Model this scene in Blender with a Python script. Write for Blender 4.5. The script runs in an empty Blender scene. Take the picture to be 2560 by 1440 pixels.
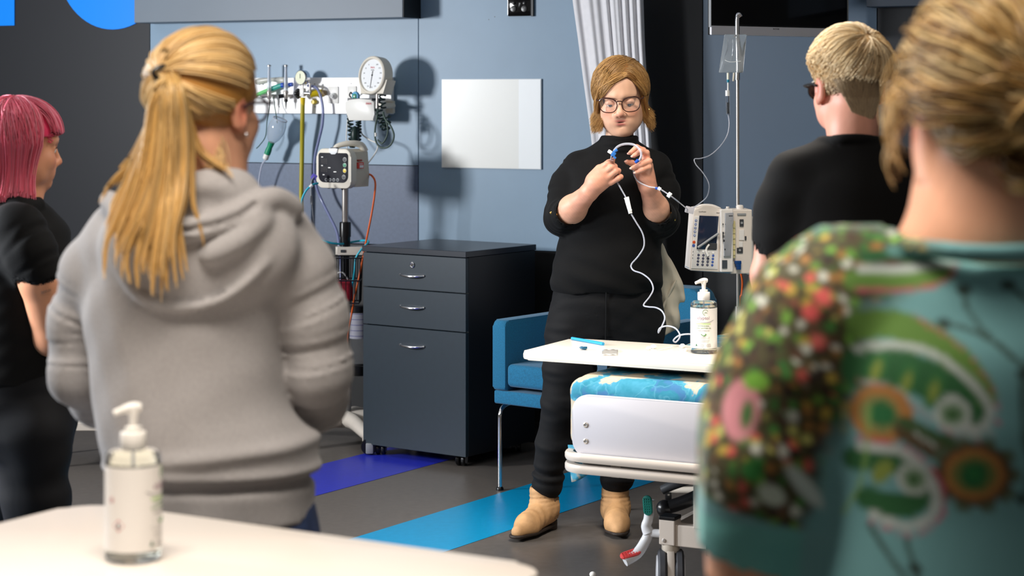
import bpy, bmesh, math, random
import numpy as np
from mathutils import Vector, Matrix, noise as mnoise
random.seed(7); np.random.seed(7)
C = bpy.context.scene
COL = C.collection
sin, cos, pi = math.sin, math.cos, math.pi

# ------------------------------------------------------------------ camera
F = 70.0 / 36.0 * 2560.0      # focal length in pixels (70 mm lens)
CX, HY, HC = 1280.0, 235.0, 1.565   # centre column, horizon row, eye height
camd = bpy.data.cameras.new('camera'); cam = bpy.data.objects.new('camera', camd); COL.objects.link(cam)
cam.location = (0, 0, HC); cam.rotation_euler = (pi / 2, 0, 0)
camd.sensor_width = 36; camd.lens = 70; camd.shift_y = -(720 - HY) / 2560.0
camd.clip_start = 0.05; camd.clip_end = 60
camd.dof.use_dof = True; camd.dof.focus_distance = 7.02; camd.dof.aperture_fstop = 4.2
C.camera = cam
C.view_settings.view_transform = 'Standard'; C.view_settings.look = 'None'
C.view_settings.gamma = 1; C.view_settings.exposure = 0.0; C.view_settings.use_curve_mapping = False

# ------------------------------------------------------------------ world and lights
W = bpy.data.worlds.new('world'); C.world = W; W.use_nodes = True
W.node_tree.nodes['Background'].inputs[0].default_value = (1.0, 0.95, 0.9, 1)
W.node_tree.nodes['Background'].inputs[1].default_value = 0.14

def area(name, loc, target, sx, sy, power, col, spread=180):
    l = bpy.data.lights.new(name, 'AREA'); l.shape = 'RECTANGLE'; l.size = sx; l.size_y = sy
    l.energy = power; l.color = col; l.spread = math.radians(spread)
    o = bpy.data.objects.new(name, l); COL.objects.link(o); o.location = loc
    o.rotation_euler = (Vector(target) - Vector(loc)).to_track_quat('-Z', 'Y').to_euler()
    return o
area('window_light', (-4.5, 6.85, 1.78), (-0.1, 8.4, 1.35), 0.55, 0.6, 172, (0.95, 0.97, 1.0))
area('ceiling_light', (-0.55, 2.3, 2.93), (-0.55, 2.3, 0), 1.2, 0.6, 56, (1.0, 0.91, 0.8), 150)
area('window_light', (-4.2, 5.0, 2.0), (-1.2, 5.2, 1.2), 0.8, 0.9, 58, (0.9, 0.95, 1.0), 80)
area('ceiling_light', (0.55, 5.75, 2.93), (0.55, 5.75, 0), 1.2, 0.6, 48, (1.0, 0.92, 0.81), 115)

# ------------------------------------------------------------------ helpers
def P(u, v, d):
    return Vector(((u - CX) * d / F, d, HC - (v - HY) * d / F))
def lin(c):
    return tuple((x / 255 / 12.92) if x / 255 <= 0.04045 else ((x / 255 + 0.055) / 1.055) ** 2.4 for x in c[:3])
TH = math.atan(0.509); E_ = Vector((cos(TH), -sin(TH), 0)); N_ = Vector((-sin(TH), -cos(TH), 0)); W0 = Vector((0, 9.0, 0))
WM = Matrix.Translation(W0) @ Matrix.Rotation(-TH, 4, 'Z')
def wuv(u, v, off=0.0):
    """picture ray meets the plane `off` in front of the back wall -> wall coordinates (along, -off, up)"""
    k = (u - CX) / F
    y = (cos(TH) * 9.0 - off) / (cos(TH) + sin(TH) * k)
    p = Vector((k * y, y, 0)) - W0
    return Vector((p.dot(E_), -off, HC - (v - HY) * y / F))

# materials -------------------------------------------------------
_M = {}
def mat(name, col=(200, 200, 200), rough=0.5, metal=0.0, var=None, bump=None, attr=None, trans=0.0, ior=1.45,
        coat=0.0, sheen=0.0, emit=0.0, spec=0.5, sss=0.0, alpha=1.0, aniso=0.0):
    if name in _M: return _M[name]
    m = bpy.data.materials.new(name); m.use_nodes = True; nt = m.node_tree; b = nt.nodes['Principled BSDF']
    L = lin(col)
    b.inputs['Base Color'].default_value = (*L, 1); b.inputs['Roughness'].default_value = rough
    b.inputs['Metallic'].default_value = metal; b.inputs['IOR'].default_value = ior
    b.inputs['Transmission Weight'].default_value = trans; b.inputs['Coat Weight'].default_value = coat
    b.inputs['Sheen Weight'].default_value = sheen; b.inputs['Specular IOR Level'].default_value = spec
    b.inputs['Alpha'].default_value = alpha; b.inputs['Anisotropic'].default_value = aniso
    if sss:
        b.inputs['Subsurface Weight'].default_value = sss; b.inputs['Subsurface Radius'].default_value = (0.012, 0.005, 0.003)
        b.inputs['Subsurface Scale'].default_value = 0.6
    if emit:
        b.inputs['Emission Color'].default_value = (*L, 1); b.inputs['Emission Strength'].default_value = emit
    tc = nt.nodes.new('ShaderNodeTexCoord')
    src = None
    if attr:
        a = nt.nodes.new('ShaderNodeAttribute'); a.attribute_name = attr; src = a.outputs['Color']
    if var:
        sc, amt = var
        n = nt.nodes.new('ShaderNodeTexNoise'); n.inputs['Scale'].default_value = sc; n.inputs['Detail'].default_value = 6
        nt.links.new(tc.outputs['Object'], n.inputs['Vector'])
        r = nt.nodes.new('ShaderNodeMapRange'); r.inputs['From Min'].default_value = 0.3; r.inputs['From Max'].default_value = 0.7
        r.inputs['To Min'].default_value = 1 - amt; r.inputs['To Max'].default_value = 1 + amt
        nt.links.new(n.outputs['Fac'], r.inputs['Value'])
        v = nt.nodes.new('ShaderNodeVectorMath'); v.operation = 'SCALE'
        if src: nt.links.new(src, v.inputs[0])
        else: v.inputs[0].default_value = L
        nt.links.new(r.outputs['Result'], v.inputs['Scale']); src = v.outputs['Vector']
    if src: nt.links.new(src, b.inputs['Base Color'])
    if bump:
        sc, st, dist = bump
        n = nt.nodes.new('ShaderNodeTexNoise'); n.inputs['Scale'].default_value = sc; n.inputs['Detail'].default_value = 4
        nt.links.new(tc.outputs['Object'], n.inputs['Vector'])
        bp = nt.nodes.new('ShaderNodeBump'); bp.inputs['Strength'].default_value = st; bp.inputs['Distance'].default_value = dist
        nt.links.new(n.outputs['Fac'], bp.inputs['Height']); nt.links.new(bp.outputs['Normal'], b.inputs['Normal'])
    _M[name] = m
    return m

# things ----------------------------------------------------------
def tag(o, label, cat, group=None):
    o['label'] = label; o['category'] = cat
    if group: o['group'] = group
    return o
def thing(name, label, cat, loc=(0, 0, 0), rotz=0.0, group=None):
    o = bpy.data.objects.new(name, None); COL.objects.link(o); o.empty_display_size = 0.05
    o.location = loc; o.rotation_euler = (0, 0, rotz)
    return tag(o, label, cat, group)
def wmat(o):
    m = Matrix.LocRotScale(o.location, o.rotation_euler, None)
    return (wmat(o.parent) @ m) if o.parent else m
def link(name, me, m, parent=None, smooth=True, M=None):
    if M is not None: me.transform(M)
    if m and not me.materials: me.materials.append(m)
    if smooth is not None:
        me.polygons.foreach_set('use_smooth', [bool(smooth)] * len(me.polygons))
    o = bpy.data.objects.new(name, me); COL.objects.link(o)
    if parent: o.parent = parent
    return o

class MB:
    """collects shapes, links them as ONE mesh object. M: coordinates of the shapes -> world (None: already parent local)"""
    def __init__(s): s.bm = bmesh.new()
    def _add(s, verts, faces):
        vs = [s.bm.verts.new(v) for v in verts]
        for f in faces:
            try: s.bm.faces.new([vs[i] for i in f])
            except ValueError: pass
        return vs
    def box(s, lo, hi, bev=0.0, seg=2):
        r = bmesh.ops.create_cube(s.bm, size=1)
        vs = r['verts']; lo = Vector(lo); hi = Vector(hi)
        for v in vs: v.co = Vector([(lo[i] + hi[i]) / 2 + v.co[i] * (hi[i] - lo[i]) for i in range(3)])
        if bev > 0:
            es = list({e for v in vs for e in v.link_edges})
            bmesh.ops.bevel(s.bm, geom=es, offset=bev, segments=seg, affect='EDGES', profile=0.5)
        return s
    def cyl(s, a, b, r0, r1=None, n=20, cap=True):
        return s.tube([a, b], r0, r1 if r1 is not None else r0, n, False, cap)
    def ball(s, c, r, n=14, sc=(1, 1, 1)):
        res = bmesh.ops.create_uvsphere(s.bm, u_segments=n + 4, v_segments=n, radius=1)
        for v in res['verts']: v.co = Vector([c[i] + v.co[i] * r * sc[i] for i in range(3)])
        return s
    def tube(s, pts, r0, r1=None, n=10, smooth=True, cap=True, rf=None, closed=False):
        pts = [Vector(p) for p in pts]
        if smooth and len(pts) > 2: pts = crom(pts, 6, closed)
        N = len(pts); r1 = r0 if r1 is None else r1
        rings = []; up = None
        for i, p in enumerate(pts):
            if closed: t = (pts[(i + 1) % N] - pts[i - 1])
            else: t = (pts[min(i + 1, N - 1)] - pts[max(i - 1, 0)])
            if t.length < 1e-9: t = Vector((0, 0, 1))
            t.normalize()
            if up is None:
                up = Vector((0, 0, 1)) if abs(t.z) < 0.9 else Vector((1, 0, 0))
            up = (up - t * up.dot(t))
            if up.length < 1e-6: up = t.orthogonal()
            up.normalize(); sd = t.cross(up)
            f = i / max(N - 1, 1); r = rf(f) if rf else r0 + (r1 - r0) * f
            rings.append([p + (up * cos(2 * pi * k / n) + sd * sin(2 * pi * k / n)) * r for k in range(n)])
        V = [v for R in rings for v in R]; Fc = []
        for i in range(N - 1 if not closed else N):
            j = (i + 1) % N
            for k in range(n):
                Fc.append((i * n + k, i * n + (k + 1) % n, j * n + (k + 1) % n, j * n + k))
        if cap and not closed: Fc += [tuple(range(n))[::-1], tuple((N - 1) * n + k for k in range(n))]
        s._add(V, Fc); return s
    def lathe(s, prof, n=28, c=(0, 0, 0), axis='Z', cap=True):
        V = []; Fc = []
        for (r, h) in prof:
            for k in range(n):
                a = 2 * pi * k / n
                if axis == 'Z': V.append((c[0] + r * cos(a), c[1] + r * sin(a), c[2] + h))
                elif axis == 'Y': V.append((c[0] + r * cos(a), c[1] - h, c[2] + r * sin(a)))
                else: V.append((c[0] + h, c[1] + r * cos(a), c[2] + r * sin(a)))
        for i in range(len(prof) - 1):
            for k in range(n):
                Fc.append((i * n + k, i * n + (k + 1) % n, (i + 1) * n + (k + 1) % n, (i + 1) * n + k))
        if cap: Fc += [tuple(range(n))[::-1], tuple((len(prof) - 1) * n + k for k in range(n))]
        s._add(V, Fc); return s
    def prism(s, outline, d0, d1, plane='XZ', bev=0.0):
        """outline in 2-D, extruded from d0 to d1 along the third axis"""
        def mk(p, d): return {'XZ': (p[0], d, p[1]), 'XY': (p[0], p[1], d), 'YZ': (d, p[0], p[1])}[plane]
        n = len(outline)
        V = [mk(p, d0) for p in outline] + [mk(p, d1) for p in outline]
        Fc = [tuple(range(n)), tuple(range(2 * n - 1, n - 1, -1))] + [(i, i + n, (i + 1) % n + n, (i + 1) % n) for i in range(n)]
        vs = s._add(V, Fc)
        if bev:
            es = [e for e in {e for v in vs for e in v.link_edges} if (e.verts[0] in vs[:n]) == (e.verts[1] in vs[:n])]
            bmesh.ops.bevel(s.bm, geom=es, offset=bev, segments=2, affect='EDGES', profile=0.5)
        return s
    def grid(s, f, nu, nv):
        V = [f(i / (nu - 1), j / (nv - 1)) for i in range(nu) for j in range(nv)]
        s._add(V, [(i * nv + j, (i + 1) * nv + j, (i + 1) * nv + j + 1, i * nv + j + 1) for i in range(nu - 1) for j in range(nv - 1)])
        return s
    def build(s, name, m, parent=None, M=None, smooth='auto', world=False):
        bmesh.ops.recalc_face_normals(s.bm, faces=s.bm.faces)
        me = bpy.data.meshes.new(name); 
        if M is None and world: M = Matrix.Identity(4)
        if M is not None:
            if parent: M = wmat(parent).inverted() @ M
            bmesh.ops.transform(s.bm, matrix=M, verts=s.bm.verts)
        if smooth == 'auto':
            for f in s.bm.faces: f.smooth = True
            for e in s.bm.edges:
                if len(e.link_faces) == 2 and e.calc_face_angle(0) > 0.7: e.smooth = False
        s.bm.to_mesh(me); s.bm.free()
        return link(name, me, m, parent, None if smooth == 'auto' else smooth)

def crom(pts, k=6, closed=False):
    out = []; N = len(pts)
    for i in range(N if closed else N - 1):
        p0 = pts[i - 1] if (i > 0 or closed) else pts[0]; p1 = pts[i]
        p2 = pts[(i + 1) % N]; p3 = pts[(i + 2) % N] if (i + 2 < N or closed) else pts[-1]
        for j in range(k):
            t = j / k
            out.append(0.5 * ((2 * p1) + (p2 - p0) * t + (2 * p0 - 5 * p1 + 4 * p2 - p3) * t * t + (3 * p1 - p0 - 3 * p2 + p3) * t ** 3))
    if not closed: out.append(pts[-1].copy())
    return out
def rrect(x0, z0, x1, z1, r, n=6, rs=None):
    """rounded rectangle outline; rs: radii bl, br, tr, tl"""
    rs = rs or (r, r, r, r); out = []
    for (cx, cz, a0, q) in ((x0 + rs[0], z0 + rs[0], pi, rs[0]), (x1 - rs[1], z0 + rs[1], 1.5 * pi, rs[1]), (x1 - rs[2], z1 - rs[2], 0, rs[2]), (x0 + rs[3], z1 - rs[3], pi / 2, rs[3])):
        for i in range(n + 1):
            a = a0 + pi / 2 * i / n; out.append((cx + q * cos(a), cz + q * sin(a)))
    return out
def coil(pts, R, r_wire, turns, mb, n=8):
    """helix of radius R around a smooth path"""
    path = crom([Vector(p) for p in pts], 24); N = len(path); out = []; up = Vector((0.3, 1, 0.1)).normalized()
    for i, p in enumerate(path):
        t = (path[min(i + 1, N - 1)] - path[max(i - 1, 0)]).normalized()
        up = (up - t * up.dot(t)).normalized(); sd = t.cross(up)
        out.append((p, up.copy(), sd))
    M = turns * 10; P_ = []
    for k in range(M + 1):
        f = k / M * (N - 1); i = min(int(f), N - 2); w = f - i
        p = out[i][0].lerp(out[i + 1][0], w); a = 2 * pi * turns * k / M
        P_.append(p + (out[i][1] * cos(a) + out[i][2] * sin(a)) * R)
    mb.tube(P_, r_wire, r_wire, n, False)

def text(s, size, m, parent, M, name='lettering', bend=None, align='CENTER', ext=0.0004):
    """flat print: text in the local XY plane of M (parent coordinates); bend = radius of an upright cylinder"""
    cu = bpy.data.curves.new('lettering', 'FONT'); cu.body = s; cu.size = size; cu.align_x = align; cu.extrude = ext; cu.resolution_u = 2
    o = bpy.data.objects.new('lettering', cu); COL.objects.link(o)
    bpy.context.view_layer.update()
    me = bpy.data.meshes.new_from_object(o.evaluated_get(bpy.context.evaluated_depsgraph_get()))
    bpy.data.objects.remove(o); bpy.data.curves.remove(cu)
    if bend:
        for v in me.vertices:
            a = v.co.x / bend; r = bend + v.co.z
            v.co = Vector((r * sin(a), v.co.y, r * cos(a)))
    me.materials.clear()
    return link(name, me, m, parent, False, M)
def face_M(x, y, z):       # text frame on a face that looks towards -y
    return Matrix.Translation((x, y, z)) @ Matrix.Rotation(pi / 2, 4, 'X')

# ------------------------------------------------------------------ smooth-union bodies on a grid
class Field:
    def __init__(s, lo, hi, h):
        s.lo = np.array(lo, np.float32); s.h = h
        s.n = np.ceil((np.array(hi) - np.array(lo)) / h).astype(int) + 1
        s.F = np.full(tuple(s.n), 0.5, np.float32)
        s.ax = [s.lo[i] + h * np.arange(s.n[i], dtype=np.float32) for i in range(3)]
    def _sl(s, lo, hi, pad):
        out = []
        for i in range(3):
            a = int(max(0, math.floor((lo[i] - pad - s.lo[i]) / s.h))); b = int(min(s.n[i], math.ceil((hi[i] + pad - s.lo[i]) / s.h) + 1))
            if b <= a: return None
            out.append(slice(a, b))
        return tuple(out)
    def put(s, fn, lo, hi, k=0.02, op='add'):
        sl = s._sl(lo, hi, max(k, 0.004) + 2.5 * s.h)
        if sl is None: return s
        X = s.ax[0][sl[0]][:, None, None]; Y = s.ax[1][sl[1]][None, :, None]; Z = s.ax[2][sl[2]][None, None, :]
        d = np.asarray(fn(X, Y, Z), np.float32); a = s.F[sl]
        if op == 'sub': a, d = -a, d
        if k > 0:
            hh = np.maximum(k - np.abs(a - d), 0) / k
            r = np.minimum(a, d) - hh * hh * k * 0.25
        else: r = np.minimum(a, d)
        s.F[sl] = -r if op == 'sub' else r
        return s
    def cap(s, a, b, ra, rb=None, k=0.02, op='add', mod=None, flat=None):
        rb = ra if rb is None else rb; a = np.array(a, np.float32); b = np.array(b, np.float32); ba = b - a; L2 = float(ba @ ba) + 1e-12
        m = max(ra, rb) * (1.25 if mod else 1)
        def fn(X, Y, Z):
            px, py, pz = X - a[0], Y - a[1], Z - a[2]
            t = np.clip((px * ba[0] + py * ba[1] + pz * ba[2]) / L2, 0, 1)
            qx, qy, qz = px - t * ba[0], py - t * ba[1], pz - t * ba[2]
            r = ra + (rb - ra) * t
            d = np.sqrt(qx * qx + qy * qy + qz * qz) - r
            if mod: d = d - mod(t, qx, qy, qz)
            return d
        return s.put(fn, np.minimum(a, b) - m, np.maximum(a, b) + m, k, op)
    def chain(s, pts, rs, k=0.02, **kw):
        for i in range(len(pts) - 1): s.cap(pts[i], pts[i + 1], rs[i], rs[i + 1], k, **kw)
        return s
    def ell(s, c, r, k=0.02, R=None, op='add', off=None):
        """ellipsoid; R: 3x3 local->world rotation"""
        c = np.array(c, np.float32); r = np.array(r, np.float32); m = float(max(r))
        Rn = np.array(R, np.float32) if R is not None else None
        ext = np.array([m] * 3) if R is not None else r
        def fn(X, Y, Z):
            x, y, z = X - c[0], Y - c[1], Z - c[2]
            if Rn is not None:
                x, y, z = (Rn[0, 0] * x + Rn[1, 0] * y + Rn[2, 0] * z, Rn[0, 1] * x + Rn[1, 1] * y + Rn[2, 1] * z, Rn[0, 2] * x + Rn[1, 2] * y + Rn[2, 2] * z)
            k0 = np.sqrt((x / r[0]) ** 2 + (y / r[1]) ** 2 + (z / r[2]) ** 2) + 1e-6
            k1 = np.sqrt((x / r[0] ** 2) ** 2 + (y / r[1] ** 2) ** 2 + (z / r[2] ** 2) ** 2) + 1e-6
            return k0 * (k0 - 1) / k1
        return s.put(fn, c - ext, c + ext, k, op)
    def loft(s, lev, az=0.0, k=0.03, p=2.0, fold=None, op='add'):
        """upright body: levels (z, cx, cy, rx, ry), cross-sections turned by az about z"""
        lev = sorted(lev); z = np.array([l[0] for l in lev])
        zz = np.linspace(z[0], z[-1], 240)
        tab = []
        for j in range(1, 5):
            v = np.array([l[j] for l in lev]); sl = np.gradient(v, z) if len(z) > 2 else np.full(2, (v[-1] - v[0]) / (z[-1] - z[0]))
            i = np.clip(np.searchsorted(z, zz) - 1, 0, len(z) - 2); hh = z[i + 1] - z[i]; t = (zz - z[i]) / hh
            tab.append(v[i] * (2 * t**3 - 3 * t**2 + 1) + v[i + 1] * (-2 * t**3 + 3 * t**2) + hh * (sl[i] * (t**3 - 2 * t**2 + t) + sl[i + 1] * (t**3 - t**2)))
        ca, sa = cos(az), sin(az)
        R = float(max(tab[2].max(), tab[3].max()))
        lo = np.array([tab[0].min() - R, tab[1].min() - R, z[0]]); hi = np.array([tab[0].max() + R, tab[1].max() + R, z[-1]])
        def fn(X, Y, Z):
            zc = np.clip(Z, z[0], z[-1])
            cx, cy, rx, ry = [np.interp(zc, zz, t).astype(np.float32) for t in tab]
            dx, dy = X - cx, Y - cy
            x = (ca * dx - sa * dy) / rx; y = (sa * dx + ca * dy) / ry
            if p == 2: q = np.sqrt(x * x + y * y)
            else: q = (np.abs(x) ** p + np.abs(y) ** p) ** (1 / p)
            d = (q - 1) * np.minimum(rx, ry)
            e = np.maximum(z[0] - Z, Z - z[-1])
            d = np.where(e > 0, np.sqrt(np.maximum(d, 0) ** 2 + e * e), np.maximum(d, e))
            if fold: d = d - fold(X, Y, Z)
            return d
        return s.put(fn, lo, hi, k, op)
    def below(s, z):        # cut away everything under z
        i = s.ax[2]; s.F = np.maximum(s.F, (z - i)[None, None, :].astype(np.float32)); return s
    def above(s, z):
        i = s.ax[2]; s.F = np.maximum(s.F, (i - z)[None, None, :].astype(np.float32)); return s
    def mesh(s, name):
        Fd = s.F; Fd[0], Fd[-1] = 0.5, 0.5; Fd[:, 0], Fd[:, -1] = 0.5, 0.5; Fd[:, :, 0], Fd[:, :, -1] = 0.5, 0.5
        I = Fd < 0
        cnt = np.zeros(np.array(I.shape) - 1, np.int8)
        for dx in (0, 1):
            for dy in (0, 1):
                for dz in (0, 1):
                    cnt += I[dx:I.shape[0] - 1 + dx, dy:I.shape[1] - 1 + dy, dz:I.shape[2] - 1 + dz]
        act = (cnt > 0) & (cnt < 8); idx = np.argwhere(act); N = len(idx)
        vid = np.full(act.shape, -1, np.int32); vid[act] = np.arange(N)
        cor = np.array([[(c >> 2) & 1, (c >> 1) & 1, c & 1] for c in range(8)])
        val = np.stack([Fd[idx[:, 0] + c[0], idx[:, 1] + c[1], idx[:, 2] + c[2]] for c in cor], 1)
        acc = np.zeros((N, 3), np.float32); w = np.zeros(N, np.float32)
        for a in range(8):
            for b in range(a + 1, 8):
                if abs(cor[a] - cor[b]).sum() != 1: continue
                va, vb = val[:, a], val[:, b]; m = (va < 0) != (vb < 0)
                t = np.where(m, va / np.where(m, va - vb, 1), 0)
                acc += np.where(m[:, None], cor[a] + (cor[b] - cor[a]) * t[:, None], 0); w += m
        V = (idx + acc / w[:, None]) * s.h + s.lo
        quads = []
        for ax in range(3):
            o1, o2 = [(1, 2), (2, 0), (0, 1)][ax]
            sl0 = [slice(None)] * 3; sl1 = [slice(None)] * 3
            sl0[ax] = slice(0, -1); sl1[ax] = slice(1, None)
            A, B = I[tuple(sl0)], I[tuple(sl1)]
            e = np.argwhere(A != B); e = e[(e[:, o1] > 0) & (e[:, o2] > 0) & (e[:, o1] < I.shape[o1] - 1) & (e[:, o2] < I.shape[o2] - 1)]
            fl = A[e[:, 0], e[:, 1], e[:, 2]]
            def g(d1, d2):
                q = e.copy(); q[:, o1] -= d1; q[:, o2] -= d2
                return vid[q[:, 0], q[:, 1], q[:, 2]]
            q = np.stack([g(1, 1), g(0, 1), g(0, 0), g(1, 0)], 1)
            q[~fl] = q[~fl][:, ::-1]; quads.append(q)
        Q = np.concatenate(quads)
        s.F = None
        return mesh_np(name, V, Q)
def mesh_np(name, V, Q):
    me = bpy.data.meshes.new(name); n = Q.shape[1]
    me.vertices.add(len(V)); me.vertices.foreach_set('co', np.ascontiguousarray(V, np.float32).ravel())
    me.loops.add(Q.size); me.loops.foreach_set('vertex_index', np.ascontiguousarray(Q, np.int32).ravel())
    me.polygons.add(len(Q)); me.polygons.foreach_set('loop_start', np.arange(0, Q.size, n, dtype=np.int32))
    me.update(calc_edges=True); me.validate()
    return me
def coords(me):
    a = np.empty(len(me.vertices) * 3, np.float32); me.vertices.foreach_get('co', a); return a.reshape(-1, 3)
def paint(me, rgb):
    """per-vertex colour attribute 'Col' from an (n,3) array of linear colours"""
    at = me.color_attributes.new('Col', 'FLOAT_COLOR', 'POINT')
    c = np.ones((len(me.vertices), 4), np.float32); c[:, :3] = rgb; at.data.foreach_set('color', c.ravel())
def relax(me, it=2, f=0.5):
    V = coords(me); E = np.empty(len(me.edges) * 2, np.int32); me.edges.foreach_get('vertices', E); E = E.reshape(-1, 2)
    deg = np.bincount(E.ravel(), minlength=len(V)).astype(np.float32)[:, None] + 1e-6
    for _ in range(it):
        for lam in (f, -f * 1.03):
            S = np.stack([np.bincount(E[:, 0], V[E[:, 1], j], len(V)) + np.bincount(E[:, 1], V[E[:, 0], j], len(V)) for j in range(3)], 1)
            V = V + lam * (S / deg - V)
    me.vertices.foreach_set('co', V.astype(np.float32).ravel()); me.update(); return me
def part_world(name, me, m, parent):
    return link(name, me, m, parent, True, wmat(parent).inverted())

# cheap smooth noise on arrays
def wav(X, Y, Z, f, seed=0, n=4):
    rs = np.random.RandomState(seed); out = 0
    for i in range(n):
        k = rs.randn(3) * f * (1 + 0.5 * i); out = out + np.sin(X * k[0] + Y * k[1] + Z * k[2] + rs.rand() * 6.28) / (1 + 0.4 * i)
    return out / n
def rot3(az, pitch=0.0, roll=0.0):
    """local x right, y forward, z up; az: heading clockwise from +Y; pitch up; roll about forward"""
    y = np.array([sin(az) * cos(pitch), cos(az) * cos(pitch), sin(pitch)]); x = np.array([cos(az), -sin(az), 0.0]); z = np.cross(x, y)
    c, s_ = cos(roll), sin(roll)
    return np.stack([x * c - z * s_, y, x * s_ + z * c], 1)

# ------------------------------------------------------------------ heads
def head(Fd, c, R, s=1.0, neck=True, ears=True, wide=1.0, eyes=True, lower_lid=0.45):
    c = np.array(c, float)
    T = lambda p: c + R @ (np.array(p, float) * s)
    def E(p, r, k=0.02, op='add'): Fd.ell(T(p), np.array(r) * s, k * s, R, op)
    def K(a, b, ra, rb=None, k=0.015, op='add'): Fd.cap(T(a), T(b), ra * s, (ra if rb is None else rb) * s, k * s, op)
    E((0, -.015, .035), (.077 * wide, .097, .083))
    E((0, .028, -.035), (.064 * wide, .062, .082), .03)
    E((0, .050, -.088), (.034, .032, .026), .03)
    for q in (-1, 1):
        E((q * .047 * wide, .022, -.064), (.022, .034, .034), .03)
        E((q * .037, .060, -.034), (.026, .026, .024), .022)
        K((q * .012, .088, .021), (q * .045, .070, .019), .011, .010, .014)
    E((0, .062, .05), (.05, .030, .04), .03)
    for q in (-1, 1):
        E((q * .032, .098, -.002), (.017, .016, .011), .012, 'sub')
        if eyes: E((q * .032, .0735, -.002), (.0165, .0145, .0135), .004)
    K((0, .088, .010), (0, .106, -.030), .0075, .010, .014)
    E((0, .1065, -.036), (.0125, .0125, .011), .008)
    for q in (-1, 1): E((q * .013, .097, -.040), (.008, .010, .008), .007)
    E((0, .080, -.066), (.034, .015, .022), .025)
    E((0, .0900, -.0612), (.0225, .0090, .0058), .004)
    E((0, .0890, -.0732), (.0190, .0092, .0066), .004)
    Fd.ell(T((0, .0970, -.0670)), np.array((.0150, .007, .0016)) * s, .0012, R, 'sub')
    for q in (-1, 1): Fd.ell(T((q * .0065, .108, -.0465)), np.array((.0036, .0055, .0030)) * s, .002, R, 'sub')
    E((0, .083, -.0845), (.018, .012, .006), .01, 'sub')
    E((0, .073, -.101), (.021, .017, .014), .018)
    for q in ((-1, 1) if ears else ()):      # ears
        Rq = R @ rot3(q * 0.35, 0, 0)
        Fd.ell(T((q * .080 * wide, -.012, -.014)), np.array((.0075, .019, .032)) * s, .008, Rq)
        Fd.ell(T((q * .089 * wide, -.006, -.012)), np.array((.006, .011, .020)) * s, .006, Rq, 'sub')
        E((q * .078 * wide, .002, -.040), (.006, .009, .010), .006)
    if neck: K((0, -.030, -.06), (0, -.048, -.19), .054, .060, .03)
    return T
def skin_cols(V, c, R, s, base, lips=True):
    """linear skin colours by position on the head (c, R) and elsewhere"""
    L = (V - np.array(c)) @ R / s; n = len(V)
    col = np.tile(np.array(lin(base)), (n, 1))
    mott = wav(V[:, 0], V[:, 1], V[:, 2], 90, 3)[:, None]; col *= 1 + 0.07 * mott
    def g(p, r): return np.exp(-(((L - np.array(p)) / np.array(r)) ** 2).sum(1))[:, None]
    red = np.array(lin((205, 98, 82)))
    w = 0.45 * (g((.042, .075, -.035), (.02, .03, .02)) + g((-.042, .075, -.035), (.02, .03, .02))) + 0.5 * g((0, .11, -.038), (.014, .016, .012))
    w = w + 0.6 * (g((.084, -.01, -.01), (.014, .02, .035)) + g((-.084, -.01, -.01), (.014, .02, .035)))
    w = np.clip(w, 0, .8); col = col * (1 - w) + red * w
    if lips:
        lp = np.clip(1.5 * (1.25 * g((0, .094, -.0615), (.0160, .014, .0036)) + 1.1 * g((0, .092, -.0735), (.0145, .014, .0044))), 0, .85)
        col = col * (1 - lp) + np.array(lin((200, 106, 100))) * lp
        mo = np.clip(1.5 * g((0, .090, -.0670), (.0120, .012, .0014)), 0, .85); col = col * (1 - mo) + np.array(lin((70, 25, 25))) * mo
    return col

# ------------------------------------------------------------------ hair
def strands_mesh(paths, r0, cols, tip=0.25, sides=3):
    """paths (n, m, 3), r0 scalar or (n,), cols (n, m, 3) -> arrays V, Q(quads), colour"""
    n, m, _ = paths.shape
    t = np.gradient(paths, axis=1); t /= np.linalg.norm(t, axis=2, keepdims=True) + 1e-9
    ref = np.where(np.abs(t[..., 2:3]) < 0.8, np.array([0, 0, 1.0]), np.array([1.0, 0, 0]))
    a = np.cross(t, ref); a /= np.linalg.norm(a, axis=2, keepdims=True) + 1e-9; b = np.cross(t, a)
    f = np.linspace(0, 1, m); w = (1 - (1 - tip) * f ** 1.5)
    r = (np.broadcast_to(np.asarray(r0), (n,))[:, None] * w[None])[..., None]
    ring = [paths + r * (a * cos(2 * pi * k / sides) + b * sin(2 * pi * k / sides)) for k in range(sides)]
    V = np.stack(ring, 2).reshape(-1, 3)          # n, m, sides
    base = (np.arange(n)[:, None] * m + np.arange(m - 1)[None]).reshape(-1) * sides
    Q = np.concatenate([np.stack([base + k, base + (k + 1) % sides, base + sides + (k + 1) % sides, base + sides + k], 1) for k in range(sides)])
    Cc = np.repeat(cols.reshape(-1, 3), sides, 0)
    return V, Q, Cc
def join_np(parts):
    V = []; Q = []; Cc = []; o = 0
    for v, q, c in parts: V.append(v); Q.append(q + o); Cc.append(c); o += len(v)
    return np.concatenate(V), np.concatenate(Q), np.concatenate(Cc)
def mesh_arrays(me, rgb):
    V = coords(me); Q = np.empty(len(me.loops), np.int32); me.loops.foreach_get('vertex_index', Q)
    return V, Q.reshape(-1, 4), np.tile(np.array(rgb), (len(V), 1)) if np.ndim(rgb) == 1 else rgb
def slerp(a, b, t):
    """unit vectors a, b (n,3), t (m,) -> (n,m,3)"""
    w = np.arccos(np.clip((a * b).sum(1), -1, 1))[:, None]; s_ = np.sin(w) + 1e-6
    return (np.sin((1 - t)[None] * w) / s_)[..., None] * a[:, None] + (np.sin(t[None] * w) / s_)[..., None] * b[:, None]
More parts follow.
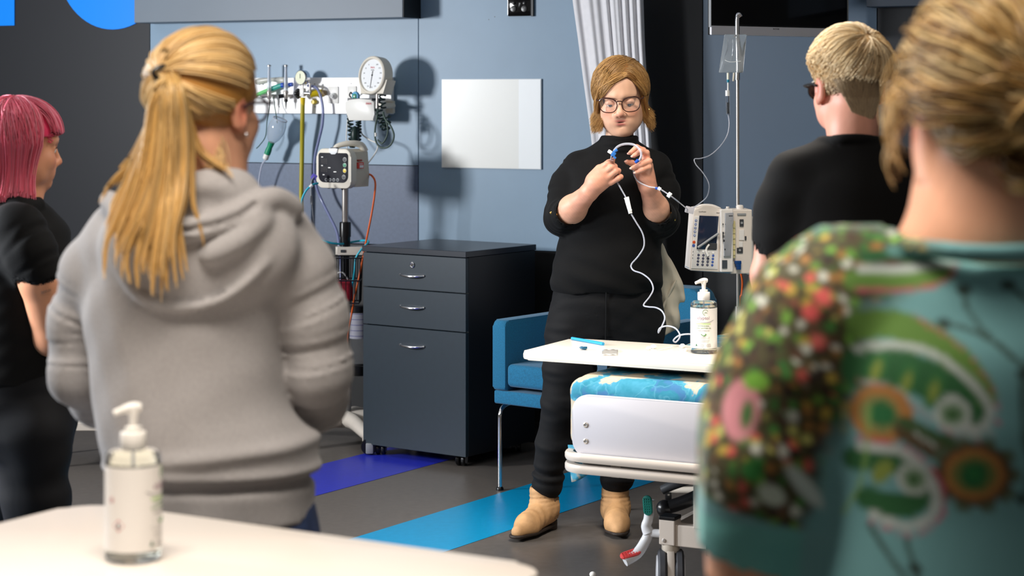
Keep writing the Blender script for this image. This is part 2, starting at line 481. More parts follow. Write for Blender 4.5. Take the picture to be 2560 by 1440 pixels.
def unit(a): return a / (np.linalg.norm(a, axis=-1, keepdims=True) + 1e-9)
def resample(g, m):
    """guide (k,3) -> smooth (m,3)"""
    pts = crom([Vector(p) for p in g], 10); A = np.array([tuple(p) for p in pts])
    s_ = np.concatenate([[0], np.cumsum(np.linalg.norm(np.diff(A, axis=0), axis=1))]); t = np.linspace(0, s_[-1], m)
    return np.stack([np.interp(t, s_, A[:, j]) for j in range(3)], 1)
def scalp(d, c=(0, -.015, .03), r=(.077, .100, .088), off=0.0):
    """radius of the skull in directions d (local) -> points"""
    r = np.array(r) + off; k = 1 / np.sqrt(((d / r) ** 2).sum(-1, keepdims=True)); return np.array(c) + d * k
def tone(n, m, cols, seed, root=0.75, tipc=1.1, var=.45):
    """random strand colours between a list of sRGB tones, darker roots"""
    rs = np.random.RandomState(seed); A = np.array([lin(c) for c in cols]); i = rs.randint(0, len(A), n); j = rs.randint(0, len(A), n); w = rs.rand(n, 1)
    base = A[i] * w + A[j] * (1 - w); base = var * base + (1 - var) * base.mean(0); base *= rs.uniform(.85, 1.15, (n, 1))
    return base[:, None, :] * np.linspace(root, tipc, m)[None, :, None]
def hair_obj(name, arrs, m, parent):
    V, Q, Cc = join_np(arrs); me = mesh_np(name, V, Q)
    if len(me.vertices) == len(Cc): paint(me, Cc)
    return part_world(name, me, m, parent)

# ------------------------------------------------------------------ materials
m_slate = mat('slate_panel', (128, 154, 176), .42, var=(3, .05), bump=(900, .15, .0006))
m_navy = mat('dark_slate_panel', (84, 98, 122), .45, var=(60, .08), bump=(900, .15, .0006))
m_char = mat('charcoal_paint', (31, 33, 38), .5, bump=(700, .1, .0005))
m_slate_shade = mat('shaded_slate_panel', (68, 87, 106), .42, var=(3, .05), bump=(900, .15, .0006))  # same slate, colour darkened for the light falloff in the right bay
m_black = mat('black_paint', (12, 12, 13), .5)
m_floor = mat('charcoal_vinyl', (96, 90, 85), .36, var=(35, .10), bump=(260, .10, .001))
m_royal = mat('royal_vinyl', (40, 50, 180), .34, var=(35, .07), bump=(260, .10, .001))
m_cyan = mat('cyan_vinyl', (0, 140, 190), .34, var=(35, .05), bump=(260, .10, .001))
m_sign = mat('blue_sign', (0, 140, 255), .4)
m_white = mat('white_plastic', (236, 234, 228), .35)
m_bright = mat('white_gloss', (246, 247, 246), .22)
m_cream = mat('cream_plastic', (228, 220, 204), .4)
m_beige = mat('beige_metal', (205, 196, 184), .4, var=(20, .03))
m_greyp = mat('grey_plastic', (150, 152, 154), .45)
m_dgrey = mat('dark_grey_plastic', (60, 62, 66), .45)
m_blackp = mat('black_plastic', (16, 16, 18), .3)
m_gloss = mat('black_gloss', (10, 10, 13), .08, coat=.6)
m_chrome = mat('chrome', (225, 225, 228), .12, 1.0)
m_steel = mat('brushed_steel', (196, 190, 184), .3, .75)
m_brass = mat('gold_metal', (230, 180, 90), .22, 1.0)
m_clear = mat('clear_plastic', (250, 252, 255), .08, trans=.97, ior=1.12)
m_acrylic = mat('acrylic_tube', (236, 242, 250), .1, trans=.72, ior=1.25)
m_tube = mat('clear_tube', (232, 236, 248), .12, trans=.6, ior=1.25)
m_yellow = mat('yellow_hose', (190, 176, 40), .35, trans=.2)
m_yel = mat('yellow_plastic', (226, 196, 20), .35)
m_teal = mat('teal_cable', (40, 180, 205), .4)
m_orange = mat('orange_cable', (228, 98, 30), .4)
m_dgreen = mat('dark_green_rubber', (18, 42, 38), .4)
m_green = mat('green_plastic', (20, 140, 100), .4)
m_blue = mat('blue_plastic', (30, 84, 190), .35)
m_lblue = mat('pale_blue_plastic', (90, 170, 215), .4)
m_purple = mat('purple_plastic', (108, 96, 200), .4)
m_red = mat('red_plastic', (205, 48, 40), .45)
m_pgrey = mat('print_grey', (120, 120, 122), .6)
m_pdark = mat('print_dark', (40, 40, 44), .6)
m_pred = mat('print_red', (205, 40, 60), .6)
m_pgreen = mat('print_green', (70, 130, 60), .6)
m_pplum = mat('print_plum', (150, 110, 130), .6)
m_led = mat('led_dull', (52, 44, 44), .5)

# ------------------------------------------------------------------ room
def struct(o): o['kind'] = 'structure'; return o
fl = struct(MB().box((-7, -1.5, -.06), (7, 13, 0)).build('floor', m_floor, smooth=False))
SD = Vector((.545, .838, 0)); SN = Vector((.838, -.545, 0))
for (o0, o1, m_, nm) in ((-4.295, -3.903, m_cyan, 'floor_stripe'), (-5.262, -4.868, m_royal, 'floor_stripe')):
    b = MB(); q = [SN * o0 + SD * 1.0, SN * o1 + SD * 1.0, SN * o1 + SD * 13, SN * o0 + SD * 13]
    def wc(p):     # end where the stripe meets the back wall
        if p.y + .509 * p.x > 8.98:
            n_ = SD.y + .509 * SD.x; t = (8.98 - p.y - .509 * p.x) / n_; p = p + SD * t
        return p
    q = [wc(p) for p in q]
    b.prism([(p.x, p.y) for p in q], 0.0004, 0.0012, 'XY').build(nm, m_, fl, smooth=False)
struct(MB().box((-7, -1.5, 3.0), (7, 13, 3.06)).build('ceiling', mat('ceiling_white', (225, 225, 222), .8), smooth=False))
wall = bpy.data.objects.new('wall_back', None); COL.objects.link(wall); wall.location = W0; wall.rotation_euler = (0, 0, -TH); struct(wall)
MB().box((-6, .014, 0), (6, .12, 3.0)).build('wall_core', m_black, wall, smooth=False)
def panel(u0, v0, u1, v1, m_, z0=None, z1=None):
    a = wuv(u0, v0); b = wuv(u1, v1)
    x0, x1 = (a.x if u0 > -900 else -6), (b.x if u1 < 3900 else 6)
    MB().box((x0 + .0015, 0, (b.z if z0 is None else z0) + .0015), (x1 - .0015, .013, (a.z if z1 is None else z1) - .0015), .0012, 1).build('wall_panel', m_, wall, smooth=False)
panel(-999, 0, 375, 720, m_char, 0, 3)
zs = wuv(860, 411).z; panel(375, 0, 1046, 411, m_slate, zs, 3)
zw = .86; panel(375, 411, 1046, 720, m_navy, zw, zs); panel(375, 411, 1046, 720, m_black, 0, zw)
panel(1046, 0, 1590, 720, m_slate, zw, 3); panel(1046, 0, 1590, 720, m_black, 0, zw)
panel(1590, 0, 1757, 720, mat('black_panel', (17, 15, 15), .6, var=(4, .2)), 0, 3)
zb = wuv(1800, 640).z; panel(1757, 0, 2193, 720, m_slate_shade, zb, 3); panel(1757, 0, 2193, 720, m_black, 0, zb)
panel(2193, 0, 3999, 720, m_char, 0, 3)
MB().box((-6, -.012, 0), (6, 0.0, .09), .003).build('skirting', m_black, wall, smooth=False)
# bulkheads over the bed bays
def bulk(name, u0, u1, v, off, m_, endm):
    a = wuv(u0, v, off); b = wuv(u1, v, off)
    t = bpy.data.objects.new(name, None); COL.objects.link(t); struct(t); t.location = W0; t.rotation_euler = (0, 0, -TH)
    MB().box((a.x, -off, b.z), (b.x, -.001, 2.35), .003, 1).build('bulkhead_box', m_, t, smooth=False)
    MB().box((b.x, -off + .002, b.z + .001), (b.x + .004, -.001, 2.349), .001, 1).build('end_cap', endm, t, smooth=False)
    return t
bulk('trim_1', 335, 1007, 44, .16, mat('bulkhead_slate', (104, 116, 128), .45, var=(3, .04), bump=(800, .12, .0005)), m_black)
bulk('trim_2', 2165, 2900, 3, .10, mat('bulkhead_dark', (66, 76, 90), .45), m_black)

# blue sign letters on the charcoal wall (cut by the top of the picture)
def wthing(name, label, cat, u, v, group=None):
    p = wuv(u, v); return thing(name, label, cat, WM @ Vector((p.x, 0, p.z)), -TH, group)
c0 = wuv(285, 74); rr = .179 * (wuv(385, 74) - wuv(285, 74)).length / .1 * 1.0
t = wthing('sign_letter', 'bright blue round sign letter high on the black wall beside the grey bulkhead', 'sign', 285, 74)
rad = (wuv(285, 74) - wuv(285, -105)).z * -1
MB().lathe([(rad, .001), (rad, .006), (rad - .001, .007)], 64, (c0.x, 0, c0.z + rad), 'Y').build('letter_bowl', m_sign, t, WM, smooth=False)
t = wthing('sign_letter', 'bright blue straight sign letter at the far left top corner of the black wall', 'sign', 20, 66)
a = wuv(-70, 66); b = wuv(38, 66)
MB().box((a.x, -.007, a.z), (b.x, -.001, a.z + .5), .001, 1).build('letter_stem', m_sign, t, WM, smooth=False)

# double power point
t = wthing('power_outlet', 'glossy black double power outlet high on the slate wall', 'outlet', 1303, 10)
a = wuv(1272, 41); b = wuv(1329, -28)
MB().prism(rrect(a.x, a.z, b.x, b.z, .006), -.012, -.001, bev=.002).build('faceplate', m_gloss, t, WM)
for u in (1287, 1314):
    p = wuv(u, 22); s = MB().lathe([(.0145, .0118), (.0145, .016), (.012, .0165)], 20, (p.x, 0, p.z), 'Y').build('socket', m_blackp, t, WM)
    for (dx, dz, an) in ((-.005, .004, .5), (.005, .004, -.5), (0, -.006, 0)):
        Mx = WM @ Matrix.Translation((p.x + dx, -.0167, p.z + dz)) @ Matrix.Rotation(an, 4, 'Y')
        MB().box((-.001, -.0005, -.0035), (.001, .0005, .0035)).build('slot', m_pgrey, s, Mx, smooth=False)
    p = wuv(u, 8); MB().lathe([(.009, .0118), (.009, .0155), (.006, .017)], 16, (p.x, 0, p.z), 'Y').build('rocker_switch', m_blackp, t, WM)
a = wuv(1330, 41); b = wuv(1336, -28)
MB().box((a.x, -.012, a.z), (b.x, -.001, b.z), .001, 1).build('side_cover', m_blackp, t, WM, smooth=False)

# white board on the wall
t = wthing('whiteboard', 'square white glossy board flush on the slate wall', 'whiteboard', 1230, 310)
a = wuv(1106, 419); b = wuv(1355, 197)
MB().prism(rrect(a.x, a.z, b.x, b.z, .002), -.008, -.001).build('frame', mat('pale_frame', (205, 212, 216), .4), t, WM, smooth=False)
s_ = wuv(1299, 300).x
MB().box((a.x + .003, -.0095, a.z + .003), (s_, -.0078, b.z - .003)).build('board_face', mat('board_white', (236, 236, 230), .3), t, WM, smooth=False)
MB().box((s_, -.0095, a.z + .003), (b.x - .003, -.0078, b.z - .003)).build('board_reflection_strip', mat('board_reflection', (250, 253, 253), .25), t, WM, smooth=False)  # brighter strip: a reflection painted as a flat lighter tone

# screw holes
for (u, v) in ((1222, 49), (1237, 42)):
    t = wthing('wall_plug', ('lower' if v > 45 else 'upper') + ' of two tiny dark screw holes left of the power outlet', 'screw hole', u, v)
    p = wuv(u, v); MB().lathe([(.0022, .0005), (.0022, .001)], 10, (p.x, 0, p.z), 'Y').build('plug', m_blackp, t, WM)

# curtain ---------------------------------------------------------
def curtain():
    t = thing('curtain', 'white pleated privacy curtain hanging behind the woman in black', 'curtain', (WM @ Vector((.33, -.15, 2.4))), -TH)
    off = .17
    L = [(-60, 1428, 1607), (0, 1432, 1608), (100, 1446, 1611), (200, 1459, 1616), (330, 1477, 1626), (450, 1490, 1632), (650, 1505, 1637), (800, 1512, 1640)]
    vs = np.array([l[0] for l in L])
    b = MB(); nu, nv = 150, 40
    folds = [(0, 0), (.06, .01), (.13, -.02), (.22, .035), (.33, .02), (.42, -.005), (.47, .03), (.5, -.02), (.56, .03), (.64, .02), (.68, -.02), (.75, .03), (.79, -.025), (.85, .03), (.9, -.02), (.95, .02), (1, -.03)]
    fx = np.array([q[0] for q in folds]); fy = np.array([q[1] for q in folds])
    def f(i, j):
        v = -60 + j * 860; u = np.interp(v, vs, [l[1] for l in L]) * (1 - i) + np.interp(v, vs, [l[2] for l in L]) * i
        w = i + .012 * sin(3 * j + i * 9)
        x = 0
        for q in (-.012, 0, .012): x += np.interp(w + q, fx, fy) / 3
        x += .004 * sin(i * 60 + 2 * j)
        p = wuv(u, v, off + .04 + x * .5)
        return WM @ p
    b.grid(f, nu, nv)
    o = b.build('cloth', mat('curtain_cloth', (232, 230, 232), .8, var=(30, .03), sheen=.2), t, world=True, smooth=True)
    sm = o.modifiers.new('thickness', 'SOLIDIFY'); sm.thickness = .002
curtain()

# television ------------------------------------------------------
rz = math.atan(.66)
p = P(1777, 87, 7.78)
t = thing('television', 'black flat television with silver lower bezel on the dark wall', 'television', p, rz)
w = .722
MB().box((0, .005, 0), (w, .020, .43), .003).build('casing', m_blackp, t, smooth=False)
MB().box((.004, 0, .040), (w - .004, .006, .425), .001, 1).build('screen', m_gloss, t, smooth=False)
MB().box((0, -.004, 0), (w, .006, .036), .002).build('lower_bezel', mat('silver_bezel', (246, 243, 250), .45), t, smooth=False)
MB().box((-.002, -.003, .03), (.002, .012, .43), .001, 1).build('side_trim', m_greyp, t, smooth=False)
MB().box((w - .002, -.003, .03), (w + .002, .012, .43), .001, 1).build('side_trim', m_greyp, t, smooth=False)
MB().box((w - .045, -.0065, .022), (w - .012, -.004, .037), .001, 1).build('energy_sticker', mat('sticker_green', (20, 150, 60), .5), t, smooth=False)
text('BLITZONE', .007, m_pdark, t, face_M(w * .46, -.0043, .026))
MB().box((w / 2 - .06, .020, .12), (w / 2 + .06, .20, .22), .005).build('wall_bracket', m_blackp, t, smooth=False)

# ------------------------------------------------------------------ service rail on the wall
t = wthing('medical_gas_panel', 'long white medical gas rail fixed along the slate wall', 'gas panel', 800, 238)
a = wuv(545, 283); b = wuv(986, 193)
MB().box((a.x, -.028, a.z), (b.x, -.001, b.z), .003).build('rail_cover', mat('rail_white', (250, 250, 250), .3), t, WM, smooth=False)
for (u, v) in ((649, 211), (658, 211), (698, 267), (787, 210), (788, 267), (878, 209), (975, 268)):
    p = wuv(u, v, .028); MB().lathe([(.0026, .0278), (.0026, .0295)], 10, (p.x, 0, p.z), 'Y').build('screw', m_dgrey, t, WM)
for (u0, u1, v0, v1, nm) in ((821, 846, 216, 259, 'outlet_plate'), (869, 891, 215, 262, 'outlet_plate')):
    a = wuv(u0, v1, .03); b = wuv(u1, v0, .03)
    MB().prism(rrect(a.x, a.z, b.x, b.z, .004), -.034, -.027, bev=.0015).build(nm, m_white, t, WM)
p = wuv(833, 240, .04)
MB().lathe([(.0155, .033), (.0155, .042), (.013, .044), (.013, .048), (.008, .05), (.008, .060), (.003, .061), (.003, .056)], 24, (p.x, 0, p.z), 'Y').build('round_connector', mat('connector_white', (222, 222, 220), .35), t, WM)
p = wuv(785, 255, .04)
MB().lathe([(.0095, .028), (.0095, .034), (.0105, .036), (.0105, .05), (.009, .052)], 20, (p.x, 0, p.z), 'Y').build('yellow_connector', m_yel, t, WM)

def flowmeter(u, knobm, label, nozzle):
    t = wthing('flowmeter', label, 'flowmeter', u, 240, 'oxygen flowmeters on the rail')
    o = .075; p = wuv(u, 232, o); top = wuv(u, 166, o).z; bt = wuv(u, 226, o).z
    MB().lathe([(.0105, bt), (.0098, bt + .02), (.0085, top - .006), (.0085, top)], 18, (p.x, -o, 0)).build('clear_tube', m_acrylic, t, WM)
    MB().lathe([(.0095, top), (.0095, top + .005), (.006, top + .008)], 18, (p.x, -o, 0)).build('tube_cap', m_steel, t, WM)
    MB().lathe([(.0016, bt), (.0016, top)], 8, (p.x, -o, 0)).build('inner_scale', m_pgrey, t, WM)
    MB().lathe([(.0075, p.z - .030), (.010, p.z - .026), (.010, p.z - .004), (.013, p.z - .002), (.013, p.z + .002), (.0105, bt)], 18, (p.x, -o, 0)).cyl((p.x, -o, p.z - .014), (p.x, -.028, p.z - .014), .007, .008, 14).build('valve_body', m_steel, t, WM)
    MB().cyl((p.x - .012, -o, p.z - .014), (p.x - .034, -o - .012, p.z - .018), .0095, .0095, 16).build('control_knob', knobm, t, WM)
    MB().cyl((p.x - .034, -o - .012, p.z - .018), (p.x - .0355, -o - .0128, p.z - .018), .0085, .0085, 16).build('knob_face', m_white, t, WM)
    if nozzle == 'black':
        MB().lathe([(.0015, p.z - .078), (.003, p.z - .06), (.004, p.z - .045), (.009, p.z - .041), (.009, p.z - .032), (.006, p.z - .028)], 14, (p.x, -o, 0)).build('tapered_outlet', m_blackp, t, WM)
    else:
        MB().lathe([(.0035, p.z - .062), (.0055, p.z - .05), (.0045, p.z - .04), (.006, p.z - .028)], 14, (p.x, -o, 0)).build('tapered_outlet', m_steel, t, WM)
    return t
flowmeter(673, m_steel, 'clear tube flowmeter with steel knob beside the ponytail woman\'s glasses', 'steel')
flowmeter(715, m_blackp, 'clear tube flowmeter with black knob and black cone outlet', 'black')

# suction regulator with gauge
t = wthing('suction_regulator', 'white suction regulator with round pale gauge and black knob', 'regulator', 756, 235)
o = .085; p = wuv(757, 232, o); g = wuv(749, 194, o + .02)
MB().box((p.x - .012, -o - .012, p.z - .018), (p.x + .012, -o + .012, p.z + .022), .004).cyl((p.x, -o, p.z), (p.x, -.028, p.z), .009, .009, 14).build('body', m_white, t, WM)
MB().cyl((p.x, -o, p.z + .02), (p.x, -o, p.z + .045), .004, .004, 12).build('stem', m_steel, t, WM)
MG = WM @ Matrix.Translation((g.x + .004, -o, g.z)) @ Matrix.Rotation(-.18, 4, 'Z')
MB().lathe([(.0345, -.016), (.0355, -.012), (.0355, .014), (.033, .017), (.031, .015)], 36, (0, 0, 0), 'Y').build('gauge_case', m_chrome, t, MG)
MB().lathe([(.0315, .0145), (.0315, .0165), (.03, .0168)], 36, (0, 0, 0), 'Y').build('gauge_dial', mat('dial_pale', (240, 242, 214), .3), t, MG)
MB().box((-.0012, -.0185, -.004), (.0012, -.017, .018)).build('needle', m_pdark, t, MG, smooth=False)
kb = MB()
for k in range(8):
    a = k / 8 * 2 * pi; kb.ball((p.x - .026, -o + .017 * cos(a), p.z - .004 + .017 * sin(a)), .0085, 8, (1.1, 1, 1))
kb.cyl((p.x - .012, -o, p.z - .004), (p.x - .04, -o, p.z - .004), .016, .014, 20).build('knob', m_gloss, t, WM)
MB().cyl((p.x + .012, -o, p.z - .002), (p.x + .044, -o, p.z - .004), .009, .009, 14).build('side_valve', m_chrome, t, WM)
MB().tube([(p.x + .042, -o, p.z - .004), (p.x + .042, -o - .002, p.z + .018), (p.x + .044, -o - .004, p.z + .045)], .006, .006, 12).build('lever', m_steel, t, WM)
t2 = wthing('vacuum_outlet', 'yellow vacuum outlet plugged into the rail right of the gauge', 'outlet', 797, 235)
p = wuv(796, 233, .05)
MB().lathe([(.019, .028), (.019, .034), (.016, .036), (.016, .052), (.012, .055)], 22, (p.x, 0, p.z), 'Y').build('collar', m_yel, t2, WM)
MB().cyl((p.x - .03, -.075, p.z - .004), (p.x + .012, -.045, p.z + .004), .017, .015, 16).build('plug_body', m_yel, t2, WM)
MB().cyl((p.x + .012, -.045, p.z + .004), (p.x + .036, -.04, p.z), .012, .012, 14).build('plug_tail', mat('bronze', (150, 130, 95), .4), t2, WM)

# yellow suction hose
t = wthing('suction_hose', 'thick yellow suction hose hanging straight down from the regulator', 'hose', 757, 245)
pts = [wuv(757, 247, .085), wuv(756, 300, .08), wuv(755, 380, .06), wuv(753, 500, .06), wuv(752, 620, .06), wuv(757, 760, .07), wuv(790, 860, .09)]
MB().tube(pts, .0105, .0105, 12).build('hose', m_yellow, t, WM)
MB().tube([pts[0] + Vector((0, 0, .006)), wuv(757, 262, .084), wuv(756.5, 275, .082)], .0125, .008, 14).build('hose_cuff', m_yel, t, WM)

# bagged green tubing laid over the rail
t = wthing('airway_pack', 'clear bag of green and teal airway tubing with blue caps on the rail', 'tubing pack', 680, 220)
MB().tube([wuv(640, 238, .05), wuv(662, 229, .055), wuv(680, 222, .055)], .010, .010, 12).build('green_tube', mat('leaf_green', (110, 200, 120), .4), t, WM)
MB().tube([wuv(680, 222, .055), wuv(705, 213, .055)], .0125, .011, 12, False).build('teal_tube', mat('sea_green', (70, 190, 170), .35, trans=.3), t, WM)
MB().tube([wuv(704, 213.5, .055), wuv(710, 212.5, .055)], .012, .012, 12, False).build('blue_cap', m_blue, t, WM)
MB().tube([wuv(723, 212, .055), wuv(731, 211, .055)], .010, .010, 12, False).build('blue_cap', m_blue, t, WM)
MB().tube([wuv(731, 211, .055), wuv(744, 212, .055), wuv(752, 213, .055)], .005, .003, 10).build('clear_tip', m_clear, t, WM)
MB().tube([wuv(640, 205, .035), wuv(675, 199, .037), wuv(712, 201, .037)], .013, .010, 10, rf=lambda f: .012 + .003 * sin(9 * f)).build('clear_wrap', mat('wrap', (225, 225, 215), .25, trans=.5), t, WM)

# oxygen mask with tubing
t = wthing('oxygen_mask', 'clear oxygen mask with green connector hanging on a dark strap', 'oxygen mask', 690, 330)
c = wuv(690, 326, .10)
b = MB(); RM = Matrix.Translation(c) @ Matrix.Rotation(.42, 4, 'Y') @ Matrix.Scale(1.25, 4)
b.lathe([(.008, -.062), (.012, -.05), (.026, -.03), (.034, 0), (.032, .025), (.026, .045), (.029, .047)], 22, cap=False)
o_ = b.build('mask_shell', mat('mask_plastic', (245, 250, 255), .05, trans=.85, ior=1.3, coat=.5), t, WM @ RM); sd = o_.modifiers.new('t', 'SOLIDIFY'); sd.thickness = .0015
MB().lathe([(.012, -.10), (.0125, -.085), (.0105, -.07), (.013, -.05)], 16).build('green_connector', m_green, t, WM @ RM)
MB().lathe([(.008, -.122), (.0115, -.118), (.0115, -.1)], 16).build('white_swivel', m_white, t, WM @ RM)
MB().tube([wuv(684, 240, .07), wuv(686, 262, .07), wuv(690, 285, .085), wuv(693, 308, .1)], .0022, .0022, 8).build('strap', mat('strap_green', (20, 70, 50), .5), t, WM)
MB().tube([(.027 * cos(a), .027 * sin(a), .046) for a in [2 * pi * k / 20 for k in range(20)]], .0022, .0022, 6, False, closed=True).build('mask_rim', m_tube, t, WM @ RM)
MB().tube([wuv(676, 250, .075), wuv(668, 300, .08), wuv(664, 340, .09), wuv(650, 362, .1), wuv(641, 371, .1)], .0022, .0022, 8).build('strap', mat('strap_green', (20, 70, 50), .5), t, WM)
q = RM @ Vector((0, 0, -.12))
MB().tube([q, wuv(664, 400, .1), wuv(656, 410, .1), wuv(649, 440, .09), wuv(645, 480, .08), wuv(640, 560, .08)], .0045, .0045, 10).build('oxygen_tube', m_tube, t, WM)

# clear suction tubing along the wall down to the cart
t = wthing('clear_suction_tube', 'long clear tube looping from the yellow outlet down behind the patient monitor', 'tube', 805, 260)
MB().tube([wuv(770, 214, .06), wuv(790, 219, .075), wuv(800, 236, .08), wuv(807, 270, .08), wuv(806, 310, .08), wuv(797, 350, .08), wuv(788, 390, .08), wuv(786, 430, .08), wuv(792, 470, .08), wuv(806, 505, .08), wuv(826, 545, .1), wuv(842, 580, .12), wuv(848, 620, .14), wuv(852, 700, .16)], .0068, .0068, 10).build('tube', mat('lilac_tube', (150, 158, 200), .2, trans=.45), t, WM)

# wall sphygmomanometer -------------------------------------------
t = wthing('blood_pressure_gauge', 'large round white blood pressure gauge on a wall bracket with storage box', 'gauge', 937, 235)
g = wuv(931, 188, .19); Rg = Matrix.Translation(g) @ Matrix.Rotation(-.28, 4, 'Z') @ Matrix.Rotation(-.10, 4, 'X')
MB().lathe([(.083, -.05), (.0875, -.045), (.0885, -.004), (.0875, .006), (.083, .010), (.077, .010), (.074, .004), (.073, -.001)], 56, (0, 0, 0), 'Y').build('gauge_case', m_cream, t, WM @ Rg)
dial = MB().lathe([(.0745, -.004), (.0745, .0005), (.074, .001)], 56, (0, 0, 0), 'Y').build('dial_face', mat('dial_white', (240, 242, 243), .35), t, WM @ Rg)
for k in range(13):
    a = math.radians(-150 + 300 * k / 12 + 180); 
    text(str(k * 25 if k else 0), .0095, m_pgrey, dial, wmat(dial).inverted() @ WM @ Rg @ Matrix.Translation((-.056 * sin(a), -.0012, -.056 * cos(a) * -1 - .003)) @ Matrix.Rotation(pi / 2, 4, 'X'))
text('ERKA.', .011, m_pred, dial, wmat(dial).inverted() @ WM @ Rg @ Matrix.Translation((0, -.0012, .032)) @ Matrix.Rotation(pi / 2, 4, 'X'))
text('mmHg', .008, m_pgrey, dial, wmat(dial).inverted() @ WM @ Rg @ Matrix.Translation((0, -.0012, .022)) @ Matrix.Rotation(pi / 2, 4, 'X'))
nb = MB(); nb.prism([(-.0014, -.06), (.0014, -.06), (.0024, .02), (-.0024, .02)], -.003, -.002); nb.build('needle', m_pgrey, t, WM @ Rg @ Matrix.Rotation(.13, 4, 'Y'), smooth=False)
MB().lathe([(.004, .001), (.004, .004)], 14, (0, 0, 0), 'Y').build('needle_hub', m_pdark, t, WM @ Rg)
MB().prism([(-.075, -.085), (.075, -.085), (.095, -.02), (-.095, -.02)], .004, .062, bev=.004).build('bracket_cradle', m_cream, t, WM @ Rg)
MB().cyl((.02, .02, -.085), (.02, .025, -.15), .006, .006, 14).build('outlet_stem', m_steel, t, WM @ Rg)
a = wuv(871, 301, .13); b = wuv(944, 249, .13)
def basket_outline():
    w0, w1 = a.x, b.x; return [(w0 + .02, a.z), (w1 - .004, a.z), (w1, a.z + .03), (w1, b.z - .012), (w1 - .02, b.z), ((w0 + w1) / 2, b.z + .006), (w0 + .02, b.z), (w0, b.z - .012), (w0, b.z - .05)]
MB().prism(basket_outline(), -.16, -.03, bev=.004).build('storage_box', m_white, t, WM)
MB().box((a.x + .012, -.159, b.z - .008), (b.x - .012, -.04, b.z + .0065), .002).build('box_opening', m_dgrey, t, WM, smooth=False)
text('ERKA.', .012, m_pred, t, wmat(t).inverted() @ WM @ Matrix.Translation((b.x - .028, -.1625, b.z - .022)) @ Matrix.Rotation(pi / 2, 4, 'X'))
a2 = wuv(946, 283, .04); b2 = wuv(985, 252, .04)
MB().box((a2.x - .08, -.05, a2.z), (b2.x, -.029, b2.z), .002).build('back_plate', m_cream, t, WM, smooth=False)
p = wuv(979, 268, .05); MB().lathe([(.004, .05), (.004, .052)], 12, (p.x, 0, p.z), 'Y').build('screw', m_dgrey, t, WM)
MB().tube([(g.x + .02, -.16, g.z - .14), (g.x + .03, -.05, g.z - .14)], .012, .012, 12, False).build('support_arm', m_cream, t, WM)

t = wthing('blood_pressure_cuff_tube', 'dark green coiled rubber tube with bulb hanging under the white storage box', 'coiled tube', 885, 320)
b_ = MB(); coil([wuv(875, 286, .12), wuv(876, 310, .13), wuv(878, 340, .13), wuv(882, 368, .13)], .0115, .0044, 9, b_)
b_.build('coil', m_dgreen, t, WM)
b_ = MB(); coil([wuv(896, 303, .12), wuv(897, 330, .12), wuv(895, 362, .12)], .0105, .0042, 8, b_); b_.build('coil', m_dgreen, t, WM)
p0 = wuv(887, 338, .15); MB().ball(p0, .0215, 14, (.9, .9, 2.0)).build('hand_bulb', m_dgreen, t, WM)
MB().tube([wuv(874, 290, .12), wuv(872, 276, .125), wuv(880, 265, .135)], .004, .004, 8).build('lead', m_dgreen, t, WM)
t = wthing('gauge_hose', 'dark green tube coiled and looped on a hook below the round gauge', 'coiled tube', 958, 300)
b_ = MB(); coil([wuv(957, 237, .15), wuv(955, 252, .16), wuv(960, 268, .165)], .013, .0042, 3, b_); b_.build('coil', m_dgreen, t, WM)
b_ = MB(); coil([wuv(945, 268, .17), wuv(951, 290, .175), wuv(958, 312, .17), wuv(966, 318, .17), wuv(968, 290, .165)], .016, .0042, 9, b_); b_.build('coil', m_dgreen, t, WM)
MB().tube([wuv(945, 262, .18), wuv(943, 290, .19), wuv(938, 320, .19), wuv(938, 346, .19), wuv(946, 364, .19), wuv(962, 370, .19), wuv(978, 360, .19), wuv(985, 338, .19), wuv(976, 314, .19), wuv(962, 296, .185), wuv(958, 280, .18)], .0042, .0042, 10).tube([wuv(958, 285, .185), wuv(968, 312, .185), wuv(968, 338, .185), wuv(956, 358, .185), wuv(944, 350, .185)], .0042, .0042, 10).build('loop', mat('green_grey_tube', (50, 72, 62), .4), t, WM)
MB().tube([wuv(939, 332, .19), wuv(939.5, 341, .19)], .0055, .0055, 10, False).build('white_clip', m_white, t, WM)

t = wthing('hand_control', 'pale blue call handset with green button clipped over the white storage box', 'handset', 891, 243)
p = wuv(891, 245, .1)
MB().prism(rrect(p.x - .016, p.z - .04, p.x + .016, p.z + .03, .0155), -.115, -.095, bev=.004).build('handset_body', m_lblue, t, WM)
MB().prism(rrect(p.x - .011, p.z - .006, p.x + .009, p.z + .02, .009), -.118, -.114, bev=.001).build('button', m_green, t, WM)
MB().box((p.x - .005, -.1195, p.z + .006), (p.x + .003, -.1178, p.z + .009)).box((p.x - .0025, -.1195, p.z + .0035), (p.x + .0005, -.1178, p.z + .0115)).build('cross_mark', m_white, t, WM, smooth=False)
MB().tube([wuv(878, 244, .06), wuv(874, 238, .075), wuv(877, 231, .08), wuv(881, 236, .07)], .0035, .0035, 8).build('hook', m_blackp, t, WM)
t = wthing('white_cable', 'thin white cable looping from the storage box to behind the patient monitor', 'cable', 930, 350)
MB().tube([wuv(871, 275, .08), wuv(868, 310, .08), wuv(866, 345, .10), wuv(868, 375, .14)], .0026, .0026, 8).tube([wuv(900, 315, .10), wuv(905, 335, .10), wuv(925, 350, .11), wuv(942, 358, .12), wuv(944, 370, .14), wuv(935, 388, .16), wuv(917, 412, .2)], .0034, .0034, 8).build('cable', m_white, t, WM)

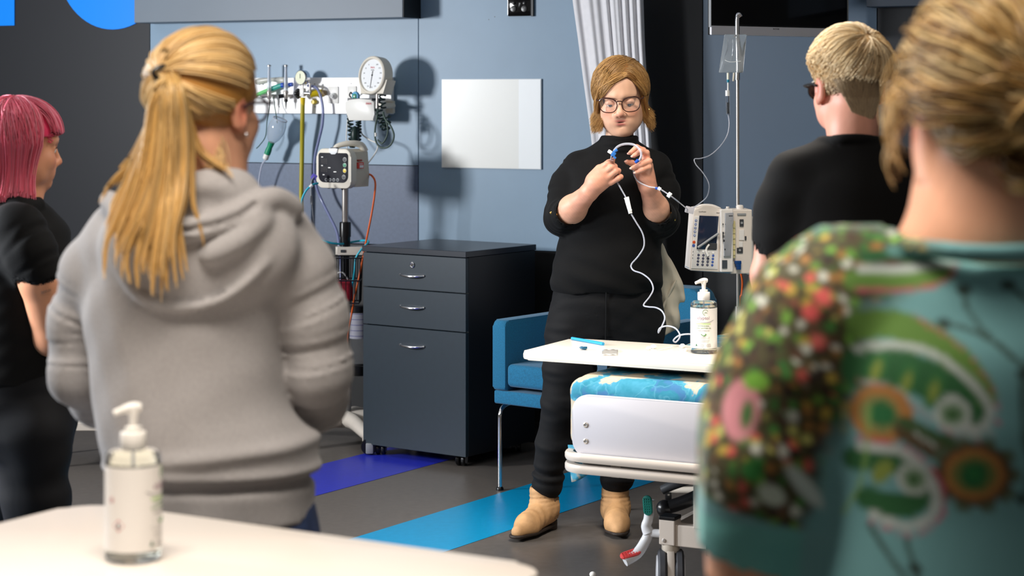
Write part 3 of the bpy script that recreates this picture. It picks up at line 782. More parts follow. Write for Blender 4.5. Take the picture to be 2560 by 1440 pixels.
# ------------------------------------------------------------------ patient monitor and its stand
dC = 8.95; base = P(863, 235 + HC * F / dC, dC)
st = thing('monitor_stand', 'rolling stand with steel pole and beige five-arm base beside the dark cabinet', 'stand', base, 0)
def Lz(v): return HC - (v - HY) * dC / F
MB().cyl((0, 0, Lz(556)), (0, 0, Lz(468)), .0145, .0145, 24).build('upper_pole', m_steel, st)
MB().lathe([(.026, Lz(592)), (.026, Lz(558)), (.024, Lz(555)), (.016, Lz(554))], 24).build('height_clamp', m_blackp, st)
MB().lathe([(.023, Lz(617)), (.023, Lz(592))], 24).build('collar', m_blackp, st)
MB().prism(rrect(-.042, -.03, .13, .03, .012), Lz(636), Lz(616), 'XY', .004).build('shelf_bracket', m_beige, st)
MB().box((-.018, -.0335, Lz(630)), (.004, -.029, Lz(623)), .001).build('bracket_slot', m_dgrey, st, smooth=False)
MB().cyl((0, 0, .14), (0, 0, Lz(636)), .019, .019, 20).build('lower_pole', mat('dark_pole', (40, 42, 46), .3, .6), st)
MB().lathe([(.04, .10), (.042, .115), (.030, .128), (.027, .135), (.027, .27), (.022, .30)], 24).build('base_hub', m_greyp, st)
for k in range(5):
    a = -1.15 + k * 2 * pi / 5
    d = Vector((cos(a), sin(a), 0)); s_ = Vector((-sin(a), cos(a), 0))
    b_ = MB(); b_.tube([Vector((0, 0, .105)), d * .12 + Vector((0, 0, .108)), d * .265 + Vector((0, 0, .085)), d * .315 + Vector((0, 0, .078))], .038, .022, 10, rf=lambda f: .04 - .016 * f)
    arm = b_.build('base_arm', m_beige, st)
    e = d * .315
    hd = MB().prism([(-.028, .0), (.028, .0), (.03, .03), (.018, .05), (-.018, .05), (-.03, .03)], -.012, .012, bev=.004).build('caster_hood', m_beige, st, None)
    hd.matrix_local = Matrix.Translation(e + Vector((0, 0, .036))) @ Matrix.Rotation(a + 1.2, 4, 'Z')
    wb = MB(); 
    for q in (-1, 1): wb.lathe([(.012, q * .014), (.033, q * .014), (.036, q * .018), (.036, q * .027), (.033, q * .031), (.012, q * .031)], 22, (0, 0, 0), 'X')
    wh = wb.build('caster_wheel', m_blackp, st); wh.matrix_local = Matrix.Translation(e + Vector((0, 0, .0365))) @ Matrix.Rotation(a + 1.2 + pi / 2, 4, 'Z')
    if k == 0:
        br = MB().box((-.016, -.052, .0), (.016, -.036, .045), .004).build('brake_pedal', m_greyp, st); br.matrix_local = Matrix.Translation(e + Vector((0, 0, .008))) @ Matrix.Rotation(.1, 4, 'Z')

# monitor
mz = P(848, 468, dC - .01); mo = thing('patient_monitor', 'cream patient monitor with black display and carry handle on the steel pole', 'monitor', (base.x - .005, base.y, Lz(468)), -math.radians(31))
w, dp, h = .19, .135, .172
fr = rrect(-w / 2, 0, w / 2, h, .03, 6, (.03, .03, .034, .034))
fr2 = []
for (x, z) in fr: fr2.append((x, z + (.006 * (1 - (x / (w / 2)) ** 2) if z > h / 2 else -.004 * (1 - (x / (w / 2)) ** 2))))
MB().prism(fr2, -dp / 2 - .012, -dp / 2 + .03, bev=.006).build('front_housing', m_cream, mo)
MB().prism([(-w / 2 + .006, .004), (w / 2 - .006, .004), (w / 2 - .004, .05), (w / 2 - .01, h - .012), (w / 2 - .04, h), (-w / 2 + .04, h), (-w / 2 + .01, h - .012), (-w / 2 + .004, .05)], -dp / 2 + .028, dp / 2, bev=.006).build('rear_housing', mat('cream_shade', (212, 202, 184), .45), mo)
sc = rrect(-w / 2 + .013, .024, w / 2 - .016, h - .016, .018, 6, (.03, .03, .012, .012))
disp = MB().prism(sc, -dp / 2 - .0145, -dp / 2 - .011, bev=.0008).build('display', mat('display_black', (30, 30, 38), .55, spec=.2), mo)
fy = -dp / 2 - .0152
for (x, z, wd) in ((-.066, .135, .010), (-.066, .097, .009), (-.028, .088, .013), (.002, .070, .015), (-.058, .056, .010)):
    MB().box((x, fy - .0003, z), (x + wd, fy + .001, z + .004)).build('display_mark', m_white, disp, None, smooth=False)
for (x, z) in ((-.066, .108), (-.066, .072)):
    for k in range(3):
        b_ = MB(); X = x + k * .012
        for (q0, q1, q2, q3) in ((0, 0, .008, .0012), (0, .010, .008, .0112), (0, .020, .008, .0212), (0, 0, .0012, .02), (.0068, 0, .008, .02)):
            b_.box((X + q0, fy - .0001, z + q1), (X + q2, fy + .001, z + q3))
        b_.build('digit', m_led, disp, None, smooth=False)
for (z, m_) in ((.128, m_dgrey), (.103, m_green), (.078, m_yel), (.050, m_dgrey)):
    b_ = MB(); b_.lathe([(.0085, -.0008), (.0085, .001), (.007, .0014)], 20, (0, 0, 0), 'Y'); o = b_.build('control_button', m_, disp)
    o.location = (.063 if z > .06 else .058, fy, z)
    b_ = MB(); b_.lathe([(.0095, -.0008), (.0095, .0006)], 20, (0, 0, 0), 'Y'); o2 = b_.build('button_ring', m_white, o)
for k in range(4):
    o = MB().lathe([(.0075, -.0008), (.0075, .001), (.006, .0014)], 18, (0, 0, 0), 'Y').build('soft_key', m_greyp, disp); o.location = (-.038 + k * .021, fy, .036)
    MB().lathe([(.0045, .001), (.0045, .0018)], 12, (0, 0, 0), 'Y').build('key_symbol', m_pdark, o)
MB().prism([(-.024, h + .004), (.024, h + .004), (.022, h - .013), (.010, h - .022), (-.010, h - .022), (-.022, h - .013)], -dp / 2 - .0165, -dp / 2 - .009, bev=.001).build('badge', m_bright, mo)
MB().box((-.018, -dp / 2 - .012, h + .002), (.014, -dp / 2 + .004, h + .009), .001).build('printer_slot', m_dgrey, mo, smooth=False)
hb = MB(); hb.tube([(-.02, -dp / 2 + .02, h + .0), (0, -dp / 2 + .025, h + .016), (.04, -.01, h + .026), (.07, .03, h + .018), (.078, .05, h - .01)], .011, .015, 12, rf=lambda f: .010 + .007 * f)
hb.build('carry_handle', m_cream, mo)
MB().box((w / 2 - .009, -.022, .118), (w / 2 - .001, .008, .126), .0005).build('side_label', mat('brick_red', (170, 66, 46), .5), mo, smooth=False)
MB().box((w / 2 - .009, -.026, .086), (w / 2 - .0008, .020, .113), .0005).build('side_label', mat('label_red', (226, 62, 48), .5), mo, smooth=False)
MB().box((w / 2 - .002, -.012, .089), (w / 2 - .0003, .016, .101)).box((w / 2 - .002, -.016, .105), (w / 2 - .0003, .012, .108)).build('label_print', m_bright, mo, smooth=False)
MB().lathe([(.012, -.012), (.014, -.006), (.03, 0)], 16).build('pole_mount', m_blackp, mo)
for x in (-.055, -.02): MB().lathe([(.006, -.006), (.007, .003)], 12, (x, -.04, 0)).build('foot', m_blackp, mo)

# cables on the stand
t = thing('teal_cable', 'bright turquoise cable curving round the monitor stand into the basket', 'cable', base)
MB().tube([P(795, 458, 8.84), P(780, 463, 8.82), P(763, 480, 8.82), P(753, 510, 8.83), P(757, 545, 8.85), P(790, 590, 8.88), P(815, 604, 8.88), P(850, 610, 8.91), P(880, 605, 8.98), P(912, 601, 8.94), P(921, 606, 8.86), P(905, 622, 8.83), P(890, 645, 8.83), P(886, 680, 8.83), P(880, 715, 8.85), P(870, 740, 8.88)], .0046, .0046, 10).build('cable', m_teal, t, world=True)
MB().tube([P(781, 462, 8.815), P(775, 468, 8.815)], .0075, .0075, 8, False).build('cable_tag', m_white, t, world=True)
t = thing('orange_cable', 'orange cable hanging from the back of the patient monitor beside the cabinet', 'cable', base)
MB().tube([P(915, 435, 8.98), P(928, 438, 8.96), P(938, 455, 8.93), P(936, 490, 8.9), P(928, 540, 8.9), P(918, 590, 8.88), P(908, 640, 8.84), P(898, 690, 8.82), P(888, 735, 8.82), P(880, 780, 8.84), P(870, 832, 8.86), P(864, 900, 8.86)], .0044, .0044, 10).build('cable', m_orange, t, world=True)
t = thing('sensor_lead', 'thin grey sensor lead with purple clip hanging left of the monitor', 'cable', base)
MB().tube([P(788, 440, 8.86), P(779, 452, 8.85), P(777, 475, 8.85), P(779, 500, 8.85), P(782, 530, 8.86), P(784, 570, 8.88), P(786, 700, 8.9)], .0022, .0022, 8).build('lead', m_greyp, t, world=True)
MB().tube([P(778, 489, 8.848), P(779.5, 511, 8.851)], .0062, .0062, 10, False).build('inline_plug', m_greyp, t, world=True)
MB().prism(rrect(-.012, -.012, .012, .012, .004), -.004, .004, bev=.001).build('clip', m_purple, t, Matrix.Translation(P(785, 442, 8.86)) @ Matrix.Rotation(.6, 4, 'Y'))

# wire basket
bk = thing('wire_basket', 'black wire basket hung on the monitor stand below the beige bracket', 'basket', (base.x, base.y - .03, Lz(750)))
bw, bd, bh = .17, .13, .20
for (z, k) in ((bh, 1.0), (bh * .5, .97), (.0, .92)):
    MB().tube([Vector((x * bw / 2 * k - .005, y * bd / 2 * k - .055, z)) for x, y in ((-1, -1), (1, -1), (1, 1), (-1, 1), (-1, -1))], .0032, .0032, 8, False).build('hoop', m_blackp, bk)
for k in range(9):
    x = -bw / 2 + bw * k / 8
    MB().tube([(x - .005, -bd / 2 - .055, bh), (x * .92 - .005, -bd / 2 * .92 - .055, 0), (x * .92 - .005, bd / 2 * .92 - .055, 0), (x - .005, bd / 2 - .055, bh)], .0020, .0020, 6, False).build('wire', m_blackp, bk)
for k in (1, 2, 3):
    for q in (-1, 1):
        y = -bd / 2 + bd * k / 4 - .055; x = q * bw / 2
        MB().tube([(x - .005, y, bh), (x * .92 - .005, y * .97, 0)], .0020, .0020, 6, False).build('wire', m_blackp, bk)
rp = thing('red_pouch', 'dark red pouch lying inside the black wire basket', 'pouch', (base.x - .01, base.y - .085, Lz(750) + .003))
MB().box((-.055, -.035, 0), (.05, .035, .095), .018, 3).build('pouch', mat('crimson_cloth', (150, 18, 42), .7, bump=(60, .5, .004)), rp)
MB().tube([(-.03, -.02, .09), (-.02, -.03, .125), (.01, -.035, .13), (.03, -.02, .10)], .003, .003, 8).build('white_cord', m_white, rp)
sj = thing('suction_jar', 'clear suction jar with printed white label and black lid behind the stand', 'jar', (WM @ wuv(897, 915, .12)), -TH)
r_ = .045; zz = sj.location.z
h_ = (WM @ wuv(897, 762, .12)).z - zz
MB().lathe([(r_ * .9, .006), (r_ * .92, .01), (r_, h_ - .03)], 28).build('jar_body', m_clear, sj)
MB().lathe([(r_ + .003, h_ - .03), (r_ + .004, h_ - .004), (r_ - .004, h_)], 28).build('lid', m_blackp, sj)
MB().lathe([(r_ + .0006, h_ * .46), (r_ + .001, h_ - .035)], 28, cap=False).build('label_band', mat('jar_label', (150, 150, 162), .5), sj)
for k in range(5):
    MB().lathe([(r_ + .0012, h_ * (.5 + .09 * k)), (r_ + .0012, h_ * (.5 + .09 * k) + .0022)], 28, cap=False).build('printed_line', mat('print_blue', (50, 50, 120), .5), sj)
MB().lathe([(.052, -.04), (.054, -.035), (.054, .004), (.05, .006)], 28).build('holder_cup', m_blackp, sj)
MB().box((-.02, .03, -.04), (.02, .125, .0), .002).build('wall_bracket', m_blackp, sj, smooth=False)

# ------------------------------------------------------------------ dark bedside cabinet
m_cab = mat('navy_laminate', (28, 42, 52), .38, var=(40, .06), bump=(900, .12, .0004))
m_cabs = mat('navy_laminate_carcass', (18, 22, 28), .4)
t = thing('bedside_cabinet', 'dark navy three drawer bedside cabinet on casters with chrome handles', 'cabinet', (-.646, 8.64, 0), -math.radians(36))
w, dp, z0, z1 = .560, .50, .048, .907
MB().box((.0, .02, z0 + .0), (w, dp, z1 - .026), .001, 1).build('carcass', m_cabs, t, smooth=False)
MB().box((-.004, -.004, z1 - .025), (w + .004, dp + .004, z1), .0015, 1).build('top_board', mat('navy_top', (28, 34, 44), .3, bump=(900, .1, .0004)), t, smooth=False)
for (a, b, lock) in ((.733, z1 - .028, 1), (.570, .729, 0), (z0, .566, 0)):
    MB().box((.0, 0, a), (w, .019, b), .001, 1).build('drawer', m_cab, t, smooth=False)
    dr = [o for o in t.children if o.name.startswith('drawer')][-1]
    hz = b - .085 if b > .8 else b - .070 if a > .5 else b - .072
    cxh = w * .49
    pts = []
    for k in range(13):
        f = k / 12 * 2 - 1
        pts.append((cxh + f * .064, -.003 - .020 * (1 - f * f) ** .6, hz - .004 * (1 - f * f)))
    MB().tube(pts, .0045, .0045, 10, False, rf=lambda f: .0035 + .0022 * sin(pi * f)).cyl((cxh - .064, .001, hz), (cxh - .064, -.005, hz), .0045).cyl((cxh + .064, .001, hz), (cxh + .064, -.005, hz), .0045).build('handle', m_chrome, dr)
    if lock:
        MB().lathe([(.0125, 0), (.0125, .004), (.0095, .006), (.009, .003), (.004, .003)], 22, (cxh, 0, b - .042), 'Y').build('lock', m_chrome, dr)
        MB().box((cxh - .001, -.0045, b - .045), (cxh + .001, -.002, b - .039)).build('keyhole', m_blackp, [o for o in dr.children if o.name.startswith('lock')][-1], smooth=False)
for (x, y, a) in ((.06, .05, .5), (w - .06, .05, .3), (.06, dp - .06, .2), (w - .06, dp - .06, .7)):
    cb = MB(); Mx = Matrix.Translation((x, y, .0265)) @ Matrix.Rotation(a, 4, 'Z')
    for q in (-1, 1): cb.lathe([(.008, q * .004), (.023, q * .004), (.0262, q * .008), (.0262, q * .017), (.022, q * .021)], 22, (0, 0, 0), 'X')
    wl = cb.build('caster', m_blackp, t); wl.matrix_local = Mx
    for q in (-1, 1):
        MB().lathe([(.016, q * .0205), (.0165, q * .022), (.005, q * .0235)], 18, (0, 0, 0), 'X').build('hub_disc', m_greyp, wl)
    MB().box((-.006, -.012, .0), (.006, .012, .024), .002).build('caster_fork', m_blackp, wl, smooth=False)

# ------------------------------------------------------------------ blue armchair
m_cloth = mat('blue_upholstery', (8, 100, 138), .85, var=(240, .22), bump=(500, .5, .0012), sheen=.15)
t = thing('armchair', 'blue upholstered armchair with chrome legs behind the woman in black', 'armchair', (-.076, 7.85, 0), -math.radians(38))
w, dp = .648, .62
def cushion(lo, hi, bev, nm, bulge=0.0):
    b = MB(); b.box(lo, hi, bev, 4)
    return b.build(nm, m_cloth, t)
def arm(x0, x1):
    o = MB().prism(rrect(0, .40, dp, .675, .03, 6, (.012, .012, .03, .025)), x0, x1, 'YZ', .008).build('armrest', m_cloth, t); return o
arm(0, .062); arm(w - .062, w)
cushion((.064, .002, .415), (w - .064, dp - .10, .505), .02, 'seat_cushion')
cushion((0, .006, .345), (w, dp, .398), .008, 'seat_rail')
MB().prism(rrect(0, .39, w, .795, .05, 6, (.01, .01, .05, .05)), dp - .12, dp, 'XZ', .015).build('backrest', m_cloth, t)
for x in (.012, w - .032):
    for (y, s_) in ((.03, 1), (dp - .03, -1)):
        lg = MB().tube([(x, y + s_ * .10, .337), (x, y + s_ * .05, .335), (x, y + s_ * .018, .325), (x, y + s_ * .004, .305), (x, y, .27), (x, y, .1), (x, y, .012)], .0085, .0085, 14).build('leg', m_chrome, t)
        MB().lathe([(.015, 0), (.015, .008), (.010, .014)], 16, (x, y, 0)).build('foot_glide', m_blackp, lg)

# ------------------------------------------------------------------ hospital bed
m_lam = mat('bed_laminate', (192, 190, 196), .42, bump=(900, .08, .0003))
m_frame = mat('bed_frame_cream', (200, 190, 180), .35)
bed = thing('hospital_bed', 'white hospital bed frame with foot panel and bumper rails', 'bed', (.185, 6.14, 0), -TH)
BM = wmat(bed)
fp = MB().prism(rrect(0, .448, .92, .639, .05, 8), 0, .022, 'XZ', .003).build('foot_panel', m_lam, bed)
for z in (.498, .548):
    MB().lathe([(.0085, 0), (.0085, .002), (.006, .0032), (.0035, .001)], 18, (.047, 0, z), 'Y').build('bolt', m_steel, fp)
def rail(z, h):
    path = [(-.03, .75), (-.03, .06)] + [(-.03 + .075 * (1 - cos(a)), .06 - .075 * sin(a)) for a in [k / 8 * pi / 2 for k in range(1, 9)]] + [(.5, -.015), (.875, -.015)] + [(.875 + .075 * sin(a), -.015 + .075 * (1 - cos(a))) for a in [k / 8 * pi / 2 for k in range(1, 9)]] + [(.95, .75)]
    b = MB(); n = len(path); V = []
    for i, p in enumerate(path):
        p = Vector((*p, 0)); q = Vector((*path[min(i + 1, n - 1)], 0)) - Vector((*path[max(i - 1, 0)], 0)); q.normalize(); nn = Vector((q.y, -q.x, 0))
        for (a, c) in ((-.012, -h / 2), (.010, -h / 2), (.0135, -h / 4), (.0135, h / 4), (.010, h / 2), (-.012, h / 2)):
            V.append(p + nn * a + Vector((0, 0, z + c)))
    Fc = [(i * 6 + k, i * 6 + (k + 1) % 6, (i + 1) * 6 + (k + 1) % 6, (i + 1) * 6 + k) for i in range(n - 1) for k in range(6)] + [tuple(range(6)), tuple((n - 1) * 6 + k for k in range(6))]
    b._add(V, Fc); return b.build('bumper_rail', m_frame, bed)
rail(.448, .024); rail(.414, .026)
MB().box((.02, .03, .405), (.90, 1.95, .452), .004).build('bed_deck', mat('deck_grey', (120, 118, 118), .5), bed, smooth=False)
MB().box((.12, .02, .39), (.15, .05, .44), .003).build('deck_bracket', m_frame, bed, smooth=False)
# base with casters
MB().box((.235, .13, .174), (.287, .185, .252), .003).build('caster_post', m_frame, bed, smooth=False)
MB().box((.234, .129, .250), (.288, .186, .262), .003).build('post_cap', m_blackp, bed, smooth=False)
MB().box((.285, .138, .172), (.80, .178, .238), .003).build('base_beam', m_frame, bed, smooth=False)
MB().box((.79, .13, .174), (.842, .185, .252), .003).build('caster_post', m_frame, bed, smooth=False)
MB().box((.25, .18, .19), (.275, 1.75, .235), .003).box((.80, .18, .19), (.825, 1.75, .235), .003).build('side_beam', m_frame, bed, smooth=False)
MB().box((.40, .10, .16), (.44, .21, .25), .004).build('joint_block', m_blackp, bed, smooth=False)
MB().lathe([(.006, 0), (.006, .003), (.003, .004)], 14, (.252, .13, .188), 'Y').build('bolt', m_steel, bed)
for (x, y, a) in ((.262, .16, .42), (.816, .16, .42), (.262, 1.75, .2), (.816, 1.75, .2)):
    cb = MB(); Mx = Matrix.Translation((x, y, .0785)) @ Matrix.Rotation(a, 4, 'Z')
    for q in (-1, 1): cb.lathe([(.02, q * .013), (.070, q * .013), (.0775, q * .019), (.0775, q * .034), (.070, q * .040)], 36, (0, 0, 0), 'X')
    wl = cb.build('caster', mat('tyre_grey', (70, 72, 78), .5), bed); wl.matrix_local = Mx
    for q in (-1, 1): MB().lathe([(.060, q * .0395), (.058, q * .044), (.02, q * .046)], 30, (0, 0, 0), 'X').build('hub_cover', mat('hub_pale', (206, 208, 214), .4), wl)
    MB().prism([(-.080, -.02), (-.055, .055), (-.02, .082), (.02, .082), (.055, .055), (.080, -.02), (.06, -.05), (-.06, -.05)], -.0115, .0115, 'YZ', .003).build('centre_hood', m_frame, wl)
    MB().lathe([(.026, .07), (.028, .078), (.028, .096)], 22).build('swivel_collar', mat('collar_beige', (196, 186, 172), .5), wl)
# brake pedal: a rocker with a green and a red pad
pm = Matrix.Translation((.218, .14, .205)) @ Matrix.Rotation(.15, 4, 'Z')
bp = MB().tube([(-.02, 0, .10), (-.018, 0, .07), (-.022, 0, .04), (-.028, 0, .02), (-.02, 0, 0)], .016, .014, 14, rf=lambda f: .019 - .004 * sin(pi * f)).tube([(-.02, 0, 0), (-.03, 0, -.025), (-.052, -.02, -.062), (-.085, -.045, -.082)], .015, .018, 14).cyl((-.03, 0, 0), (.03, 0, 0), .013).build('brake_pedal', mat('pedal_white', (212, 214, 218), .4), bed, BM @ pm)
def pad(nm, m_, c, R_, l):
    b = MB(); b.prism(rrect(-.0145, -l / 2, .0145, l / 2, .0135), -.006, 0, 'XZ', .002); 
    for i in range(7):
        b.box((-.012, -.0075, -l / 2 + .008 + i * (l - .016) / 6 - .0012), (.012, -.005, -l / 2 + .008 + i * (l - .016) / 6 + .0012))
    for i in range(4): b.box((-.010 + i * .0066 - .001, -.0075, -l / 2 + .008), (-.010 + i * .0066 + .001, -.005, l / 2 - .008))
    b.build(nm, m_, bp, BM @ pm @ Matrix.Translation(c) @ R_)
pad('green_pad', mat('pad_green', (0, 112, 102), .5), (-.019, -.014, .088), Matrix.Rotation(-.08, 4, 'Y'), .062)
pad('red_pad', mat('pad_red', (212, 72, 72), .5), (-.068, -.036, -.063), Matrix.Rotation(-1.05, 4, 'X') @ Matrix.Rotation(1.0, 4, 'Y'), .068)
# black lifting arms and pale strut
MB().tube([(.125, .42, .280), (.17, .43, .302), (.25, .45, .328), (.50, .52, .38)], .015, .016, 10).build('lift_arm', m_dgrey, bed)
MB().tube([(.140, .40, .226), (.20, .42, .248), (.30, .45, .295), (.50, .5, .37)], .022, .022, 10).ball((.142, .40, .226), .028, 12).build('lift_arm', m_blackp, bed)
MB().box((.352, .12, .235), (.378, .15, .405), .003).build('strut', m_frame, bed, smooth=False)

# mattress with marbled sheet
def marble():
    m = bpy.data.materials.new('marbled_sheet'); m.use_nodes = True; nt = m.node_tree; b = nt.nodes['Principled BSDF']; b.inputs['Roughness'].default_value = .75
    tc = nt.nodes.new('ShaderNodeTexCoord')
    def N(t, **k):
        n = nt.nodes.new(t)
        for a, v in k.items(): n.inputs[a].default_value = v
        return n
    wn = N('ShaderNodeTexNoise', Scale=7.0, Detail=4.0); nt.links.new(tc.outputs['Object'], wn.inputs['Vector'])
    ad = nt.nodes.new('ShaderNodeVectorMath'); ad.operation = 'MULTIPLY_ADD'; ad.inputs[1].default_value = (.22, .22, .22)
    nt.links.new(wn.outputs['Color'], ad.inputs[0]); nt.links.new(tc.outputs['Object'], ad.inputs[2])
    n1 = N('ShaderNodeTexNoise', Scale=6.0, Detail=5.0); nt.links.new(ad.outputs[0], n1.inputs['Vector'])
    r = nt.nodes.new('ShaderNodeValToRGB'); cr = r.color_ramp
    st = [(0, (4, 72, 100)), (.33, (4, 102, 130)), (.40, (44, 102, 150)), (.445, (8, 116, 140)), (.52, (50, 134, 162)), (.545, (180, 164, 140)), (.66, (190, 174, 150)), (1, (190, 168, 140))]
    cr.elements[0].position = 0; cr.elements[0].color = (*lin(st[0][1]), 1); cr.elements[1].position = 1; cr.elements[1].color = (*lin(st[-1][1]), 1)
    for p, c in st[1:-1]: e = cr.elements.new(p); e.color = (*lin(c), 1)
    nt.links.new(n1.outputs['Fac'], r.inputs['Fac'])
    vo = nt.nodes.new('ShaderNodeTexVoronoi'); vo.feature = 'DISTANCE_TO_EDGE'; vo.inputs['Scale'].default_value = 15; nt.links.new(ad.outputs[0], vo.inputs['Vector'])
    mr = nt.nodes.new('ShaderNodeMapRange'); mr.inputs['From Min'].default_value = .0; mr.inputs['From Max'].default_value = .06; mr.inputs['To Min'].default_value = .35; mr.inputs['To Max'].default_value = 0
    nt.links.new(vo.outputs['Distance'], mr.inputs['Value'])
    mx = nt.nodes.new('ShaderNodeMix'); mx.data_type = 'RGBA'; mx.inputs[7].default_value = (*lin((96, 166, 188)), 1)
    nt.links.new(mr.outputs['Result'], mx.inputs[0]); nt.links.new(r.outputs['Color'], mx.inputs[6]); nt.links.new(mx.outputs[2], b.inputs['Base Color'])
    return m
m_marb = marble()
def rbox(Fd, lo, hi, r, k=.01, fold=None):
    c = [(lo[i] + hi[i]) / 2 for i in range(3)]; hx = [(hi[i] - lo[i]) / 2 - r for i in range(3)]
    def fn(X, Y, Z):
        qx, qy, qz = np.abs(X - c[0]) - hx[0], np.abs(Y - c[1]) - hx[1], np.abs(Z - c[2]) - hx[2]
        d = np.sqrt(np.maximum(qx, 0) ** 2 + np.maximum(qy, 0) ** 2 + np.maximum(qz, 0) ** 2) + np.minimum(np.maximum(qx, np.maximum(qy, qz)), 0) - r
        if fold: d = d - fold(X, Y, Z)
        return d
    return Fd.put(fn, lo, hi, k)
ms = thing('mattress', 'hospital mattress under a blue and sand marbled sheet on the bed', 'mattress', BM @ Vector((.46, 1.0, .455)), -TH)
Fd = Field((-.52, -1.05, -.12), (.52, .95, .28), .008)
rbox(Fd, (-.498, -.968, .002), (.475, .93, .232), .05, fold=lambda X, Y, Z: .006 * wav(X, Y, Z * .6, 26, 5))
o = link('sheet', relax(Fd.mesh('sheet'), 1), m_marb, ms, True)
def corner(i, j):
    v = 1112 + (93 - 26 * j ** 1.5) * i; u = 1420 + 10 * i + (58 - 8 * i) * j; return P(u, v, 6.215 - .06 * j + .006 * sin(8 * j + 3 * i))
b = MB(); b.grid(corner, 10, 10)
o = b.build('sheet_corner', m_marb, ms, world=True, smooth=True); o.modifiers.new('t', 'SOLIDIFY').thickness = .002
bl = thing('folded_blanket', 'heap of blue marbled blanket on the bed behind the table', 'blanket', BM @ Vector((.58, .78, .690)), -TH)
Fd = Field((-.5, -.30, -.02), (.5, .35, .2), .008)
Fd.put(lambda X, Y, Z: (np.sqrt((X / .34) ** 2 + (Y / .22) ** 2 + (Z / .075) ** 2) - 1) * .06 - .009 * wav(X, Y, Z, 30, 8), (-.47, -.28, -.08), (.47, .28, .1), .005)
Fd.below(0.0)
link('blanket', relax(Fd.mesh('blanket'), 1), m_marb, bl, True)

# ------------------------------------------------------------------ overbed table
m_ttop = mat('table_cream', (238, 230, 216), .3, coat=.15)
ot = thing('overbed_table', 'cream overbed table across the foot of the bed', 'table', (.0255, 6.34, 0), -TH)
TM = wmat(ot); TZ = .745
MB().prism(rrect(0, 0, 1.15, .39, .03, 6), TZ - .026, TZ, 'XY', .008).build('tabletop', m_ttop, ot)
MB().box((.255, .13, TZ - .050), (1.08, .21, TZ - .0262), .003).build('support_beam', mat('beam_grey', (128, 122, 120), .45), ot, smooth=False)
MB().box((1.02, .12, .10), (1.09, .22, TZ - .06), .004).build('column', m_beige, ot, smooth=False)
MB().box((.78, .285, .045), (1.09, .335, .085), .004).box((1.01, .05, .045), (1.10, .45, .10), .004).build('base', m_beige, ot, smooth=False)
for (x, y) in ((1.055, .08), (1.055, .42), (.82, .31)):
    MB().lathe([(.01, -.012), (.021, -.011), (.0225, -.006), (.0225, .006), (.021, .011), (.01, .012)], 20, (x, y, .0228), 'X').cyl((x, y, .02), (x, y, .05), .006).build('caster', m_blackp, ot)

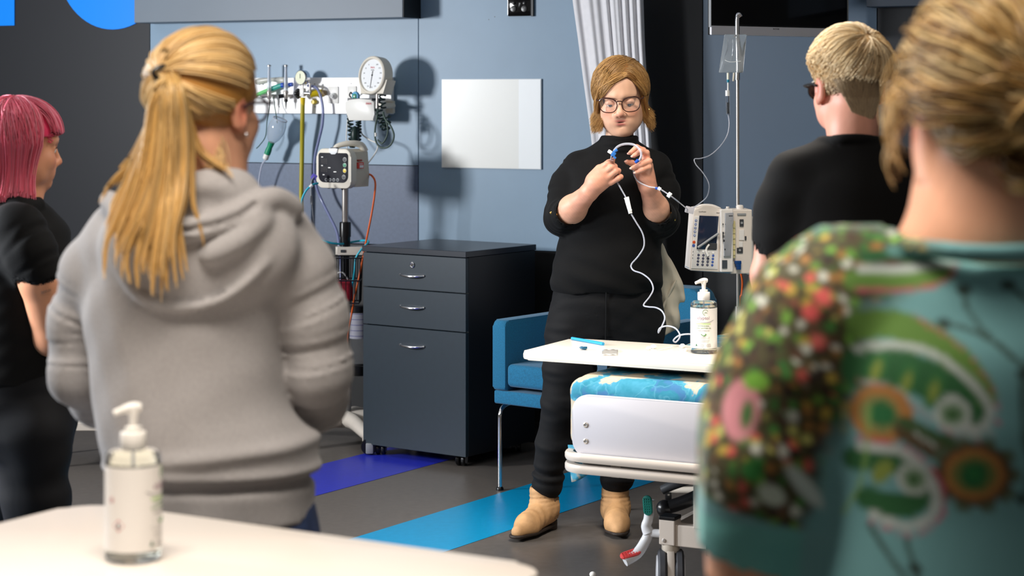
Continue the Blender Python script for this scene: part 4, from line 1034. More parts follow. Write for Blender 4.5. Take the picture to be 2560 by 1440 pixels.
# pump bottles
def pump_bottle(label, loc, rz, hgt, name='sanitiser_bottle', front=True):
    t = thing(name, label, 'bottle', loc, rz, 'pump bottles of hand gel'); s = hgt / .23
    def S(pr): return [(a * s, b * s) for a, b in pr]
    MB().lathe(S([(.036, 0), (.0405, .003), (.0415, .008), (.0415, .150), (.040, .158), (.034, .1625), (.016, .164), (.0155, .172)]), 44).build('bottle', m_clear, t)
    MB().lathe(S([(.034, .005), (.0385, .007), (.0392, .012), (.0392, .146)]), 40).build('gel', mat('gel', (244, 243, 226), .05, trans=.97, ior=1.1), t)
    # wrap-round label
    R_ = .0419 * s; b = MB(); n = 60; A0, A1 = (-2.3, 2.3)
    V = []
    for k in range(n + 1):
        a = A0 + (A1 - A0) * k / n; V += [(R_ * sin(a), -R_ * cos(a), .018 * s), (R_ * sin(a), -R_ * cos(a), .143 * s)]
    b._add(V, [(2 * k, 2 * k + 2, 2 * k + 3, 2 * k + 1) for k in range(n)])
    lb = b.build('paper_label', mat('label_paper', (238, 234, 230), .5), t, smooth=True)
    def T(txt, size, z, m_, ang=0.0):
        text(txt, size * s, m_, lb, Matrix.Rotation(ang, 4, 'Z') @ Matrix.Translation((0, 0, z * s)) @ Matrix.Rotation(pi / 2, 4, 'X'), bend=R_ + .0002, ext=.0001)
    def arc(pts, r, m_, nm, ang0=0.0):
        MB().tube([Vector((sin(x / R_ + ang0) * (R_ + .0003), -cos(x / R_ + ang0) * (R_ + .0003), z)) for x, z in [(a * s, q * s) for a, q in pts]], r * s, r * s, 6).build(nm, m_, lb)
    a0 = -.12 if front else 1.25
    arc([(.006 + .0085 * cos(a), .131 + .0085 * sin(a)) for a in [.4 + k * .35 for k in range(15)]][:13], .0005, m_pgreen, 'leaf_emblem', a0)
    arc([(.003, .128), (.006, .131), (.012, .129)], .0005, m_pgreen, 'leaf_emblem', a0)
    T('elyptol', .0145, .1085, m_pplum, a0)
    arc([(-.034, .1065), (-.02, .1015), (0, .0985), (.02, .1012), (.034, .1065)], .0005, m_pgrey, 'divider_line', a0)
    if True:
        gb = MB(); gb._add([Vector((sin(x / R_ + a0) * (R_ + .0002), -cos(x / R_ + a0) * (R_ + .0002), z)) for x, z in [(q * .003 * s - .0005, (.0925 + .0045 * e) * s) for q in range(-8, 9) for e in (0, 1)]], [(2 * k, 2 * k + 2, 2 * k + 3, 2 * k + 1) for k in range(16)])
        gb.build('green_band', mat('print_lime', (196, 222, 160), .6), lb)
    T('ANTIMICROBIAL', .0052, .0865, m_pgreen, a0); T('HAND SANITISER GEL', .0052, .0795, m_pgreen, a0); T('Sanitises & Moisturises', .0042, .0725, m_pgrey, a0)
    arc([(-.008, .063), (-.002, .0585), (.004, .0575), (.009, .063)], .0011, m_pgreen, 'leaf_picture', a0); arc([(0, .058), (.005, .060), (.006, .065)], .0008, m_pgreen, 'leaf_picture', a0)
    for (x, z, w_) in ((-.002, .053, .022), (-.001, .049, .02), (0, .043, .019), (-.001, .039, .017), (-.005, .031, .006), (-.005, .027, .007), (-.005, .023, .006), (.017, .032, .006), (.016, .028, .008), (.017, .024, .007)):
        arc([(x - w_, z), (x, z), (x + w_, z)], .0004, m_pgrey, 'small_print', a0)
    tr = MB(); tr._add([Vector((sin(x * s / R_ + a0) * (R_ + .0003), -cos(x * s / R_ + a0) * (R_ + .0003), z * s)) for x, z in ((-.027, .025), (-.019, .025), (-.023, .034))], [(0, 1, 2)]); tr.build('triangle_mark', mat('print_forest', (30, 90, 60), .6), lb)
    if not front:
        for (x, z, w_) in ((-.023, .058, .009), (-.036, .095, .005)):
            d = MB(); d._add([Vector((sin(q * s / R_) * (R_ + .0003), -cos(q * s / R_) * (R_ + .0003), k * s)) for q, k in ((x - w_, z), (x, z - w_), (x + w_, z), (x, z + w_))], [(0, 1, 2, 3)]); d.build('hazard_diamond', m_pred, lb)
            d = MB(); d._add([Vector((sin(q * s / R_) * (R_ + .0005), -cos(q * s / R_) * (R_ + .0005), k * s)) for q, k in ((x - w_ * .7, z), (x, z - w_ * .7), (x + w_ * .7, z), (x, z + w_ * .7))], [(0, 1, 2, 3)]); d.build('diamond_centre', m_bright, lb)
            d = MB(); d._add([Vector((sin(q * s / R_) * (R_ + .0007), -cos(q * s / R_) * (R_ + .0007), k * s)) for q, k in ((x - w_ * .25, z - w_ * .4), (x + w_ * .25, z - w_ * .4), (x + w_ * .2, z + w_ * .1), (x, z + w_ * .5), (x - w_ * .2, z + w_ * .1))], [(0, 1, 2, 3, 4)]); d.build('flame_mark', m_pdark, lb)
    m_pump = mat('pump_white', (244, 240, 234), .35)
    MB().lathe(S([(.0185, .166), (.0195, .168), (.0195, .188), (.0185, .1905), (.0125, .191), (.0125, .198), (.006, .199)]), 32).build('pump_collar', m_pump, t)
    MB().lathe(S([(.006, .198), (.0065, .21), (.0085, .222), (.008, .226)]), 20).build('pump_neck', m_pump, t)
    an = -2.6 if front else pi + .3
    d = Vector((cos(an), sin(an) * .6, 0)).normalized()
    MB().tube([d * -.011 * s + Vector((0, 0, .2262 * s)), Vector((0, 0, .2268 * s)), d * .014 * s + Vector((0, 0, .2245 * s)), d * .029 * s + Vector((0, 0, .2195 * s))], .0078 * s, .005 * s, 14, rf=lambda f: (.0065 + .0022 * sin(pi * min(f * 1.3, 1)) - .002 * f) * s).build('pump_head', m_pump, t)
    MB().lathe(S([(.0022, .012), (.0022, .166)]), 8).build('dip_tube', m_tube, t)
    return t
pb = P(1761, 885, 6.29); 
pump_bottle('clear pump bottle of hand gel standing on the cream overbed table', (pb.x, pb.y + .02, TZ + .0002), 0, .232)

# small items on the overbed table
def onT(u, v, dz=0.0):
    """picture point on the table top plane"""
    d = F * (HC - TZ) / (v - HY); p = P(u, v, d); p.z = TZ + dz; return p
t = thing('needle_cap', 'bright blue plastic needle sheath lying near the table corner', 'needle cap', onT(1469, 857))
MB().tube([onT(1430, 850, .0055), onT(1470, 857, .0055), onT(1508, 864, .0055)], .005, .0055, 12, False).build('sheath', mat('sheath_blue', (40, 150, 200), .35), t, world=True)
t = thing('crumpled_wrapper', 'small crumpled dark teal wrapper on the table beside the blue sheath', 'wrapper', onT(1459, 875))
b = MB(); b.ball(onT(1459, 875, .006), .012, 8, (1.0, .9, .5))
for v in b.bm.verts: v.co += Vector(mnoise.noise_vector(v.co * 120)) * .005; v.co.z = max(v.co.z, TZ + .0003)
b.build('wrapper', mat('teal_foil', (22, 82, 112), .35), t, world=True, smooth=False)
t = thing('clear_packet', 'small flat clear plastic packet lying on the cream table', 'packet', onT(1530, 882))
b = MB(); b.grid(lambda i, j: onT(1505 + 40 * i, 876 + 13 * j, .0015 + .003 * sin(7 * i + 3 * j) ** 2), 8, 6)
o = b.build('packet', mat('packet', (250, 248, 244), .15, trans=.6), t, world=True); o.modifiers.new('t', 'SOLIDIFY').thickness = .0006
for k, (u, v, r, dsc) in enumerate(((1621, 875, .007, 'leftmost of the white cotton balls on the cream table'), (1634, 872, .0085, 'white cotton ball on the cream table, second from left'), (1706, 870, .0085, 'white cotton ball left of the pump bottle'), (1715, 878, .006, 'smallest white cotton ball nearest the pump bottle base'))):
    t = thing('cotton_ball', dsc, 'cotton ball', onT(u, v), 0, 'cotton balls on the overbed table')
    b = MB(); b.ball(onT(u, v, r * .8), r, 8, (1.1, 1, .8))
    for q in b.bm.verts: q.co += Vector(mnoise.noise_vector(q.co * 200)) * .002; q.co.z = max(q.co.z, TZ + .0003)
    b.build('cotton', mat('cotton', (246, 242, 236), .9), t, world=True)
t = thing('cotton_swab', 'thin white cotton swab lying on the cream table', 'swab', onT(1663, 874))
MB().tube([onT(1648, 877, .003), onT(1679, 870, .003)], .0015, .0015, 8, False).build('stick', m_white, t, world=True)
MB().ball(onT(1679, 870, .0035), .0032, 8).build('tip', m_bright, t, world=True)
for k, (u, v, sz, ds) in enumerate(((1818, 872, .022, 'white gauze piece right of the pump bottle'), (1842, 866, .026, 'largest white gauze swab by the blanket'), (1812, 884, .016, 'small white gauze scrap nearest the table front'))):
    t = thing('gauze_swab', ds, 'gauze', onT(u, v), 0, 'gauze pieces on the overbed table')
    b = MB(); b.grid(lambda i, j: onT(u, v) + Vector(((i - .5) * sz * 1.8, (j - .5) * sz * 1.4, .003 + .010 * abs(mnoise.noise(Vector((i * 2.3 + k * 5, j * 2.7, .5)))))), 10, 8)
    o = b.build('gauze', mat('gauze', (244, 240, 234), .9), t, world=True); o.modifiers.new('t', 'SOLIDIFY').thickness = .001

# ------------------------------------------------------------------ drip stand with bag and infusion pump
dI = 7.50
def ip(u, v, d=dI): return P(u, v, d)
iv = thing('drip_stand', 'thin chrome drip stand pole behind the bed', 'drip stand', P(1845, HY + HC * F / dI, dI))
MB().cyl(ip(1844, 192), ip(1845, HY + .8 * F / dI * 1.0), .0062).build('upper_pole', m_steel, iv, world=True)
MB().cyl(ip(1845, HY + .8 * F / dI), P(1845, HY + (HC - .08) * F / dI, dI), .0105).build('lower_pole', m_steel, iv, world=True)
MB().tube([ip(1844, 200), ip(1844, 150), ip(1843.5, 80), ip(1844, 44), ip(1847, 36), ip(1852, 42)], .0085, .0085, 14).build('hook_top', m_chrome, iv, world=True)
MB().tube([ip(1835, 92, 7.44), ip(1838, 90, 7.46), ip(1844, 93)], .003, .003, 8).build('bag_hook', m_chrome, iv, world=True)
for k in range(5):
    a = k * 2 * pi / 5 + .3; o0 = iv.location + Vector((0, 0, .075)); e = o0 + Vector((cos(a) * .27, sin(a) * .27, -.02))
    MB().tube([o0, e], .016, .012, 10, False).build('base_leg', m_beige, iv, world=True)
    MB().lathe([(.01, -.012), (.025, -.01), (.0265, -.005), (.0265, .005), (.025, .01), (.01, .012)], 18, (e.x, e.y, .0268), 'X').cyl((e.x, e.y, .027), (e.x, e.y, .058), .006).build('caster', m_blackp, iv, world=True)

bag = thing('drip_bag', 'clear fluid drip bag hanging from the chrome stand', 'drip bag', ip(1832, 135, 7.43))
dB = 7.43
Fd = Field((-.075, -.03, -.09), (.075, .03, .09), .0022); c = bag.location
def L2(u, v): q = P(u, v, dB) - c; return (q.x, q.z)
tl, tr_, br_, bl_ = L2(1811, 86), L2(1867, 89), L2(1858, 184), L2(1797, 182)
def bagf(X, Y, Z):
    f = np.clip((Z - bl_[1]) / (tl[1] - bl_[1]), 0, 1); xl = bl_[0] + (tl[0] - bl_[0]) * f; xr = br_[0] + (tr_[0] - br_[0]) * f
    x = (X - (xl + xr) / 2) / ((xr - xl) / 2); z = (Z - (tl[1] + bl_[1]) / 2) / ((tl[1] - bl_[1]) / 2)
    e = np.maximum(np.abs(x), np.abs(z)); belly = .013 * np.clip(1 - x ** 4, 0, 1) * np.clip(1 - np.abs(z + .15) ** 3, 0, 1) + .0022
    d1 = np.abs(Y) - belly; d2 = (e - 1) * .045
    return np.maximum(d1, d2) * .8
Fd.put(bagf, (-.07, -.02, -.08), (.07, .02, .08), 0)
link('bag', relax(Fd.mesh('bag'), 2), mat('bag_film', (246, 250, 250), .10, trans=.84, ior=1.16), bag, True)
MB().tube([P(1812, 150, dB - .013), P(1826, 155, dB - .016), P(1852, 153, dB - .013)], .0012, .0012, 6).build('water_line', m_bright, bag, world=True)
for (u0, v0, u1, v1) in ((1818, 100, 1813, 140), (1832, 98, 1829, 150), (1846, 110, 1843, 148), (1803, 174, 1810, 160), (1853, 178, 1850, 160)):
    MB().tube([P(u0, v0, dB - .010), P((u0 + u1) / 2 + 2, (v0 + v1) / 2, dB - .0145), P(u1, v1, dB - .012)], .0011, .0016, 6).build('film_crease', m_clear, bag, world=True)
for k in range(8):
    MB().tube([P(1846 - k * .6, 104 + k * 6, dB - .0125), P(1851 - k * .6, 104.6 + k * 6, dB - .0118)], .0005, .0005, 5, False).build('scale_mark', m_pgrey, bag, world=True)
MB().tube([P(1820, 181, dB), P(1820, 199, dB)], .0048, .0045, 12, False).build('port', mat('port_cream', (236, 236, 220), .4), bag, world=True)
MB().tube([P(1835, 181, dB), P(1833, 203, dB)], .0042, .0038, 12, False).build('port', m_cream, bag, world=True)
gs = thing('drip_line', 'clear drip chamber and tube running from the bag to the infusion pump', 'drip line', P(1820, 210, dB))
MB().tube([P(1820, 199, dB), P(1820, 206, dB)], .005, .005, 12, False).build('teal_ring', mat('ring_teal', (20, 130, 160), .4), gs, world=True)
MB().tube([P(1820, 206, dB), P(1820, 226, dB)], .0028, .003, 12, False).tube([P(1819, 226, dB), P(1819, 240, dB)], .0085, .0085, 14, False).build('white_spike', m_bright, gs, world=True)
MB().tube([P(1819, 240, dB), P(1820.5, 287, dB)], .0068, .0066, 16, False).build('chamber', m_clear, gs, world=True)
MB().tube([P(1820, 256, dB), P(1820.5, 284, dB)], .0048, .0048, 12, False).build('chamber_fluid', mat('fluid_dark', (70, 76, 84), .1, trans=.4), gs, world=True)
MB().tube([P(1820.5, 287, dB), P(1823, 310, 7.40), P(1818, 338, 7.37), P(1800, 366, 7.32), P(1775, 388, 7.27), P(1752, 396, 7.23), P(1736, 398, 7.21), P(1740, 412, 7.20), P(1757, 432, 7.20), P(1772, 460, 7.21), P(1768, 490, 7.24), P(1750, 508, 7.27), P(1730, 521, 7.285)], .0021, .0021, 8).build('tube', m_tube, gs, world=True)

# infusion pump: screen unit, opened pump module, side module
rp_ = .10
pu = thing('infusion_pump', 'cream infusion pump with keypad and open channel door clamped on the chrome stand', 'infusion pump', P(1845, 690, 7.42), rp_)
PS = F / 7.37
def pl(u, v): return ((u - 1845) / PS, (690 - v) / PS)
def pbx(u0, v0, u1, v1, y0, y1, nm, m_, bev=.003, par=None, tilt=0):
    a = pl(u0, v1); b = pl(u1, v0); return MB().box((a[0], y0, a[1]), (b[0], y1, b[1]), bev).build(nm, m_, par or pu, smooth=False)
m_pump = mat('pump_cream', (226, 216, 206), .4); m_pumpw = mat('pump_pale', (232, 228, 224), .35)
a = [pl(*q) for q in ((1711, 668), (1722, 523), (1728, 515), (1745, 513), (1770, 514), (1796, 518), (1790, 676), (1716, 671))]
su = MB().prism(a, -.075, .02, bev=.005).build('screen_unit', m_pump, pu)
MB().prism([pl(*q) for q in ((1716, 665), (1725, 535), (1786, 537), (1782, 668))], -.0775, -.074, bev=.001).build('front_panel', m_pumpw, su)
MB().prism([pl(*q) for q in ((1729, 617), (1736, 534), (1785, 536), (1778, 620))], -.079, -.0765, bev=.0006).build('display', mat('lcd', (34, 44, 66), .12), su)
MB().tube([(pl(1732, 517)[0], -.03, pl(1732, 517)[1]), (pl(1750, 511)[0], -.03, pl(1750, 511)[1]), (pl(1775, 512)[0], -.03, pl(1775, 512)[1]), (pl(1795, 520)[0], -.03, pl(1795, 520)[1])], .006, .006, 10).build('top_handle', m_pumpw, pu)
MB().prism([pl(*q) for q in ((1710, 664), (1716, 671), (1812, 679), (1812, 672))], -.07, .015).build('blue_foot_strip', mat('foot_blue', (110, 150, 180), .4), pu, smooth=False)
m_key = mat('key_navy', (40, 44, 78), .4); m_keyb = mat('key_blue', (70, 100, 176), .4)
def key(u, v, m_, r=.0042):
    x, z = pl(u, v); o = MB().lathe([(r, .0), (r, .0014), (r * .8, .0018)], 16, (0, 0, 0), 'Y').build('key', m_, su); o.location = (x, -.0775, z); return o
for k in range(5):
    u, v = 1727.6 - k * .9, 546.5 + k * 9.2; key(u, v, m_keyb, .0042)
    x, z = pl(u, v); o = MB().lathe([(.0022, 0), (.0022, .0006)], 10, (0, 0, 0), 'Y').build('key_dot', m_bright, su); o.location = (x, -.0794, z)
key(1722.5, 600, mat('key_orange', (222, 88, 36), .4), .0056); key(1721.5, 608.5, m_keyb, .0056)
for r_ in range(4):
    for c_ in range(4):
        u, v = 1734 + c_ * 12.3 - r_ * .8, 632 + r_ * 7.9 + c_ * .6
        key(u, v, m_keyb if c_ == 3 else m_key, .0044)
        if c_ < 3:
            x, z = pl(u, v); text(str(r_ * 3 + c_ + 1) if r_ < 3 else '*0#'[c_], .0045, m_bright, su, face_M(x, -.0795, z - .0015))
for (u, v) in ((1733, 624), (1746, 624), (1759, 625), (1771, 627)): key(u, v, m_bright, .004)
text('CareFusion', .006, m_pdark, su, face_M(*[pl(1744, 526)[0], -.0755, pl(1744, 526)[1]]))
text('Alaris', .006, m_pdark, su, face_M(pl(1784, 529)[0], -.0755, pl(1784, 529)[1]))
for k, (u, v) in enumerate(((1720, 623), (1719.5, 631), (1719, 639))):
    x, z = pl(u, v); o = MB().prism([(-.002, -.003), (.002, -.003), (.0, .003)], -.001, 0).build('status_symbol', m_pgrey, su, None, smooth=False); o.location = (x, -.0773, z)
# opened door seen edge on, latch bar across the display
dbar = MB(); p0, p1 = pl(1731, 613), pl(1783, 578)
dbar.tube([(p0[0], -.088, p0[1]), (p1[0], -.088, p1[1])], .0045, .0045, 8, False); dbar.build('door_latch_bar', m_greyp, pu)
MB().tube([(pl(1760, 606)[0], -.083, pl(1760, 606)[1]), (pl(1752, 618)[0], -.088, pl(1752, 618)[1]), (pl(1757, 634)[0], -.09, pl(1757, 634)[1])], .0035, .0045, 10).build('latch_lever', m_white, pu)
MB().box((pl(1752, 618)[0], -.082, pl(1752, 618)[1]), (pl(1780, 603)[0], -.077, pl(1780, 603)[1]), .001).build('latch_plate', m_dgrey, pu, smooth=False)
# door (open, turned to the viewer) with grey platen
dr = pbx(1787, 518, 1818, 674, -.10, -.074, 'channel_door', m_pumpw, .003)
MB().prism([pl(*q) for q in ((1797, 527), (1818, 526), (1818, 553), (1814, 556), (1814, 588), (1812, 612), (1812, 634), (1794, 634), (1794, 600), (1797, 580))], -.108, -.098, bev=.002).build('platen', mat('platen_grey', (158, 160, 166), .4), dr)
MB().ball((pl(1811, 545)[0], -.102, pl(1811, 545)[1]), .011, 12, (1, .6, 1)).build('platen_dome', mat('platen_grey'), dr)
for (u, v, w_, h_) in ((1791, 553, 2, 3), (1791, 574, 3, 5), (1791, 582, 3, 6), (1792, 593, 4, 5), (1795, 615, 3, 4), (1806, 533, 10, 2)):
    a = pl(u, v + h_); b = pl(u + w_, v); MB().box((a[0], -.1085, a[1]), (b[0], -.097, b[1])).build('door_catch', m_dgrey, dr, smooth=False)
pbx(1790, 644, 1803, 664, -.104, -.099, 'door_window', mat('dark_window', (70, 76, 84), .2), .001, dr)
# pump module
pmn = pbx(1815, 520, 1870, 680, -.075, .03, 'pump_module', m_pump, .004)
yb = MB(); a = pl(1812, 641); b = pl(1826, 548); yb.box((a[0], -.085, a[1]), (b[0], -.073, b[1]), .002)
for k in range(6): yb.box((a[0] - .0, -.0875, a[1] + .012 + k * .02), (b[0], -.084, a[1] + .024 + k * .02), .001, 1)
yb.build('pumping_fingers', mat('pale_yellow', (212, 200, 148), .45), pmn)
for (u0, v0, u1, v1, m_) in ((1838, 544, 1848, 562, m_dgrey), (1831, 615, 1846, 628, m_dgrey), (1836, 570, 1849, 596, m_pumpw), (1836, 599, 1846, 613, m_pumpw), (1851, 586, 1855, 596, m_dgrey), (1832, 529, 1854, 534, m_greyp)):
    pbx(u0, v0, u1, v1, -.079, -.072, 'sensor_block', m_, .001, pmn)
for (u, v) in ((1843, 553), (1838, 621)):
    x, z = pl(u, v); MB().lathe([(.0045, .078), (.0045, .081), (.003, .0815)], 14, (x, 0, z), 'Y').build('sensor_lens', m_greyp, pmn)
bb = MB()
for (u0, v0, u1, v1) in ((1824, 647, 1841, 655), (1827, 655, 1840, 663), (1829, 662, 1840, 669)):
    a = pl(u0, v1); b = pl(u1, v0); bb.box((a[0], -.088, a[1]), (b[0], -.073, b[1]), .0015)
bb.build('flow_clamp', mat('clamp_blue', (12, 62, 122), .3), pmn)
MB().lathe([(.014, 0), (.014, .012), (.010, .016)], 18, (pl(1845, 518)[0], -.03, pl(1845, 518)[1] - .004)).lathe([(.006, 0), (.006, .01)], 12, (pl(1810, 518)[0], -.06, pl(1810, 518)[1] - .002)).build('top_knob', m_pumpw, pmn)
# side module
sm = pbx(1868, 541, 1925, 680, -.06, .03, 'side_module', mat('pump_side', (198, 192, 186), .45), .003)
pbx(1866, 545, 1920, 560, -.0625, -.058, 'dark_slot', m_blackp, .001, sm)
pbx(1857, 538, 1872, 682, -.072, .02, 'module_edge', m_pumpw, .003)
MB().box((-.02, .005, .03), (.02, .06, .09), .004).build('pole_clamp', m_dgrey, pu, smooth=False)
t = thing('orange_lead', 'short orange lead hanging behind the drip stand pole', 'cable', P(1853, 700, 7.54))
MB().tube([P(1852, 682, 7.54), P(1856, 705, 7.54), P(1854, 735, 7.54), P(1849, 760, 7.54), P(1850, 900, 7.54)], .0035, .0035, 8).build('lead', m_orange, t, world=True)

# ------------------------------------------------------------------ white table in front, with its bottle
TZ2 = .863; A = Vector((.065, 2.955, 0)); ang = math.atan2(.44, .735)
ft = thing('side_table', 'white laminate table with rounded corners in the foreground', 'table', (A.x, A.y, 0), -ang)
# local x runs to the right, y away; the right far corner is the origin
m_wt = mat('table_white', (240, 230, 220), .32, coat=.1)
MB().prism(rrect(-.93, -.60, .0, .0, .07, 8), TZ2 - .03, TZ2, 'XY', .008).build('tabletop', m_wt, ft)
MB().box((-.5, -.34, .06), (-.43, -.26, TZ2 - .03), .004).build('column', m_beige, ft, smooth=False)
MB().box((-.75, -.33, .03), (-.18, -.27, .07), .004).box((-.49, -.55, .03), (-.44, -.05, .07), .004).build('base', m_beige, ft, smooth=False)
for (x, y) in ((-.73, -.3), (-.2, -.3), (-.465, -.53), (-.465, -.07)): MB().lathe([(.02, 0), (.022, .01), (.01, .032)], 16, (x, y, 0)).build('foot_glide', m_blackp, ft)
d_ = F * (HC - TZ2) / (1398 - HY); pb = P(333, 1398, d_)
fb = pump_bottle('clear pump bottle of hand gel nearest the camera on the white table', (pb.x, pb.y, TZ2 + .0002), .2, .232, front=False)

# low trolley at the back left, and a scrap on the floor
lt = thing('low_trolley', 'low beige trolley base glimpsed between the pink haired woman and grey hoodie', 'trolley', P(215, 1150, 8.3) * 1)
lt.location.z = 0
MB().box((-.25, -.03, .165), (.25, .03, .20), .004).build('frame_bar', m_beige, lt, smooth=False)
MB().box((-.24, .03, .17), (.24, .38, .198), .003).build('shelf', m_dgrey, lt, smooth=False)
for x in (-.22, .22):
    for y in (0, .34): MB().cyl((x, y, .04), (x, y, .166), .01).lathe([(.01, -.011), (.02, -.01), (.022, 0), (.02, .01), (.01, .011)], 16, (x, y, .022), 'X').build('caster_leg', m_blackp, lt)
q = P(1482, 1441, F * HC / (1441 - HY) * .998)
t = thing('cotton_ball', 'lone pale cotton ball on the dark floor at the bottom edge', 'cotton ball', (q.x, q.y, 0))
b = MB(); b.ball((0, 0, .0095), .011, 10, (1, 1, .85)); b.build('cotton', mat('cotton'), t)

# ================================================================== people
def skinmat(n): return mat(n, (220, 170, 140), .48, attr='Col', sss=.06, bump=(350, .12, .0006))
def hairmat(n): return mat(n, (180, 130, 70), .38, attr='Col', spec=.6)
def A_(p): return np.array(tuple(p))
def crease(amp, f, seed=0, bias=0.0):
    """irregular cross folds along a limb"""
    rs_ = np.random.RandomState(seed); p = rs_.rand(6) * 6.28; k = rs_.uniform(18, 34, 4)
    def fn(t, qx, qy, qz):
        a = np.sin(t * f + 1.6 * np.sin(qx * k[0] + p[0]) + 1.3 * np.sin(qz * k[1] + t * f * .31 + p[1]) + p[2])
        b = .5 + .5 * np.sin(t * f * .43 + qx * k[2] + qz * k[3] + p[3])
        return amp * (a * b + .5 * np.sin(t * f * .22 + qx * k[1] + p[4]) - bias)
    return fn
def hand(Fd, w, D, N, side=1, k=.006):
    """relaxed hand: palm, four unequal curled fingers and a thumb off its side; D towards the fingers, N out of the palm"""
    w = A_(w); D = unit(np.array(D, float)); N = unit(np.array(N, float)); S = np.cross(D, N) * side
    for o in (-.026, -.009, .009, .026): Fd.cap(w + S * o * .5, w + D * .085 + S * o, .017, .014, .014)
    for o, l, r in ((-.030, .82, .0078), (-.010, .97, .0088), (.010, 1.0, .0090), (.030, .93, .0088)):
        p = [w + D * .085 + S * o]; p.append(p[0] + (D + .25 * N) * .038 * l); p.append(p[1] + (.75 * D + .65 * N) * .026 * l); p.append(p[2] + (.35 * D + .9 * N) * .020 * l)
        Fd.chain(p, [r + .0012, r, r - .0008, r - .0016], k)
    q = [w + D * .02 + S * .026, w + D * .048 + S * .048 + N * .012, w + D * .076 + S * .052 + N * .024, w + D * .096 + S * .046 + N * .032]
    Fd.chain(q, [.014, .0115, .0100, .0080], k)
def person(label, base, group=None): return thing('person', label, 'person', base)

def hair_cap(c, R, s, off, keep, rgb, h=.004, extra=None, bump=0.0):
    """solid hair volume: skull offset outwards, kept where keep(local) > 0"""
    e = .16 * s
    Fd = Field(np.array(c) - e, np.array(c) + e, h)
    def fn(X, Y, Z):
        x, y, z = X - c[0], Y - c[1], Z - c[2]
        lx, ly, lz = [(R[0, j] * x + R[1, j] * y + R[2, j] * z) / s for j in range(3)]
        o = off(lx, ly, lz) if callable(off) else off
        r = [.077, .1, .088]; rr = [q + o for q in r]
        k0 = np.sqrt((lx / rr[0]) ** 2 + ((ly + .015) / rr[1]) ** 2 + ((lz - .03) / rr[2]) ** 2)
        d = (k0 - 1) * .085
        d = np.maximum(d, -keep(lx, ly, lz)) * s
        return d
    Fd.put(fn, np.array(c) - e, np.array(c) + e, 0)
    if extra: extra(Fd)
    me = relax(Fd.mesh('cap'), 2)
    a = mesh_arrays(me, np.array(lin(rgb))); bpy.data.meshes.remove(me)
    return a

